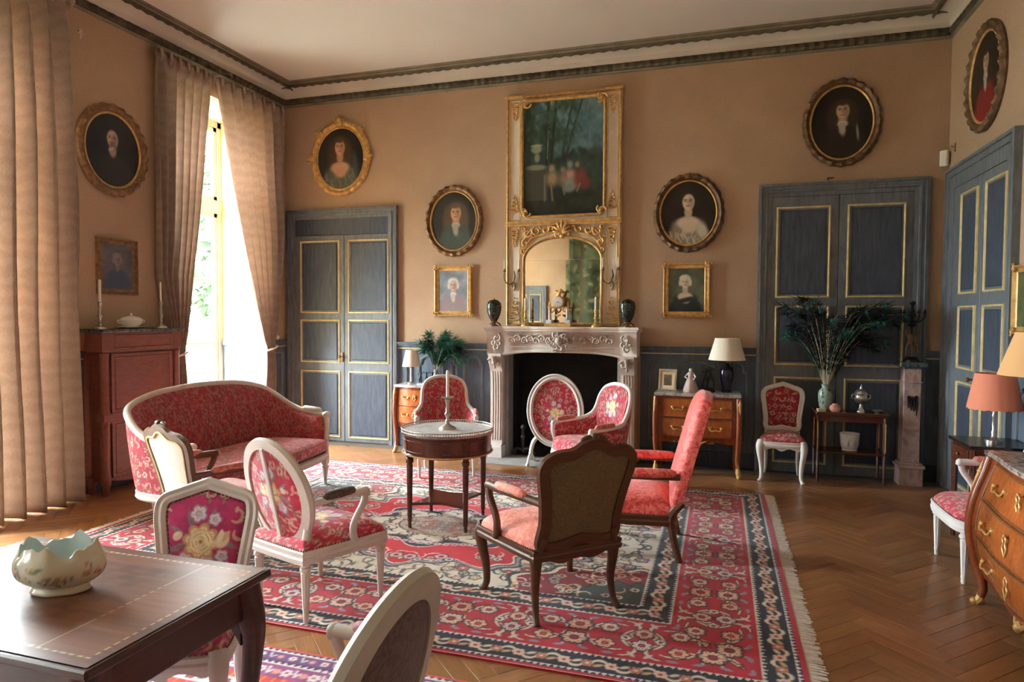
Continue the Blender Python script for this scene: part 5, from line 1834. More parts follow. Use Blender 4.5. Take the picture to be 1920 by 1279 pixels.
# ------------------------------------------------------------------ tall cabinet by the windows
def cabinet():
    x0, x1, y0, y1, H = -5.375, -5.12, 4.44, 5.33, 1.475
    t = thing('tall_cabinet', 'reddish brown tall cabinet with fluted corner pilasters and dark marble top between the windows', 'cabinet', (x0, (y0 + y1) / 2, 0), pi / 2)
    W, Dp = y1 - y0, x1 - x0                              # local: x across the front, front -y, back at y=0
    hw = W / 2
    m = 'cabinet_wood'
    G().box(-hw + .03, -Dp + .03, .12, hw - .03, 0, H - .03).build('carcass', m, t, False)
    G().box(-hw - .025, -Dp - .025, H - .03, hw + .025, .0, H, .006).build('marble_top', 'marble_dark', t, ang=30)
    G().box(-hw, -Dp, H - .20, hw, 0, H - .03, .004).build('frieze', m, t, ang=30)
    g = G().sweep([(-hw + .12, H - .18), (hw - .12, H - .18), (hw - .12, H - .05), (-hw + .12, H - .05)], [(0, 0), (-.008, .008), (-.016, .004), (-.018, 0)]).apply(lambda u, v_, w_: (u, -Dp - w_, v_))
    g.build('drawer_moulding', m, t, flip=True)
    for s_ in (-1, 1):
        for (xx, yy) in ((s_ * (hw - .045), -Dp + .035),):
            for (z0, z1) in ((.72, H - .215), (.14, .66)):
                g = G().lathe([(.042, z0), (.042, z0 + .03), (.036, z0 + .04), (.036, z1 - .04), (.042, z1 - .03), (.042, z1)], 32, (xx, yy, 0), flute=10, fd=.2, fz=(z0 + .05, z1 - .05))
                g.build('pilaster', m, t, ang=50)
            G().box(xx - .048, yy - .048, .66, xx + .048, yy + .048, .72, .004).build('pilaster_block', m, t, ang=30)
            G().lathe([(.026, 0), (.034, .02), (.028, .05), (.042, .10), (.042, .14)], 16, (xx, yy, 0)).build('foot', m, t, ang=50)
    g = G().lathe([(.026, 0), (.034, .02), (.028, .05), (.042, .10), (.042, .14)], 16, (-hw + .05, -.05, 0)); g.build('foot', m, t, ang=50)
    for (z0, z1, nm) in ((.72, H - .22, 'fall_front'), (.15, .66, 'cupboard_door')):
        for (a, b) in (((-hw + .10, hw - .10),) if nm == 'fall_front' else ((-hw + .10, -.003), (.003, hw - .10))):
            d = G().box(a, -Dp + .012, z0, b, -Dp + .034, z1, .003).build(nm, m, t, ang=30)
            g = G().sweep([(a + .03, z0 + .03), (b - .03, z0 + .03), (b - .03, z1 - .03), (a + .03, z1 - .03)], [(0, 0), (-.006, .008), (-.014, .004), (-.016, 0)]).apply(lambda u, v_, w_: (u, -Dp + .012 - w_, v_))
            g.build('panel_moulding', m, d, flip=True)
    G().box(-hw, -Dp + .005, .64, hw, -Dp + .05, .73, .004).build('middle_rail', m, t, ang=30)
    g = G().prism(cr([(-hw + .06, .15), (-hw + .12, .12), (-.2, .10), (0, .085), (.2, .10), (hw - .12, .12), (hw - .06, .15)], 4), 0, .02).apply(lambda u, v_, w_: (u, -Dp + .02 + w_, v_))
    g.build('shaped_apron', m, t, flip=True)
    return H
CAB_H = cabinet()
candlestick('candlestick', 'silver candlestick with white candle at the curtain end of the tall cabinet', (-5.24, 4.53, CAB_H), .24, 'silver', .20, .06, False, 'candlesticks on the tall cabinet')
candlestick('candlestick', 'candlestick against the light at the window end of the tall cabinet', (-5.24, 5.20, CAB_H), .26, 'pewter', .19, .055, False, 'candlesticks on the tall cabinet', .009)
def tureen():
    t = thing('tureen', 'small lidded white porcelain tureen on a dish on the tall cabinet', 'tureen', (-5.245, 4.86, CAB_H), radians(80))
    G().lathe([(.06, 0), (.10, .004), (.135, .014), (.132, .018), (.06, .010)], 32, sx=1, sy=.72).build('dish', 'porcelain', t, ang=50)
    b = G().lathe([(.05, .012), (.055, .02), (.085, .035), (.10, .06), (.105, .075), (.10, .078)], 32, sx=1, sy=.72).build('tureen_body', 'porcelain', t, ang=50)
    for s_ in (-1, 1):
        G().tube(cr([(s_ * .095, 0, .05), (s_ * .125, 0, .055), (s_ * .128, 0, .075), (s_ * .10, 0, .072)], 4), .006, 6).build('handle', 'porcelain', b)
    l = G().lathe([(.108, .078), (.10, .09), (.07, .106), (.03, .116), (.012, .12)], 32, sx=1, sy=.72).build('lid', 'porcelain', t, ang=50)
    G().ball((0, 0, .13), .014, 8).build('knob', 'porcelain', l)
tureen()
# ------------------------------------------------------------------ fireplace
def spiral(cx, cz, r, turns=1.25, a0=0., d=1, n=16):
    return [(cx + r * (1 - .78 * k / n) * cos(a0 + d * 2 * pi * turns * k / n), cz + r * (1 - .78 * k / n) * sin(a0 + d * 2 * pi * turns * k / n)) for k in range(n + 1)]

def fireplace():
    t = thing('fireplace', 'carved white stone chimneypiece with scrolled frieze and dark opening', 'fireplace', (-1.68, YB, 0))
    hw = .81
    def plan(x):
        q = abs(x) / .865
        return -.30 - .045 * (1 - min(q / .35, 1)) ** .5 - .05 * max(0, (q - .78) / .22) ** .6 if True else 0
    xs = np.linspace(-.865, .865, 61)
    # shelf
    lv = [(.93, 1.435), (.965, 1.445), (.96, 1.455), (1.0, 1.468), (1.0, 1.485), (.985, 1.492)]
    g = G(); n = len(xs) + 2
    for q, z in lv:
        g.v += [(x * (q * .5 + .5), plan(x) * q - .03, z) for x in xs] + [(.865, 0, z), (-.865, 0, z)]
    for k_ in range(len(lv) - 1):
        for i in range(n):
            j = (i + 1) % n
            g.f.append((k_ * n + i, k_ * n + j, (k_ + 1) * n + j, (k_ + 1) * n + i))
    g.f += [tuple(reversed(range(n))), tuple(range((len(lv) - 1) * n, len(lv) * n))]
    g.build('mantel_shelf', 'mantel_stone', t, ang=30)
    # frieze: hollow front with arched lower edge
    low = lambda x: 1.215 - .045 * (abs(x) / .66) ** 3 if abs(x) < .66 else 1.17
    def fz(u, v_):
        x = (u * 2 - 1) * .84
        z = low(x) + (1.437 - low(x)) * v_
        return (x, plan(x) + .055 - .03 * v_ + .02 * sin(pi * v_), z)
    g = G().grid(fz, 61, 8)
    g.grid(lambda u, v_: ((u * 2 - 1) * .84, -.02 + (plan((u * 2 - 1) * .84) + .075) * (1 - v_), low((u * 2 - 1) * .84)), 61, 3)
    for s_ in (-1, 1):
        g.grid(lambda u, v_: (s_ * .84, (plan(.84) + .045) * u, 1.17 + .267 * v_), 4, 3)
    g.build('frieze', 'mantel_stone', t, ang=40)
    g = G().tube([(x, plan(x) + .045, low(x) + .006) for x in np.linspace(-.66, .66, 40)], .016, 8)
    g.build('lintel_moulding', 'mantel_stone', t)
    # carved scrollwork
    g = G()
    rnd = random.Random(2)
    sy = lambda x: plan(x) + .022
    for s_ in (-1, 1):
        x = .12
        k_ = 0
        while x < .60:
            r = .042
            zc = 1.345 + (.012 if k_ % 2 else -.012)
            g.tube([(s_ * u, sy(u), v_) for u, v_ in spiral(x, zc, r, 1.2, .3 if k_ % 2 else pi + .3, 1 if k_ % 2 else -1)], [.013, .012, .01, .007], 6)
            for q in range(3):
                a = rnd.uniform(0, 6)
                g.tube([(s_ * x, sy(x) - .004, zc), (s_ * (x + .035 * cos(a)), sy(x), zc + .035 * sin(a))], [.008, .004], 5)
            x += .072; k_ += 1
        g.tube([(s_ * x_, sy(x_), 1.405 + .005 * sin(x_ * 60)) for x_ in np.linspace(.14, .6, 30)], .006, 5)
        g.tube([(s_ * x_, sy(x_), 1.262) for x_ in np.linspace(.14, .6, 30)], .006, 5)
        for (cx, cz, r) in ((.72, 1.36, .05), (.735, 1.26, .04), (.70, 1.30, .03), (.76, 1.31, .03)):     # corner leaves
            g.tube([(s_ * u, plan(.74) + .02, v_) for u, v_ in spiral(cx, cz, r, 1.1, 2.0, 1)], [.015, .013, .008], 6)
    for k_ in range(9):                                                  # central cartouche
        a = 2 * pi * k_ / 9
        g.tube([(.0 + u, sy(0) - .012, v_) for u, v_ in spiral(.075 * cos(a), 1.335 + .075 * sin(a), .032, 1.0, a, 1, 10)], [.014, .012, .007], 6)
    g.ball((0, sy(0) - .01, 1.335), .045, 10)
    for s_ in (-1, 1):
        g.tube([(s_ * u, sy(0) - .004, v_) for u, v_ in spiral(.05, 1.235, .035, 1.1, 1, 1)], [.012, .01, .006], 6)
    g.build('carved_scrollwork', 'mantel_carving', t, ang=60)
    # jambs
    for s_ in (-1, 1):
        xa, xb = s_ * .668, s_ * .815
        x0, x1 = min(xa, xb), max(xa, xb)
        prof = [(0, -.30), (.14, -.30), (.145, -.275), (.30, -.255), (.65, -.245), (.95, -.26), (1.06, -.30), (1.14, -.335), (1.18, -.33)]
        zz = cr([(z, y) for z, y in prof], 4)
        g = G()
        for (z, y) in zz:
            g.v += [(x0, y, z), (x1, y, z), (x1, 0, z), (x0, 0, z)]
        for i in range(len(zz) - 1):
            for k_ in range(4):
                j = (k_ + 1) % 4
                g.f.append((i * 4 + k_, i * 4 + j, i * 4 + 4 + j, i * 4 + 4 + k_))
        g.f.append((len(g.v) - 4, len(g.v) - 3, len(g.v) - 2, len(g.v) - 1))
        jb = g.build('jamb', 'mantel_stone', t, ang=30)
        g = G()
        for k_ in range(4):
            xx = x0 + .03 + k_ * (x1 - x0 - .06) / 3
            g.tube([(xx, np.interp(z, [p[0] for p in zz], [p[1] for p in zz]) - .002, z) for z in np.linspace(.2, .98, 14)], .0105, 6)
        g.build('fluting', 'mantel_stone', jb, ang=60)
        g = G()
        xm = (x0 + x1) / 2
        for dx in (-1, 1):
            g.tube([(xm + dx * (u - xm), -.335, v_) for u, v_ in spiral(xm + .035, 1.09, .045, 1.3, .5, 1)], [.016, .013, .008], 6)
        g.tube([(xm, -.31, 1.02), (xm, -.345, 1.10), (xm, -.36, 1.16)], [.012, .022, .03], 8)
        g.build('volute', 'mantel_carving', jb, ang=60)
        G().box(x0 - .012, -.315, 0, x1 + .012, 0, .13, .006).build('plinth', 'mantel_stone', jb, ang=30)
        G().box(min(s_ * .62, s_ * .668), -.18, 0, max(s_ * .62, s_ * .668), 0, 1.2).build('slip', 'hearth_stone', jb, False)
    G().box(-.82, -.62, -.004, .82, .42, .006).build('hearth_slab', 'hearth_stone', t, False)
    return t
fireplace()

def andiron(label, x):
    t = thing('andiron', label, 'andiron', (x, YB - .06, .012), 0)
    g = G().tube(cr([(0, -.1, .30), (0, -.1, .2), (0, -.1, .1), (0, -.1, .05)], 4), [.014, .022, .014, .02], 8)
    g.ball((0, -.1, .33), .032, 8); g.ball((0, -.1, .22), .03, 8)
    for s_ in (-1, 1):
        g.tube(cr([(0, -.1, .07), (s_ * .06, -.1, .085), (s_ * .11, -.1, .05), (s_ * .13, -.1, .012)], 5), [.018, .016, .014, .016], 8)
        g.tube([(s_ * u + s_ * .10, -.1, v_) for u, v_ in spiral(.02, .045, .035, 1.1, 2, 1)], [.012, .01, .006], 6)
    g.build('upright', 'iron', t)
    G().box(-.012, -.1, .04, .012, .34, .065).build('log_bar', 'iron', t, False)
andiron('iron fire dog with scrolled feet in the hearth left of the screen', -2.13)
andiron('iron fire dog in the hearth mostly hidden behind the oval screen', -1.30)

# ------------------------------------------------------------------ overmantel with painting and mirror
def landscape(U, V):
    """U -1..1, V -1..1: park scene with urn and seated company"""
    cv = Canvas(U, V, C8(48, 72, 70))
    n = fbm(U * 3 + 5, V * 3 + 5, 2, 4)
    sky = C8(70, 104, 116) + (C8(120, 140, 140) - C8(70, 104, 116)) * np.clip(n * 1.6 - .5, 0, 1)[:, None]
    m = np.clip((U * .9 + V * .55 + .25 + (n - .5) * 1.2) * 2.2, 0, 1)[:, None]
    m = m * np.clip((V + .15) * 3, 0, 1)[:, None]
    cv.C = C8(42, 62, 56) * (1 - m) + sky * m
    f = fbm(U * 9, V * 9, 6, 3)
    cv.C *= (.75 + .5 * f)[:, None]
    g = np.clip((-V - .42) * 4, 0, 1)[:, None]
    cv.C = cv.C * (1 - g) + (C8(34, 38, 30) * (.6 + .8 * f)[:, None]) * g
    for (x0, lean) in ((-.42, .05), (-.30, .12), (-.05, .3), (.05, .42)):
        cv.stroke([(x0, -.1), (x0 + lean * .4, .4), (x0 + lean, .98)], .035 if x0 < -.2 else .02, C8(34, 40, 34))
    cv.stroke([(-.40, .0), (-.36, .8)], .012, C8(104, 116, 96))
    rnd = random.Random(3)
    for _ in range(70):
        a = rnd.uniform(-1, .45), rnd.uniform(.2, 1.0)
        cv.blob(a[0], a[1], rnd.uniform(.04, .12), rnd.uniform(.02, .05), C8(44, 66, 54) * rnd.uniform(.7, 1.5), rnd.uniform(0, 3), .8)
    for _ in range(40):
        x = rnd.uniform(-.2, 1.0)
        cv.blob(x, -.05 + rnd.uniform(-.12, .18) * (1 - abs(x - .4)), .09, .05, C8(38, 54, 48) * rnd.uniform(.7, 1.4), rnd.uniform(0, 3), .6)
    # plinth and urn
    st = C8(120, 122, 104)
    i = cv.near(-.62, -.42, .34)
    q = (np.abs(U[i] + .66) < .28) & (V[i] < -.18) & (V[i] > -.74)
    cv.put(i, q * .75, st * .62)
    cv.blob(-.68, -.15, .26, .05, st)
    cv.blob(-.66, .02, .07, .08, st); cv.blob(-.68, .17, .14, .07, st * 1.08); cv.blob(-.68, .235, .15, .025, st * 1.2)
    # company
    sk, wh, rd = C8(150, 124, 104), C8(120, 126, 120), C8(116, 52, 48)
    for (x, y, r, c_) in ((-.28, -.18, .075, sk), (.0, -.22, .06, sk * .9), (.18, -.13, .07, wh), (.36, -.14, .06, sk * .9)):
        cv.blob(x, y, r, r * .9, c_, 0, .5)
    cv.blob(-.26, -.36, .14, .13, C8(150, 122, 90), .2, .5); cv.blob(-.02, -.38, .12, .12, C8(110, 96, 80), 0, .5)
    cv.blob(.18, -.34, .15, .12, C8(180, 130, 116), 0, .5); cv.blob(.22, -.47, .19, .13, wh, .4, .3); cv.blob(.14, -.54, .12, .06, wh * .9, .2, .4); cv.blob(.05, -.30, .05, .10, sk * .8, .5, .5)
    cv.blob(.44, -.38, .15, .17, rd, -.5, .4); cv.blob(.58, -.46, .12, .10, rd * .9, -.5, .4)
    for (a, b) in (((-.46, -.30), (-.46, -.74)), ((-.30, -.45), (-.26, -.74)), ((.0, -.48), (.04, -.64)), ((.42, -.48), (.36, -.60))):
        cv.stroke([a, ((a[0] + b[0]) / 2, (a[1] + b[1]) / 2), b], .022, C8(112, 104, 86), .7)
    return cv.C

def overmantel():
    t = thing('overmantel_mirror', 'tall cream and gilt overmantel with park painting above arched mirror', 'mirror', (-1.715, YB, 0))
    hw, zb, zt = .66, 1.495, 4.10
    m = 'cream_paint'
    G().box(-hw, -.04, zb, hw, 0, zt, .004).build('back_board', m, t, ang=30)
    fn = lambda u, v_, w_: (u, -.04 - w_, v_)
    def strip(nm, path, prof, mt, closed=True):
        g = G().sweep(path, prof, closed); g.apply(fn)
        return g.build(nm, mt, t, ang=35, flip=True)
    P = [(0, 0), (-.004, .022), (-.014, .028), (-.022, .016), (-.026, 0)]
    strip('gilt_border', [(-hw, zb), (hw, zb), (hw, zt), (-hw, zt)], P, 'gilt')
    for (z0, z1) in ((2.70, zt - .03), (zb + .03, 2.64)):
        for s_ in (-1, 1):
            a, b = (hw - .165, hw - .035) if s_ > 0 else (-hw + .035, -hw + .165)
            strip('stile_bead', [(a, z0), (b, z0), (b, z1), (a, z1)], [(0, 0), (-.004, .010), (-.011, .008), (-.014, 0)], 'gilt_paint')
    g = G().box(-hw - .012, -.075, 2.635, hw + .012, -.02, 2.66, .005); g.box(-hw - .006, -.065, 2.66, hw + .006, -.03, 2.695, .004); g.build('cross_rail', 'gilt', t, ang=30)
    g = G().box(-hw - .014, -.075, zt - .012, -hw + .19, -.01, zt + .012, .004); g.box(hw - .19, -.075, zt - .012, hw + .014, -.01, zt + .012, .004); g.box(-hw + .19, -.06, zt - .01, hw - .19, -.01, zt + .006, .004)
    g.build('top_moulding', 'gilt', t, ang=30)
    # painting with notched corners
    a, z0, z1, q = .455, 2.755, 4.025, .075
    path = []
    for (cx, cz, sx, sz) in ((a, z0, 1, 1), (a, z1, 1, -1), (-a, z1, -1, -1), (-a, z0, -1, 1)):
        pts = [(cx - sx * q, cz), (cx - sx * q * .62, cz + sz * q * .12), (cx - sx * q * .38, cz + sz * q * .38), (cx - sx * q * .12, cz + sz * q * .62), (cx, cz + sz * q)]
        if sx * sz < 0: pts = pts[::-1]
        path += pts
    strip('painting_frame', path, [(.035, 0), (.032, .03), (.018, .042), (.004, .03), (0, .012), (0, 0)], 'gilt')
    X, Z = np.meshgrid(np.linspace(-a, a, 130), np.linspace(z0, z1, 180), indexing='ij')
    g = G().grid(lambda u, v_: (-a + 2 * a * u, -.043, z0 + (z1 - z0) * v_), 130, 180)
    o = g.build('park_painting', 'oil_paint', t)
    A = np.array(g.v)
    col_attr(o, landscape(A[:, 0] / a, (A[:, 2] - (z0 + z1) / 2) / ((z1 - z0) / 2)))
    for sx in (-1, 1):
        for zc, sz in ((z0, 1), (z1, -1)):
            g = G()
            cx = sx * (a - .02)
            for (r, a0) in ((.05, 0), (.035, 2), (.03, 4)):
                g.tube([(cx + (u), -.08, zc + sz * .02 + v_) for u, v_ in spiral(.02 * cos(a0), .02 * sin(a0), r, 1.1, a0, sx)], [.013, .011, .006], 6)
            g.ball((cx, -.08, zc + sz * .02), .022, 8)
            g.build('corner_scroll', 'gilt', t, ang=60)
    # arched mirror of two glasses
    mw, zs, ztop = .435, 2.245, 2.49
    arch = [(mw * cos(pi * k_ / 24), zs + (ztop - zs) * sin(pi * k_ / 24)) for k_ in range(25)]
    G().box(-mw, -.046, 1.535, mw, -.041, zs - .002).build('mirror_pane', 'mirror_glass', t, False)
    g = G().prism([(-mw, zs), (mw, zs)] + arch[1:-1], .041, .045).apply(lambda u, v_, w_: (u, -w_ + .006 * (v_ - zs) - .004 * u, v_))
    g.build('mirror_pane', 'mirror_glass', t, False, flip=True)
    strip('mirror_frame', [(-mw, 1.535), (mw, 1.535)] + arch[:], [(.03, 0), (.028, .022), (.016, .032), (.004, .022), (-.002, .008), (-.002, 0)], 'gilt')
    # rinceaux in the spandrels
    for s_ in (-1, 1):
        g = G()
        for (cx, cz, r, a0, d, tr) in ((.40, 2.555, .055, 2.2, 1, 1.25), (.30, 2.575, .05, .4, -1, 1.2), (.19, 2.585, .042, 2.6, 1, 1.1), (.43, 2.44, .042, 1.4, -1, 1.2), (.455, 2.35, .03, 4, 1, 1.1), (.455, 2.60, .03, 1, 1, 1.0), (.12, 2.60, .028, 0, 1, 1.0)):
            g.tube([(s_ * u, -.055, v_) for u, v_ in spiral(cx, cz, r, tr, a0, d)], [.016, .014, .008], 6)
        for pts in ([(.09, 2.56), (.18, 2.545), (.28, 2.52), (.37, 2.475), (.43, 2.39), (.46, 2.28)], [(.34, 2.60), (.38, 2.57), (.42, 2.52), (.455, 2.46)]):
            g.tube([(s_ * u, -.052, v_) for u, v_ in cr(pts, 5)], [.009, .016, .013, .006], 6)
        for (x, z, ax, az) in ((.25, 2.60, .3, 1), (.35, 2.52, 1, .2), (.42, 2.58, .6, .8), (.47, 2.50, 1, -.3), (.33, 2.60, -.4, .6), (.46, 2.40, 1, .2)):
            g.tube([(s_ * x, -.05, z), (s_ * (x + ax * .04), -.06, z + az * .04)], [.014, .004], 6)
        g.build('scroll_carving', 'gilt', t, ang=60)
    g = G()
    for k_ in range(7):                                                  # palmette shell
        a0 = pi / 2 + (k_ - 3) * .42
        L_ = .15 - .014 * abs(k_ - 3)
        g.tube([(0, -.06, 2.535), (cos(a0) * L_ * .55, -.085, 2.535 + sin(a0) * L_ * .6), (cos(a0) * L_, -.07, 2.535 + sin(a0) * L_)], [.008, .016, .012], 8)
    for s_ in (-1, 1):
        g.tube([(s_ * u, -.07, v_) for u, v_ in spiral(.05, 2.525, .032, 1.2, 1, -1)], [.012, .010, .006], 6)
    g.ball((0, -.07, 2.51), .028, 8)
    g.build('shell_crest', 'gilt_bright', t, ang=60)
    for s_ in (-1, 1):                                                   # chutes of ornament on the stiles
        xc = s_ * (hw - .10)
        for (zc, d) in ((4.03, -1), (2.80, 1), (2.60, -1), (1.56, 1)):
            big = 1.35 if zc == 1.56 else 1
            g = G()
            for k_ in range(4):
                w_ = (.042 - .009 * k_) * big
                zz = zc + d * .045 * k_ * big
                for q in (-1, 1):
                    g.tube([(xc + q * u, -.052, zz + v_ * d) for u, v_ in cr([(0, 0), (w_, .012), (w_ * .8, .034), (w_ * .3, .03)], 4)], [.010, .011, .006], 5)
            g.ball((xc, -.052, zc + d * .19 * big), .010, 6)
            g.build('stile_ornament', 'gilt', t, ang=60)
    return t
overmantel()

def sconce(label, x):
    t = thing('wall_sconce', label, 'sconce', (x, YB - .045, 2.0), 0, 'gilt candle sconces on the overmantel')
    g = G()
    g.tube(cr([(0, -.01, -.10), (.012, -.014, -.05), (-.008, -.016, 0), (.01, -.016, .06), (0, -.012, .13)], 5), [.008, .016, .012, .014, .005], 8)
    for s_ in (-1, 1):
        g.tube([(s_ * u * .6, -.016, v_) for u, v_ in spiral(.02, -.04, .03, 1.1, 1, 1)], [.007, .004], 6)
    g.build('back_plate', 'gilt_old', t)
    for s_ in (-1, 1):
        tip = (s_ * .085, -.10, .115)
        a = G().tube(cr([(0, -.016, .01), (s_ * .03, -.05, -.03), (s_ * .075, -.09, -.005), (s_ * .09, -.10, .05), tip], 5), [.007, .007, .006, .006], 6)
        a.lathe([(.006, .11), (.022, .118), (.024, .124), (.012, .126), (.012, .145)], 10, (tip[0], tip[1], 0))
        ar = a.build('candle_arm', 'gilt_old', t)
        G().lathe([(.008, .14), (.008, .245), (.002, .255)], 8, (tip[0], tip[1], 0)).build('candle', 'candle_wax', ar)
sconce('two-arm gilt candle sconce on the stile nearer the windows', -2.28)
sconce('two-arm gilt candle sconce on the stile nearer the dark doors', -1.15)

# ------------------------------------------------------------------ on the mantel
MZ = 1.492
candlestick('candlestick', 'gilt candlestick with white candle on the mantel left of the clock', (-2.10, 7.20, MZ), .19, 'gilt_bright', .13, .05, False, 'pair of gilt candlesticks on the mantel')
candlestick('candlestick', 'gilt candlestick with white candle on the mantel right of the clock', (-1.30, 7.20, MZ), .19, 'gilt_bright', .14, .05, False, 'pair of gilt candlesticks on the mantel')
def marble_vase(label, x):
    t = thing('marble_vase', label, 'vase', (x, 7.17, MZ), 0, 'pair of dark marble vases on the mantel')
    G().lathe([(.05, 0), (.05, .012), (.03, .02), (.018, .035), (.025, .05), (.04, .06)], 24).build('gilt_foot', 'gilt_old', t, ang=50)
    g = G()
    for k_ in range(3):
        a = k_ * 2 * pi / 3 + .5
        g.tube(cr([(.02 * cos(a), .02 * sin(a), .05), (.06 * cos(a), .06 * sin(a), .03), (.075 * cos(a), .075 * sin(a), .0)], 4), [.008, .008, .01], 6)
    g.build('gilt_paws', 'gilt_old', t)
    b = G().lathe([(.035, .058), (.055, .09), (.075, .14), (.084, .19), (.085, .24), (.078, .27), (.055, .285)], 32).build('vase_body', 'marble_serpent', t, ang=60)
    l = G().lathe([(.058, .284), (.05, .292), (.03, .30), (.012, .303)], 24).build('lid', 'marble_serpent', t, ang=60)
    G().ball((0, 0, .308), .010, 8).build('knob', 'gilt_old', l)
marble_vase('dark veined marble vase on the mantel end nearer the windows', -2.46)
marble_vase('dark veined marble vase on the mantel end nearer the lamp chest', -.95)
def clock():
    t = thing('mantel_clock', 'gilt and white marble portico clock with round white dial on the mantel', 'clock', (-1.715, 7.21, MZ))
    G().box(-.15, -.06, 0, .15, .06, .035, .006).build('base', 'gilt', t, ang=30)
    g = G()
    for s_ in (-1, 1):
        g.box(s_ * .105 - .032, -.045, .035, s_ * .105 + .032, .045, .075, .004)
    g.build('marble_plinth', 'marble_white', t, ang=30)
    for s_ in (-1, 1):
        for yy in (-.02, .025):
            G().lathe([(.016, .075), (.012, .085), (.011, .20), (.015, .21)], 12, (s_ * .10, yy, 0)).build('column', 'marble_white', t)
        g = G().lathe([(.02, .21), (.018, .225), (.01, .235), (.014, .25), (.006, .27), (.002, .285)], 12, (s_ * .105, 0, 0)); g.build('urn_finial', 'gilt_bright', t)
        G().tube(cr([(s_ * .10, 0, .215), (s_ * .08, -.01, .16), (s_ * .045, -.01, .19), (s_ * .05, 0, .24)], 5), [.006, .010, .008, .006], 6).build('gilt_swag', 'gilt_bright', t)
    G().box(-.12, -.03, .205, .12, .03, .222, .004).build('entablature', 'gilt', t, ang=30)
    a = G().lathe([(.06, -.03), (.066, -.02), (.066, .02), (.06, .03)], 32); a.apply(lambda x, y, z: (x, z - .015, .275 + y)); a.build('drum', 'gilt_bright', t)
    a = G().lathe([(.057, 0), (.054, .006), (.01, .008)], 32); a.apply(lambda x, y, z: (x, -.046 - z, .275 + y)); d = a.build('dial', 'porcelain', t)
    g = G()
    for k_ in range(12):
        an = k_ * pi / 6
        g.box(-.0022, .040, 0, .0022, .050, .0012, 0) if False else None
        g.tube([(sin(an) * .040, -.0555, .275 + cos(an) * .040), (sin(an) * .050, -.0555, .275 + cos(an) * .050)], .0018, 4)
    g.build('hour_marks', 'plastic_dark', d)
    for (an, L_, w_) in ((radians(236), .026, .003), (radians(118), .036, .0022)):
        G().tube([(0, -.056, .275), (sin(an) * L_, -.056, .275 + cos(an) * L_)], [w_, w_ * .5], 5).build('clock_hand', 'lamp_blue', d)
    G().tube([(-.03, -.02, .13), (0, -.03, .12), (.03, -.02, .13)], [.008, .014, .008], 6).build('pendulum', 'gilt_bright', t)
    g = G()                                                              # bird and scroll finial
    g.tube(cr([(-.01, 0, .34), (.005, 0, .375), (.02, 0, .40)], 4), [.022, .024, .010], 8)
    for s_ in (-1, 1):
        g.tube(cr([(0, 0, .375), (s_ * .035, 0, .40), (s_ * .06, 0, .385)], 4), [.012, .012, .003], 6)
    g.ball((.022, -.004, .41), .012, 8)
    g.lathe([(.03, .335), (.022, .345), (.01, .35)], 12)
    g.build('bird_finial', 'gilt_bright', t)
clock()
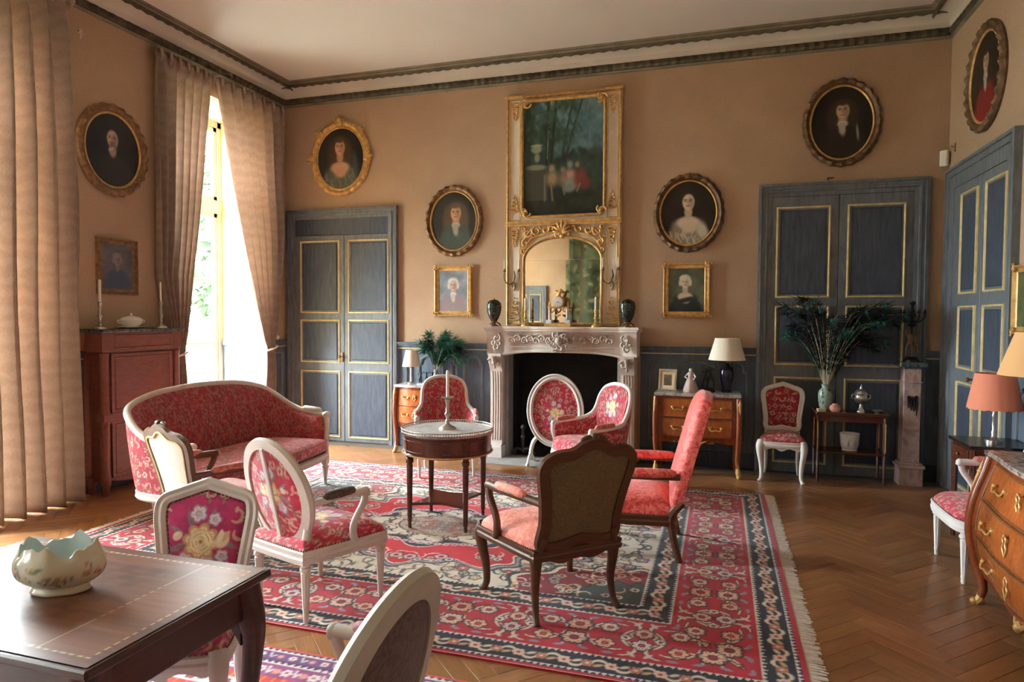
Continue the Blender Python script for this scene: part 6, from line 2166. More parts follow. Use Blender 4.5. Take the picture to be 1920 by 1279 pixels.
# ------------------------------------------------------------------ portraits
def portrait(U, V, p):
    """U,V in -1..1; p = dict of colours and choices"""
    cv = Canvas(U, V, p['bg'])
    n = fbm(U * 3 + 9, V * 3 + 9, p.get('seed', 1), 4)
    cv.C = cv.C * (.75 + .5 * n)[:, None]
    fx, fy, fr = p.get('fx', 0.), p.get('fy', .22), p.get('fr', .17)
    sk, hair, coat = p['skin'], p['hair'], p['coat']
    hs = p.get('hair_style', 'wig')
    if hs == 'wig':                                                    # curls to the shoulders
        for (dx, dy, rx, ry) in ((0, .14, 1.55, 1.35), (-1.1, -.6, .95, 1.5), (1.05, -.6, .95, 1.5), (-1.25, -1.6, .8, 1.1), (1.2, -1.6, .8, 1.1)):
            cv.blob(fx + dx * fr, fy + dy * fr, rx * fr, ry * fr * 1.1, hair, 0, .3)
    # shoulders
    cv.blob(fx * .8, -1.05, .78, .72, coat, 0, .12)
    cv.blob(fx, -.42, .52, .30, coat, 0, .2)
    if p.get('sheen') is not None:
        rnd = random.Random(p.get('seed', 1))
        for _ in range(26):
            x, y = rnd.uniform(-.6, .6), rnd.uniform(-.98, -.35)
            if abs(x) < .62 + .1 * (-.4 - y):
                cv.stroke([(x, y), (x + rnd.uniform(-.08, .08), y - .14), (x + rnd.uniform(-.1, .1), y - .26)], .018, p['sheen'], .8)
    if p.get('bust'):
        cv.blob(fx, -.30, .34, .20, sk * .95, 0, .2)
        cv.blob(fx + .02, -.46, .20, .16, sk * .92, 0, .3)
    cv.blob(fx, fy - fr * 1.35, fr * .55, fr * .95, sk * .86, 0, .25)
    if hs == 'updo':
        cv.blob(fx, fy + fr * .55, fr * 1.1, fr * 1.05, hair, 0, .2)
        cv.blob(fx - fr * .5, fy + fr * .9, fr * .6, fr * .5, hair * 1.06, 0, .3)
        for s_ in (-1, 1):
            cv.blob(fx + s_ * fr * .95, fy - fr * .1, fr * .32, fr * .6, hair, 0, .3)
    cv.blob(fx, fy, fr * .82, fr * 1.12, sk, .0, .12)
    if hs in ('bald', 'wig'):
        pass
    if hs == 'wig':
        cv.blob(fx, fy + fr * 1.12, fr * .85, fr * .42, hair * 1.1, 0, .3)
    cv.blob(fx + fr * .38, fy - fr * .1, fr * .34, fr * .8, sk * .8, 0, .5)      # modelling of the cheek
    dk = np.minimum(sk * .35, 1)
    for s_ in (-1, 1):
        ex = fx + s_ * fr * .33 - fr * .06
        cv.blob(ex, fy + fr * .16, fr * .17, fr * .075, dk, 0, .4)
        cv.stroke([(ex - fr * .2, fy + fr * .34), (ex, fy + fr * .40), (ex + fr * .2, fy + fr * .34)], fr * .05, hair * .7 + sk * .2, .6)
    cv.stroke([(fx - fr * .03, fy + fr * .2), (fx - fr * .12, fy - fr * .12), (fx - fr * .02, fy - fr * .2)], fr * .055, sk * .72, .6)
    cv.blob(fx - fr * .06, fy - fr * .52, fr * .24, fr * .075, C8(150, 70, 64), 0, .5)
    if p.get('beard') is not None:
        cv.blob(fx, fy - fr * .95, fr * .5, fr * .5, p['beard'], 0, .3); cv.blob(fx - fr * .05, fy - fr * .42, fr * .4, fr * .12, p['beard'], 0, .5)
    if p.get('cravat') is not None:
        c = p['cravat']
        cv.blob(fx, fy - fr * 1.75, fr * .65, fr * .4, c, 0, .3)
        cv.blob(fx - fr * .05, fy - fr * 2.35, fr * .42, fr * .95, c, .12, .35)
        for k_ in range(4):
            cv.stroke([(fx + fr * (-.3 + .2 * k_), fy - fr * 1.7), (fx + fr * (-.25 + .18 * k_), fy - fr * 2.3), (fx + fr * (-.35 + .2 * k_), fy - fr * 2.9)], fr * .05, c * .78, .7)
    if p.get('shawl') is not None:
        cv.stroke([(fx - .5, -.75), (fx - .15, -.50), (fx + .25, -.40), (fx + .55, -.62)], .10, p['shawl'], .4)
    for (x, y, rx, ry, c, a) in p.get('extra', []):
        cv.blob(x, y, rx, ry, c, a, .35)
    return cv.C

def wall_xf(wall, a, z):
    """world location and rotation of a picture hung on a wall at coordinate a along it"""
    return {'back': ((a, YB, z), 0), 'left': ((XL, a, z), pi / 2), 'right': ((XR, a, z), -pi / 2)}[wall]

def oval_portrait(label, wall, a, z, hw, hh, p, m='gilt_old', fw=.085, ornate=None, group=None):
    loc, rz = wall_xf(wall, a, z)
    t = thing('oval_portrait', label, 'painting', loc, rz, group)
    n = 144
    path = ellipse(hw - fw, hh - fw, n)
    prof = [(-.006, .0), (-.006, .022), (.006, .03), (.018, .026), (.03, .045), (fw * .62, .058), (fw * .85, .045), (fw, .02), (fw, 0)]
    def mod(i, j, a_, b_):
        if j in (4, 5, 6, 7):
            q = .5 + .5 * cos(i * 2 * pi / 6)
            return (a_ + (.010 * q if j >= 6 else 0), b_ * (.78 + .34 * q))
        return (a_, b_)
    g = G().sweep(path, prof, True, mod); g.apply(lambda u, v_, w_: (u, -w_, v_))
    g.build('gilt_frame', m, t, ang=25, flip=True)
    g = G().sweep(path, [(-.008, .02), (.002, .034), (.010, .03), (.012, .02)]); g.apply(lambda u, v_, w_: (u, -w_, v_))
    g.build('inner_bead', 'gilt', t, flip=True)
    if ornate:
        for (ax, az, s_) in ornate:
            g = G()
            for q in range(5):
                b0 = q * 1.25
                cx, cz = ax * (hw - .01), az * (hh - .01)
                g.tube([(cx + u, -.05, cz + v_) for u, v_ in spiral(.035 * cos(b0), .03 * sin(b0), .026 * s_, 1.0, b0, 1, 9)], [.013, .011, .006], 6)
            g.ball((ax * (hw + .01), -.05, az * (hh + .01)), .022 * s_, 8)
            g.build('frame_ornament', m, t, ang=60)
    a_, b_ = hw - fw, hh - fw
    rings, seg = 46, 120
    V = [(0, -.02, 0)]
    for k_ in range(1, rings + 1):
        V += [(a_ * k_ / rings * cos(2 * pi * i / seg), -.02, b_ * k_ / rings * sin(2 * pi * i / seg)) for i in range(seg)]
    f = [(0, 1 + i, 1 + (i + 1) % seg) for i in range(seg)]
    for k_ in range(rings - 1):
        for i in range(seg):
            j = (i + 1) % seg
            f.append((1 + k_ * seg + i, 1 + (k_ + 1) * seg + i, 1 + (k_ + 1) * seg + j, 1 + k_ * seg + j))
    g = G().add(V, f)
    o = g.build('canvas', 'oil_paint', t)
    A = np.array(V)
    col_attr(o, portrait(A[:, 0] / b_, A[:, 2] / b_, p))
    return t

def rect_portrait(label, wall, a, z, hw, hh, p, m='gilt', fw=.055, corners=True, group=None):
    loc, rz = wall_xf(wall, a, z)
    t = thing('framed_portrait', label, 'painting', loc, rz, group)
    fn = lambda u, v_, w_: (u, -w_, v_)
    x, y = hw - fw, hh - fw
    g = G().sweep([(-x, -y), (x, -y), (x, y), (-x, y)], [(-.004, 0), (-.004, .02), (.006, .026), (fw * .5, .022), (fw * .75, .045), (fw * .95, .04), (fw, 0)]); g.apply(fn)
    g.build('gilt_frame', m, t, ang=25, flip=True)
    if corners:
        for sx in (-1, 1):
            for sz in (-1, 1):
                g = G()
                for (r, a0) in ((.028, 0), (.022, 2.2), (.02, 4.2)):
                    g.tube([(sx * (hw - .02) + u, -.042, sz * (hh - .02) + v_) for u, v_ in spiral(.014 * cos(a0), .014 * sin(a0), r, 1.0, a0, sx * sz, 9)], [.010, .008, .005], 6)
                g.build('corner_ornament', m, t, ang=60)
    g = G().grid(lambda u, v_: (-x + 2 * x * u, -.018, -y + 2 * y * v_), 80, 100)
    o = g.build('canvas', 'oil_paint', t)
    A = np.array(g.v)
    col_attr(o, portrait(A[:, 0] / y, A[:, 2] / y, p))
    return t

D1 = C8(34, 30, 28)
oval_portrait('oval portrait of a dark-haired lady in a bright gilt frame above the blue door', 'back', -4.575, 3.57, .415, .465,
              dict(bg=D1, skin=C8(206, 160, 130), hair=C8(72, 50, 38), coat=C8(84, 86, 74), bust=True, hair_style='wig', fx=-.02, fy=.36, fr=0.225, sheen=C8(112, 116, 104), seed=3, extra=[(.55, -.2, .10, .4, C8(66, 70, 70), .1)]), 'gilt', .085, [(0, 1, 1.3), (-1, 0, 1), (1, 0, 1), (.72, .7, .8), (-.72, .7, .8)])
oval_portrait('oval portrait of a long-wigged man with lace cravat beside the overmantel', 'back', -3.045, 2.735, .365, .42,
              dict(bg=C8(44, 40, 34), skin=C8(196, 150, 118), hair=C8(84, 68, 50), coat=C8(66, 74, 66), cravat=C8(176, 168, 150), fx=.08, fy=.26, fr=0.232, sheen=C8(70, 84, 76), seed=5), 'gilt_old', .075)
oval_portrait('oval portrait of a pale lady in white satin between overmantel and dark door', 'back', -.345, 2.715, .365, .415,
              dict(bg=C8(36, 26, 22), skin=C8(220, 200, 176), hair=C8(40, 30, 24), coat=C8(136, 126, 108), bust=True, hair_style='updo', fx=.0, fy=.34, fr=0.225, sheen=C8(190, 184, 164), seed=7, extra=[(.42, -.55, .16, .26, C8(196, 188, 170), .4)]), 'gilt_dark', .075)
oval_portrait('round portrait of a man with white cravat high above the dark double door', 'back', 1.125, 3.55, .36, .435,
              dict(bg=C8(26, 20, 18), skin=C8(196, 164, 138), hair=C8(58, 42, 34), coat=C8(40, 30, 27), cravat=C8(196, 192, 184), fx=.02, fy=.32, fr=0.203, seed=9, extra=[(.40, -.30, .03, .22, C8(150, 146, 140), .1)]), 'gilt_dark', .075)
oval_portrait('oval portrait of a bald bearded man on the window wall', 'left', 4.82, 3.12, .375, .42,
              dict(bg=C8(38, 40, 48), skin=C8(190, 162, 144), hair=C8(120, 110, 100), coat=C8(52, 52, 58), hair_style='bald', beard=C8(120, 106, 96), fx=-.02, fy=.30, fr=0.217, seed=11, extra=[(-.06, .02, .10, .05, C8(176, 170, 164), .5)]), 'gilt_old', .085)
oval_portrait('tall oval portrait with red robe high on the wall above the side door', 'right', 6.46, 3.59, .41, .44,
              dict(bg=C8(30, 24, 20), skin=C8(190, 160, 136), hair=C8(40, 30, 24), coat=C8(120, 34, 34), cravat=C8(180, 176, 168), fx=.02, fy=.36, fr=0.203, seed=13), 'gilt_dark', .08)
rect_portrait('small gilt-framed portrait of a man in powdered wig and mauve coat', 'back', -3.05, 1.905, .24, .30,
              dict(bg=C8(132, 140, 150), skin=C8(206, 172, 158), hair=C8(206, 204, 200), coat=C8(146, 130, 134), cravat=C8(216, 212, 208), hair_style='updo', fx=.0, fy=.26, fr=.24, seed=15))
rect_portrait('small gilt-framed portrait of a powdered lady in a dark green wrap', 'back', -.355, 1.895, .245, .29,
              dict(bg=C8(92, 96, 78), skin=C8(214, 196, 174), hair=C8(196, 190, 172), coat=C8(38, 48, 46), bust=True, hair_style='updo', fx=-.05, fy=.34, fr=.23, shawl=C8(40, 50, 48), seed=17))
rect_portrait('small framed portrait of a figure in blue over the tall cabinet', 'left', 4.845, 2.05, .215, .26,
              dict(bg=C8(96, 94, 102), skin=C8(150, 136, 138), hair=C8(130, 122, 128), coat=C8(70, 84, 110), hair_style='updo', fx=.0, fy=.28, fr=.22, seed=19), 'gilt_old', .05, False)
rect_portrait('gilt-framed picture cut by the picture edge beside the side door', 'right', 5.45, 1.74, .30, .25,
              dict(bg=C8(84, 90, 62), skin=C8(170, 150, 120), hair=C8(70, 60, 50), coat=C8(60, 66, 50), fx=0, fy=.2, fr=.2, seed=23), 'gilt', .05)

# ------------------------------------------------------------------ curtains
def curtain(label, yl, yr, X0, z0, z1, pleats, amp, tie=None, nu=150, nz=64, group=None, seed=0):
    t = thing('curtain', label, 'curtain', (X0, (yl(z1) + yr(z1)) / 2, 0), 0, group)
    oy = (yl(z1) + yr(z1)) / 2
    def fn(u, v_):
        z = z0 + (z1 - z0) * v_
        a, b = yl(z), yr(z)
        w0 = yr(z1) - yl(z1)
        squeeze = (b - a) / w0
        am = amp * (1.0 + .35 * (1 - squeeze)) * (1 - .55 * max(0, (v_ - .93) / .07))
        ph = 2 * pi * pleats * u + .8 * sin(3.1 * u + seed) + .25 * sin(z * 1.7 + u * 9 + seed)
        x = am * (sin(ph) + .25 * sin(2 * ph + 1)) + .012 * sin(z * 2.3 + seed)
        y = a + (b - a) * u + .25 * am * cos(ph) * squeeze
        if tie and abs(z - tie[0]) < .25:
            k_ = 1 - abs(z - tie[0]) / .25
            x = x * (1 - .45 * k_)
        return (x, y - oy, z)
    g = G().grid(fn, nu, nz)
    o = g.build('drape', 'curtain_silk', t, ang=80)
    md = o.modifiers.new('thickness', 'SOLIDIFY'); md.thickness = .004
    for k_ in range(pleats):                                            # pinch-pleat heading
        g = G()
        u = (k_ + .5) / pleats
        y = yl(z1) + (yr(z1) - yl(z1)) * u - oy
        g.tube([(amp * .6, y, z1 + .012), (amp * .9, y, z1 - .05), (amp * .6, y, z1 - .11)], [.012, .02, .006], 6)
        g.build('pinch_pleat', 'curtain_silk', t, ang=80)
    G().box(-.03, yl(z1) - oy, z1 + .005, .03, yr(z1) - oy, z1 + .03).build('curtain_track', 'cornice_rail', t, False)
    if tie:
        zt, ya, yb = tie
        n = 24
        pts = [((amp * 1.7) * cos(2 * pi * i / n) * .9, (ya + yb) / 2 - oy + ((yb - ya) / 2 + .02) * sin(2 * pi * i / n), zt + .03 * sin(2 * pi * i / n)) for i in range(n + 1)]
        G().tube(pts, .011, 6).build('tieback_cord', 'fringe_cotton', t)
    return t
curtain('big loose striped curtain hanging to the floor at the picture edge', lambda z: 3.40, lambda z: 4.30 + .06 * (1 - z / 4.2), XL + .19, .015, 4.22, 6, .105, None, 170, 60, seed=1)
def lerp_(z, z0, z1, a, b, p=1.0):
    q = min(max((z - z0) / (z1 - z0), 0), 1)
    return a + (b - a) * q ** p
curtain('striped curtain behind the tall cabinet, drawn aside from the window gap',
        lambda z: 5.37 - .13 * min(max((z - 1.5) / .5, 0), 1), lambda z: lerp_(z, 1.25, 4.2, 5.58, 6.06, 1.0), XL + .085, .02, 4.21, 7, .05, (1.2, 5.38, 5.58), seed=2)
curtain('striped curtain gathered by a white cord at the corner next to the blue door',
        lambda z: lerp_(z, 1.22, 4.2, 6.86, 6.04, .74) if z > 1.22 else lerp_(z, .0, 1.22, 6.74, 6.86), lambda z: lerp_(z, 1.22, 2.6, 7.03, 7.27) if z > 1.22 else 7.03, XL + .085, .02, 4.21, 7, .052, (1.2, 6.86, 7.03), seed=3)
t = thing('curtain_holdback', 'white curled curtain holdback fixed to the wall at the corner', 'holdback', (XL, 7.10, 1.33))
G().lathe([(.022, 0), (.022, .006), (.008, .01), (.007, .07)], 12).mat(Matrix.Rotation(pi / 2, 4, 'Y')).build('stem', 'white_paint_cool', t)
G().ball((.08, 0, 0), .028, 10).build('knob', 'white_paint_cool', t)
for (yy, lb) in ((4.50, 'white cord knot high at the top corner of the big loose curtain'), (7.29, 'tiny white cord knot at the top corner beside the blue door')):
    t = thing('cord_knot', lb, 'cord', (XL, yy, 4.08))
    g = G().ball((.03, 0, 0), .014, 8)
    for q in (-1, 0, 1):
        g.tube([(.03, 0, 0), (.035, q * .02, -.03 if q else -.05), (.03, q * .035, -.02 - (.05 if not q else 0))], [.006, .005, .003], 5)
    g.build('knot', 'fringe_cotton', t)
    G().tube([(-.005, 0, 0), (.03, 0, 0)], .004, 6).build('hook', 'iron', t)
# ------------------------------------------------------------------ lamps
def lamp(label, loc, base_prof, base_mat, shade_z0, shade_z1, r0, r1, shade_mat, scallop=0, stem=None, foot=None, cord=None):
    t = thing('table_lamp', label, 'lamp', loc)
    if foot:
        foot.build('foot', base_mat, t, ang=45)
    G().lathe(base_prof, 28).build('base', base_mat, t, ang=50)
    zt = base_prof[-1][1]
    G().tube([(0, 0, zt - .002), (0, 0, shade_z1 - .02)], .006, 8).build('stem', 'gilt_old', t)
    n = 64
    V, f = [], []
    rows = [(r0, shade_z0, 1), (r1, shade_z1, 0), (r1 - .004, shade_z1, 0), (r0 - .004, shade_z0 + .001, 1)]
    for (r, z, lowr) in rows:
        for i in range(n):
            a = 2 * pi * i / n
            dz = -.012 * abs(sin(a * scallop / 2)) if (scallop and lowr) else 0
            V.append((r * cos(a), r * sin(a), z + dz))
    for k_ in range(4):
        k2 = (k_ + 1) % 4
        for i in range(n):
            j = (i + 1) % n
            f.append((k_ * n + i, k_ * n + j, k2 * n + j, k2 * n + i))
    sh = G().add(V, f).build('shade', shade_mat, t, ang=40)
    g = G()
    for k_ in range(3):
        a = k_ * 2 * pi / 3
        g.tube([(0, 0, shade_z1 - .02), ((r1 - .003) * cos(a), (r1 - .003) * sin(a), shade_z1 - .006)], .002, 4)
    g.ball((0, 0, shade_z1 - .01), .009, 6)
    g.build('shade_ring', 'gilt_old', sh)
    if cord:
        G().tube(cr(cord, 6), .0035, 6).build('cord', 'plastic_dark', t)
    return t
# blue vase lamp on the two-drawer chest
lamp('table lamp with dark blue vase body and wide white shade on the chest', (.07, 7.20, .83),
     [(.05, 0), (.055, .012), (.04, .03), (.05, .08), (.068, .15), (.07, .21), (.06, .255), (.03, .275), (.02, .30)], 'lamp_blue', .335, .56, .185, .12, 'shade_white')
lamp('slim silver table lamp with small white shade on the small chest', (-3.50, 7.18, .80),
     [(.05, 0), (.05, .01), (.02, .025), (.012, .05), (.02, .08), (.012, .11), (.018, .14), (.010, .18)], 'pewter', .205, .40, .11, .068, 'shade_white')
lamp('silver lamp with scalloped coral shade on the dark side table', (1.835, 5.42, .735),
     [(.055, 0), (.055, .018), (.022, .028), (.012, .05), (.018, .07), (.010, .09), (.014, .13), (.010, .17), (.016, .19), (.010, .21), (.010, .25)], 'silver', .245, .485, .165, .12, 'shade_coral', 18)
lamp('tan-shaded lamp standing on the marble of the big commode, cut by the picture edge', (1.62, 4.18, .87),
     [(.06, 0), (.06, .015), (.03, .03), (.05, .09), (.06, .16), (.045, .23), (.02, .27), (.012, .36)], 'gilt_old', .43, .66, .19, .115, 'shade_tan')

# ------------------------------------------------------------------ feather vases
plain('feather_green', L3(44, 104, 84), .5, .1, .45, 30)
plain('feather_dark', L3(26, 34, 30), .6, 0, .5, 30)
plain('feather_eye', L3(20, 150, 140), .35, .2, .3, 20)
def feathers(t, z0, specs, seed, green=.4, rmax=.02):
    rnd = random.Random(seed)
    for (ang, reach, h, droop) in specs:
        ca, sa = cos(ang), sin(ang)
        p = cr([(rmax * ca * .3, rmax * sa * .3, z0), (reach * .28 * ca, reach * .28 * sa, z0 + h * .5), (reach * .65 * ca, reach * .65 * sa, z0 + h * .9), (reach * ca, reach * sa, z0 + h - droop)], 7)
        f_ = G().tube(p, [.0035, .003, .002, .0012], 5).build('feather', 'feather_stem', t)
        g = G()
        n = len(p)
        P = [Vector(q) for q in p]
        for k_ in range(int(n * .22), n):
            T = (P[min(k_ + 1, n - 1)] - P[k_ - 1]).normalized()
            frac = (k_ / (n - 1) - .22) / .78
            ln = .05 + .05 * frac
            for _ in range(13):
                d = Vector((rnd.uniform(-1, 1), rnd.uniform(-1, 1), rnd.uniform(-1, .6)))
                d = (d - T * d.dot(T) * .5).normalized() + T * .55
                q0 = P[k_] + T * rnd.uniform(-.01, .01)
                q1 = q0 + d * ln * rnd.uniform(.6, 1.1)
                sd = d.cross(T).normalized() * .0042
                mid = q0.lerp(q1, .55)
                g.add([q0, mid + sd, q1, mid - sd, mid + T * .002], [(0, 1, 4), (1, 2, 4), (2, 3, 4), (3, 0, 4)])
        tag(g.build('barbs', 'feather_green' if rnd.random() < green else 'feather_dark', f_, False), kind='stuff')
        g = G().pad(ellipse(.016, .022, 14), .004, 3)
        q = (P[-1] - P[-3]).normalized()
        nrm = Vector((.2, -1, .2)).normalized()
        g.mat(Matrix.Translation(P[-1] + q * .01) @ nrm.to_track_quat('Z', 'Y').to_matrix().to_4x4())
        g.build('eye_spot', 'feather_eye', f_)

def print_vase(t, prof, n=32, seed=1, base=C8(150, 168, 158), spots=(C8(34, 40, 44), C8(60, 96, 84)), c=(0, 0, 0), name='vase_body', cnt=26):
    pr_ = cr(prof, 5)
    g = G().lathe(pr_, 48, c)
    A = np.array(g.v)
    o = g.build(name, 'porcelain_print', t, ang=60)
    cv = Canvas(np.arctan2(A[:, 1] - c[1], A[:, 0] - c[0]), (A[:, 2] - c[2]) * 12, base)
    rnd = random.Random(seed)
    for _ in range(cnt):
        cv.blob(rnd.uniform(-pi, pi), rnd.uniform(.3, prof[-1][1] * 11), rnd.uniform(.08, .28), rnd.uniform(.06, .2), rnd.choice(spots), rnd.uniform(0, 3), .4)
    col_attr(o, cv.C)
    return o

t = thing('feather_vase', 'celadon vase holding arching peacock feathers on the console table', 'vase', (1.0, 7.17, .685))
print_vase(t, [(.045, 0), (.05, .01), (.062, .08), (.066, .15), (.058, .20), (.036, .225), (.034, .25), (.042, .265)])
rnd = random.Random(12)
specs = []
for i_ in range(26):
    a_ = rnd.uniform(-.5, pi + .5) if i_ % 2 else rnd.choice((0, pi)) + rnd.uniform(-.5, .5)
    a_ = -a_ if sin(a_) > .45 else a_
    rr_ = rnd.uniform(.12, .50)
    if sin(a_) * rr_ > .14: rr_ = .14 / max(sin(a_), .2)
    specs.append((a_, rr_, rnd.uniform(.62, 1.02) - rr_ * .35, rnd.uniform(0, .10) * rr_ * 2))
specs += [(0.0, .60, .74, .10), (-.15, .50, .56, .08), (.05, .52, .84, .05), (pi, .36, .78, .05), (pi - .2, .32, .58, .03), (-.1, .66, .78, .06)]
feathers(t, .22, specs, 4, .12)
t = thing('feather_vase', 'vase of green peacock feathers showing over the bergere by the small chest', 'vase', (-3.20, 7.21, .80))
print_vase(t, [(.03, 0), (.045, .03), (.05, .08), (.03, .13), (.022, .16), (.03, .175)], seed=4, base=C8(176, 178, 176))
rnd = random.Random(21)
specs = [(rnd.choice((0, pi)) + rnd.uniform(-.6, .6), rnd.uniform(.06, .26), rnd.uniform(.26, .46), rnd.uniform(0, .05)) for _ in range(16)]
specs = [(a, r if sin(a) * r < .12 else .1, h, d) for a, r, h, d in specs] + [(0, .34, .36, .10), (.1, .36, .30, .12), (0, .30, .42, .06), (-.2, .33, .24, .10)]
feathers(t, .14, specs, 6, .8)

# ------------------------------------------------------------------ console, pedestal, side table
def console():
    x0, x1, y0, y1 = .90, 1.53, 7.02, 7.345
    cx, cy = (x0 + x1) / 2, (y0 + y1) / 2
    t = thing('console_table', 'dark two-tier console table with brass-edged legs before the dark door', 'console table', (cx, cy, 0))
    hx, hy = (x1 - x0) / 2, (y1 - y0) / 2
    G().box(-hx, -hy, .655, hx, hy, .685, .005).build('top', 'mahogany', t, ang=30)
    G().box(-hx + .02, -hy + .02, .60, hx - .02, hy - .02, .655).build('apron', 'mahogany', t, False)
    G().box(-hx + .015, -hy + .015, .285, hx - .015, hy - .015, .305, .003).build('shelf', 'mahogany', t, ang=30)
    for sx in (-1, 1):
        for sy in (-1, 1):
            x, y = sx * (hx - .025), sy * (hy - .025)
            lg = G().tube([(x, y, .66), (x, y, .30), (x, y, 0)], [.019, .015, .009], 4).build('leg', 'mahogany', t, False)
            G().tube([(x + sx * .004, y - .014, .60), (x + sx * .004, y - .012, .32)], .006, 6).build('brass_strip', 'gilt', lg)
    g = G()
    for (a, b) in (((-hx, -hy), (hx, -hy)), ((-hx, -hy), (-hx, hy)), ((hx, -hy), (hx, hy))):
        g.tube([(a[0], a[1], .69), (b[0], b[1], .69)], .004, 5)
    g.build('brass_edge', 'gilt_old', t)
console()
t = thing('lidded_pot', 'small round pink floral pot at the foot of the celadon vase', 'pot', (1.075, 7.075, .685))
G().lathe([(.028, 0), (.034, .004), (.048, .025), (.05, .045), (.042, .065), (.026, .078), (.024, .086)], 24).build('pot_body', 'pot_pink', t, ang=60)
t = thing('soap_box', 'small cream card box on the corner of the console table', 'box', (.95, 7.065, .685), radians(12))
G().box(-.035, -.022, 0, .035, .022, .014, .002).build('box_base', 'soap_cream', t, ang=30)
G().box(-.037, -.024, .014, .037, .024, .034, .002).build('box_lid', 'soap_cream', t, ang=30)
t = thing('silver_urn', 'silver lidded urn on a stem foot on the console table', 'urn', (1.315, 7.16, .685))
G().lathe([(.042, 0), (.042, .01), (.028, .03), (.016, .05), (.014, .08), (.03, .095)], 24).build('urn_foot', 'silver', t, ang=50)
b = G().lathe([(.02, .092), (.05, .10), (.062, .12), (.066, .135), (.058, .145), (.055, .17), (.06, .185)], 32).build('urn_body', 'silver', t, ang=50)
for s_ in (-1, 1):
    G().tube(cr([(s_ * .056, 0, .13), (s_ * .08, 0, .14), (s_ * .078, 0, .17), (s_ * .058, 0, .175)], 4), .005, 6).build('handle', 'silver', b)
l = G().lathe([(.06, .186), (.052, .205), (.03, .225), (.014, .232), (.01, .25)], 32).build('lid', 'silver', t, ang=50)
G().lathe([(.006, .248), (.012, .258), (.006, .27), (.002, .278)], 12).build('finial', 'silver', l)
t = thing('cachepot', 'white porcelain cachepot with a small flower sprig on the console shelf', 'pot', (1.225, 7.17, .305))
g = G().lathe([(.066, 0), (.07, .006), (.062, .014), (.074, .03), (.083, .07), (.086, .13), (.09, .165), (.092, .17), (.087, .17), (.082, .13), (.078, .06), (.05, .03)], 48)
o = g.build('pot_body', 'porcelain_print', t, ang=60)
A = np.array(g.v)
cv = Canvas(np.arctan2(A[:, 1], A[:, 0]), A[:, 2] * 10, C8(226, 226, 224))
for (u, v_) in ((-1.9, .8), (-1.6, .62), (-1.4, .9), (-1.75, .95), (-1.2, .7), (-2.3, .7)):
    cv.flower(u, v_, .07, C8(186, 130, 150), C8(200, 180, 120), None, 5); cv.blob(u + .1, v_ - .1, .08, .04, C8(120, 120, 140))
col_attr(o, cv.C)
t = thing('glass_dish', 'low glass dish at the dark end of the console table', 'dish', (1.45, 7.12, .685))
G().lathe([(.02, 0), (.022, .004), (.012, .012), (.035, .02), (.046, .034), (.043, .034), (.03, .022)], 24).build('dish_bowl', 'pewter', t, ang=60)

def pedestal():
    t = thing('pedestal', 'square pink stone pedestal with carved drapery in the dark corner', 'pedestal', (1.755, 7.235, 0))
    G().box(-.10, -.10, 0, .10, .10, .17, .004).build('plinth', 'pink_stone', t, ang=30)
    g = G().box(-.115, -.115, .17, .115, .115, .20, .006); g.box(-.095, -.095, .20, .095, .095, .22, .005); g.build('base_moulding', 'pink_stone', t, ang=30)
    G().box(-.072, -.072, .22, .072, .072, 1.12, .003).build('shaft', 'pink_stone', t, ang=30)
    g = G().box(-.08, -.08, .985, .08, .08, 1.0, .003); g.build('astragal', 'pink_stone', t, ang=30)
    g = G().box(-.085, -.085, 1.12, .085, .085, 1.14, .004); g.box(-.115, -.115, 1.14, .115, .115, 1.185, .006); g.build('cap', 'marble_dark', t, ang=30)
    g = G()
    g.tube(cr([(-.04, -.08, .86), (-.015, -.088, .835), (.015, -.088, .835), (.04, -.08, .86)], 5), .014, 8)
    for (x, l_) in ((-.035, .10), (-.012, .12), (.012, .13), (.035, .17)):
        g.tube([(x, -.08, .845), (x + .004, -.084, .845 - l_ * .5), (x + .002, -.078, .845 - l_)], [.012, .010, .004], 6)
    g.build('carved_swag', 'bronze_dark', t)
pedestal()

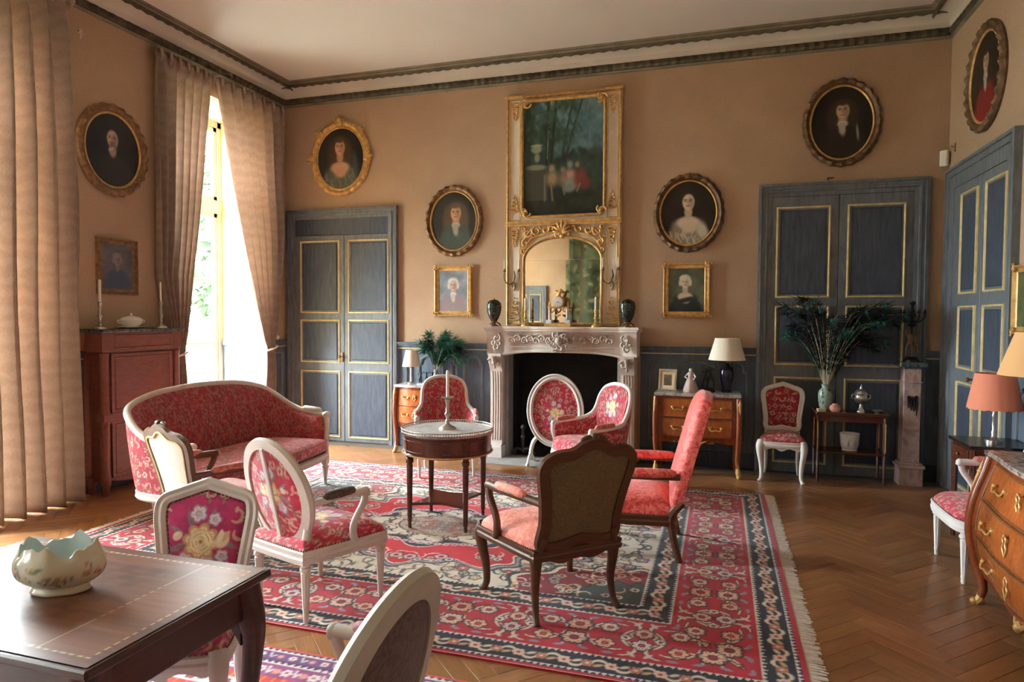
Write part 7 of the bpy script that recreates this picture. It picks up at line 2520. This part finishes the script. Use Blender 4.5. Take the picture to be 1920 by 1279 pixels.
def figure(t, name, m, joints, edges, radii, root=0):
    """statuette grown over a small skeleton"""
    me = bpy.data.meshes.new(name)
    me.from_pydata(joints, edges, [])
    o = bpy.data.objects.new(name, me)
    COL.objects.link(o)
    o.parent = t
    sk = o.modifiers.new('skin', 'SKIN')
    for i, r in enumerate(radii):
        me.skin_vertices[0].data[i].radius = (r, r)
        me.skin_vertices[0].data[i].use_root = (i == root)
    sk.use_smooth_shade = True
    ss = o.modifiers.new('smooth', 'SUBSURF'); ss.levels = 1; ss.render_levels = 1
    me.materials.append(MAT[m])
    return o
def nude(t, name, m, h, x=0, y=0, z=0, arms=((-.2, .9), (.2, .9)), lean=0., step=.05):
    s = h
    J = [(0, 0, .52), (lean * .4, 0, .66), (lean, 0, .80), (lean, 0, .86), (lean * 1.1, -.01, .95),
         (-.055, 0, .48), (-.05 - step, -.01, .26), (-.06 - step, .0, .03), (-.06 - step, -.04, .015),
         (.055, 0, .48), (.05 + step, -.01, .26), (.04 + step, .0, .03), (.04 + step, -.04, .015),
         (lean - .09, 0, .80), (lean - .09 + (arms[0][0]) * .5, -.02, .80 + (arms[0][1] - .80) * .4), (lean + arms[0][0], -.03, arms[0][1]),
         (lean + .09, 0, .80), (lean + .09 + (arms[1][0]) * .5, -.02, .80 + (arms[1][1] - .80) * .4), (lean + arms[1][0], -.03, arms[1][1])]
    E_ = [(0, 1), (1, 2), (2, 3), (3, 4), (0, 5), (5, 6), (6, 7), (7, 8), (0, 9), (9, 10), (10, 11), (11, 12), (2, 13), (13, 14), (14, 15), (2, 16), (16, 17), (17, 18)]
    R_ = [.075, .06, .075, .03, .055, .055, .04, .024, .018, .055, .04, .024, .018, .035, .026, .018, .035, .026, .018]
    return figure(t, name, m, [(x + a * s, y + b * s, z + c * s) for a, b, c in J], E_, [r * s for r in R_])

t = thing('bronze_candelabrum', 'dark gilt bronze figure group bearing a candle cup on the pedestal', 'statuette', (1.755, 7.235, 1.185))
G().lathe([(.07, 0), (.07, .02), (.05, .035), (.055, .05)], 24).build('base', 'bronze_dark', t, ang=50)
nude(t, 'putto', 'gilt_old', .26, -.02, 0, .05, ((-.1, 1.05), (.12, 1.1)))
nude(t, 'putto', 'gilt_old', .24, .035, .02, .05, ((-.1, 1.1), (.15, .9)))
G().lathe([(.012, .27), (.012, .33), (.04, .35), (.05, .36), (.018, .37), (.014, .42), (.035, .44), (.03, .46), (.012, .48), (.012, .54), (.026, .555), (.026, .58)], 20).build('candle_stem', 'bronze_dark', t, ang=50)
g = G()
for k_ in range(5):
    a = k_ * 2 * pi / 5
    g.tube(cr([(0, 0, .40), (.05 * cos(a), .05 * sin(a), .38), (.10 * cos(a), .10 * sin(a), .42), (.105 * cos(a), .105 * sin(a), .47)], 5), .006, 6)
    g.lathe([(.008, .465), (.02, .475), (.012, .48), (.012, .50)], 10, (.105 * cos(a), .105 * sin(a), 0))
g.build('branches', 'bronze_dark', t)

def side_table():
    x0, x1, y0, y1 = 1.63, 2.02, 5.22, 5.66
    t = thing('side_table', 'dark lacquered square side table under the coral lamp', 'table', ((x0 + x1) / 2, (y0 + y1) / 2, 0))
    hx, hy = (x1 - x0) / 2, (y1 - y0) / 2
    G().box(-hx, -hy, .713, hx, hy, .735, .004).build('top', 'black_lacquer', t, ang=30)
    G().box(-hx + .02, -hy + .02, .56, hx - .02, hy - .02, .713).build('apron', 'mahogany', t, False)
    for sx in (-1, 1):
        for sy in (-1, 1):
            G().tube([(sx * (hx - .035), sy * (hy - .035), .70), (sx * (hx - .035), sy * (hy - .035), 0)], [.026, .016], 4).build('leg', 'mahogany', t, False)
    d = G().box(-hx + .004, -hy + .05, .58, -hx + .021, hy - .05, .695, .003).build('drawer', 'mahogany', t, ang=30)
    G().ball((-hx - .004, 0, .64), .011, 8).build('knob', 'gilt_old', d)
side_table()

# ------------------------------------------------------------------ things on the chests
t = thing('photo_frame', 'silver photo frame leaning at the end of the marble-topped chest', 'photo frame', (-.52, 7.10, .83), radians(-6))
fnp = lambda u, v_, w_: (u, .04 * v_ / .2 - w_, v_)
g = G().sweep([(-.075, .02), (.075, .02), (.075, .21), (-.075, .21)], [(-.008, 0), (-.008, .008), (.004, .012), (.018, .008), (.02, 0)]).apply(fnp); g.build('frame', 'silver', t, ang=30, flip=True)
g = G().box(-.075, .02, -.004, .075, .21, .003).apply(fnp); g.build('mount', 'soap_cream', t, False)
g = G().box(-.04, .06, .003, .04, .17, .005).apply(fnp); g.build('photograph', 'photo_grey', t, False)
G().tube([(0, .03, .16), (0, .10, .0)], .006, 5).build('strut', 'plastic_dark', t)
t = thing('porcelain_figurine', 'pale pink porcelain figurine in a full skirt on the marble-topped chest', 'figurine', (-.285, 7.13, .83), radians(-20))
G().lathe([(.085, 0), (.088, .012), (.075, .05), (.05, .11), (.028, .15), (.026, .165), (.034, .185), (.024, .205)], 24, flute=9, fd=.12, fz=(0, .12)).build('skirt', 'pink_stone', t, ang=60)
g = G().ball((0, -.004, .225), .02, 8); g.tube([(-.03, 0, .19), (-.055, -.02, .15), (-.02, -.045, .14)], [.010, .008, .006], 6); g.tube([(.03, 0, .19), (.058, -.015, .155), (.045, -.04, .13)], [.010, .008, .006], 6)
g.build('bust', 'porcelain', t, ang=60)
t = thing('bronze_group', 'dark bronze dancing couple on a round base between figurine and lamp', 'statuette', (-.115, 7.16, .83))
G().lathe([(.075, 0), (.075, .015), (.06, .03), (.055, .04)], 24).build('base', 'bronze_dark', t, ang=50)
nude(t, 'dancer', 'bronze_dark', .22, -.025, 0, .035, ((-.25, .75), (.22, .95)), .04)
nude(t, 'dancer', 'bronze_dark', .24, .03, .015, .035, ((-.2, .9), (.25, 1.0)), -.05, .08)
t = thing('bronze_group', 'three small dark bronze putti hand in hand on the small chest', 'statuette', (-3.27, 7.10, .80))
G().box(-.11, -.035, 0, .11, .035, .014, .004).build('base', 'marble_white', t, ang=30)
for k_, x in enumerate((-.075, 0, .075)):
    nude(t, 'putto', 'bronze_dark', .155, x, 0, .012, ((-.22, .95 if k_ else .6), (.24, .95 if k_ < 2 else 1.05)), .02 * (1 - k_), .05)

# ------------------------------------------------------------------ wall fittings
t = thing('wall_socket', 'white round-hole wall socket low on the wainscot behind the red chair', 'socket', (-.085, YB - .014, .285))
G().box(-.04, -.012, -.04, .04, 0, .04, .004).build('plate', 'plastic_white', t, ang=30)
g = G().lathe([(.024, 0), (.024, .003), (.02, .002)], 20).apply(lambda x, y, z: (x, -.011 - z, y)); g.build('socket_hole', 'plastic_dark', t)
t = thing('wall_socket', 'flat double wall socket low on the wainscot near the fireplace jamb', 'socket', (-.46, YB - .014, .265))
G().box(-.055, -.012, -.018, .055, 0, .018, .004).build('plate', 'white_paint', t, ang=30)
g = G()
for s_ in (-1, 1):
    g.lathe([(.011, 0), (.011, .003), (.009, .002)], 14, (s_ * .025, 0, 0))
g.apply(lambda x, y, z: (x, -.011 - z, y)); g.build('socket_hole', 'plastic_dark', t)
t = thing('light_switch', 'white switch plate on the side wall partly behind the tan lampshade', 'switch', (XR - .0, 5.66, 1.375), -pi / 2)
G().box(-.04, -.012, -.05, .04, 0, .05, .004).build('plate', 'plastic_white', t, ang=30)
G().box(-.018, -.018, -.025, .018, -.010, .025, .003).build('rocker', 'plastic_white', t, ang=30)
t = thing('alarm_sensor', 'small white motion sensor fixed high in the room corner', 'sensor', (XR - .045, YB - .035, 3.13), radians(-35))
G().box(-.035, -.035, -.075, .035, .02, .075, .008).build('housing', 'plastic_white', t, ang=30)
G().box(-.024, -.040, -.05, .024, -.032, .0, .003).build('lens', 'candle_wax', t, ang=30)
t = thing('wall_hook', 'small iron hook on the side wall next to the white sensor', 'hook', (XR, 7.22, 3.20), -pi / 2)
G().box(-.012, -.008, -.04, .012, 0, .04, .002).build('plate', 'gilt_old', t, ang=30)
G().tube(cr([(0, -.006, .01), (0, -.03, 0), (0, -.03, .02)], 4), .005, 6).build('hook_arm', 'gilt_old', t)
t = thing('picture_hook', 'tiny bracket left above the dark double door', 'hook', (1.035, YB, 3.01))
G().box(-.03, -.02, -.004, .03, 0, .004, .001).build('bracket', 'iron', t, ang=30)
G().box(-.03, -.006, -.02, -.022, 0, .004, .001).build('prong', 'iron', t, ang=30)

# ------------------------------------------------------------------ rear wall, seen in the mirror
def verdure(U, V):
    n = fbm(U * 3, V * 3, 5, 4)
    C = C8(84, 92, 70) * (.6 + .9 * n)[:, None]
    cv = Canvas(U, V, C8(80, 90, 70)); cv.C = C
    rnd = random.Random(6)
    w_, h_ = U.max(), V.max()
    for _ in range(320):
        x, y = rnd.uniform(0, w_), rnd.uniform(0, h_)
        cv.blob(x, y, rnd.uniform(.04, .14), rnd.uniform(.015, .05), rnd.choice((C8(52, 66, 50), C8(112, 118, 88), C8(146, 142, 112), C8(70, 92, 82))), rnd.uniform(0, 3), .5)
    for x in (.35, 1.2, 2.2, 2.9):
        cv.stroke([(x, 0), (x + .1, h_ * .4), (x - .05, h_)], .05, C8(92, 84, 64))
    e = np.minimum(np.minimum(U, w_ - U), np.minimum(V, h_ - V))
    cv.C[e < .14] = cv.C[e < .14] * .8 + C8(110, 96, 66) * .25
    cv.C[(e > .13) & (e < .15)] = C8(60, 60, 46)
    return cv.C
t = thing('verdure_tapestry', 'faded green verdure tapestry on the opposite wall, seen only in the mirror', 'tapestry', (-2.2, YR, 0))
g = G().grid(lambda u, v_: (-1.66 + 3.3 * u, .03 + .012 * sin(u * 40), .75 + 3.35 * v_), 150, 150)
A = np.array(g.v)
o = g.build('woven_panel', 'wool_tapestry', t, flip=True)
col_attr(o, verdure(A[:, 0] + 1.66, A[:, 2] - .75))
G().tube([(-1.7, .03, 4.11), (1.68, .03, 4.11)], .018, 8).build('hanging_rod', 'gilt_old', t)
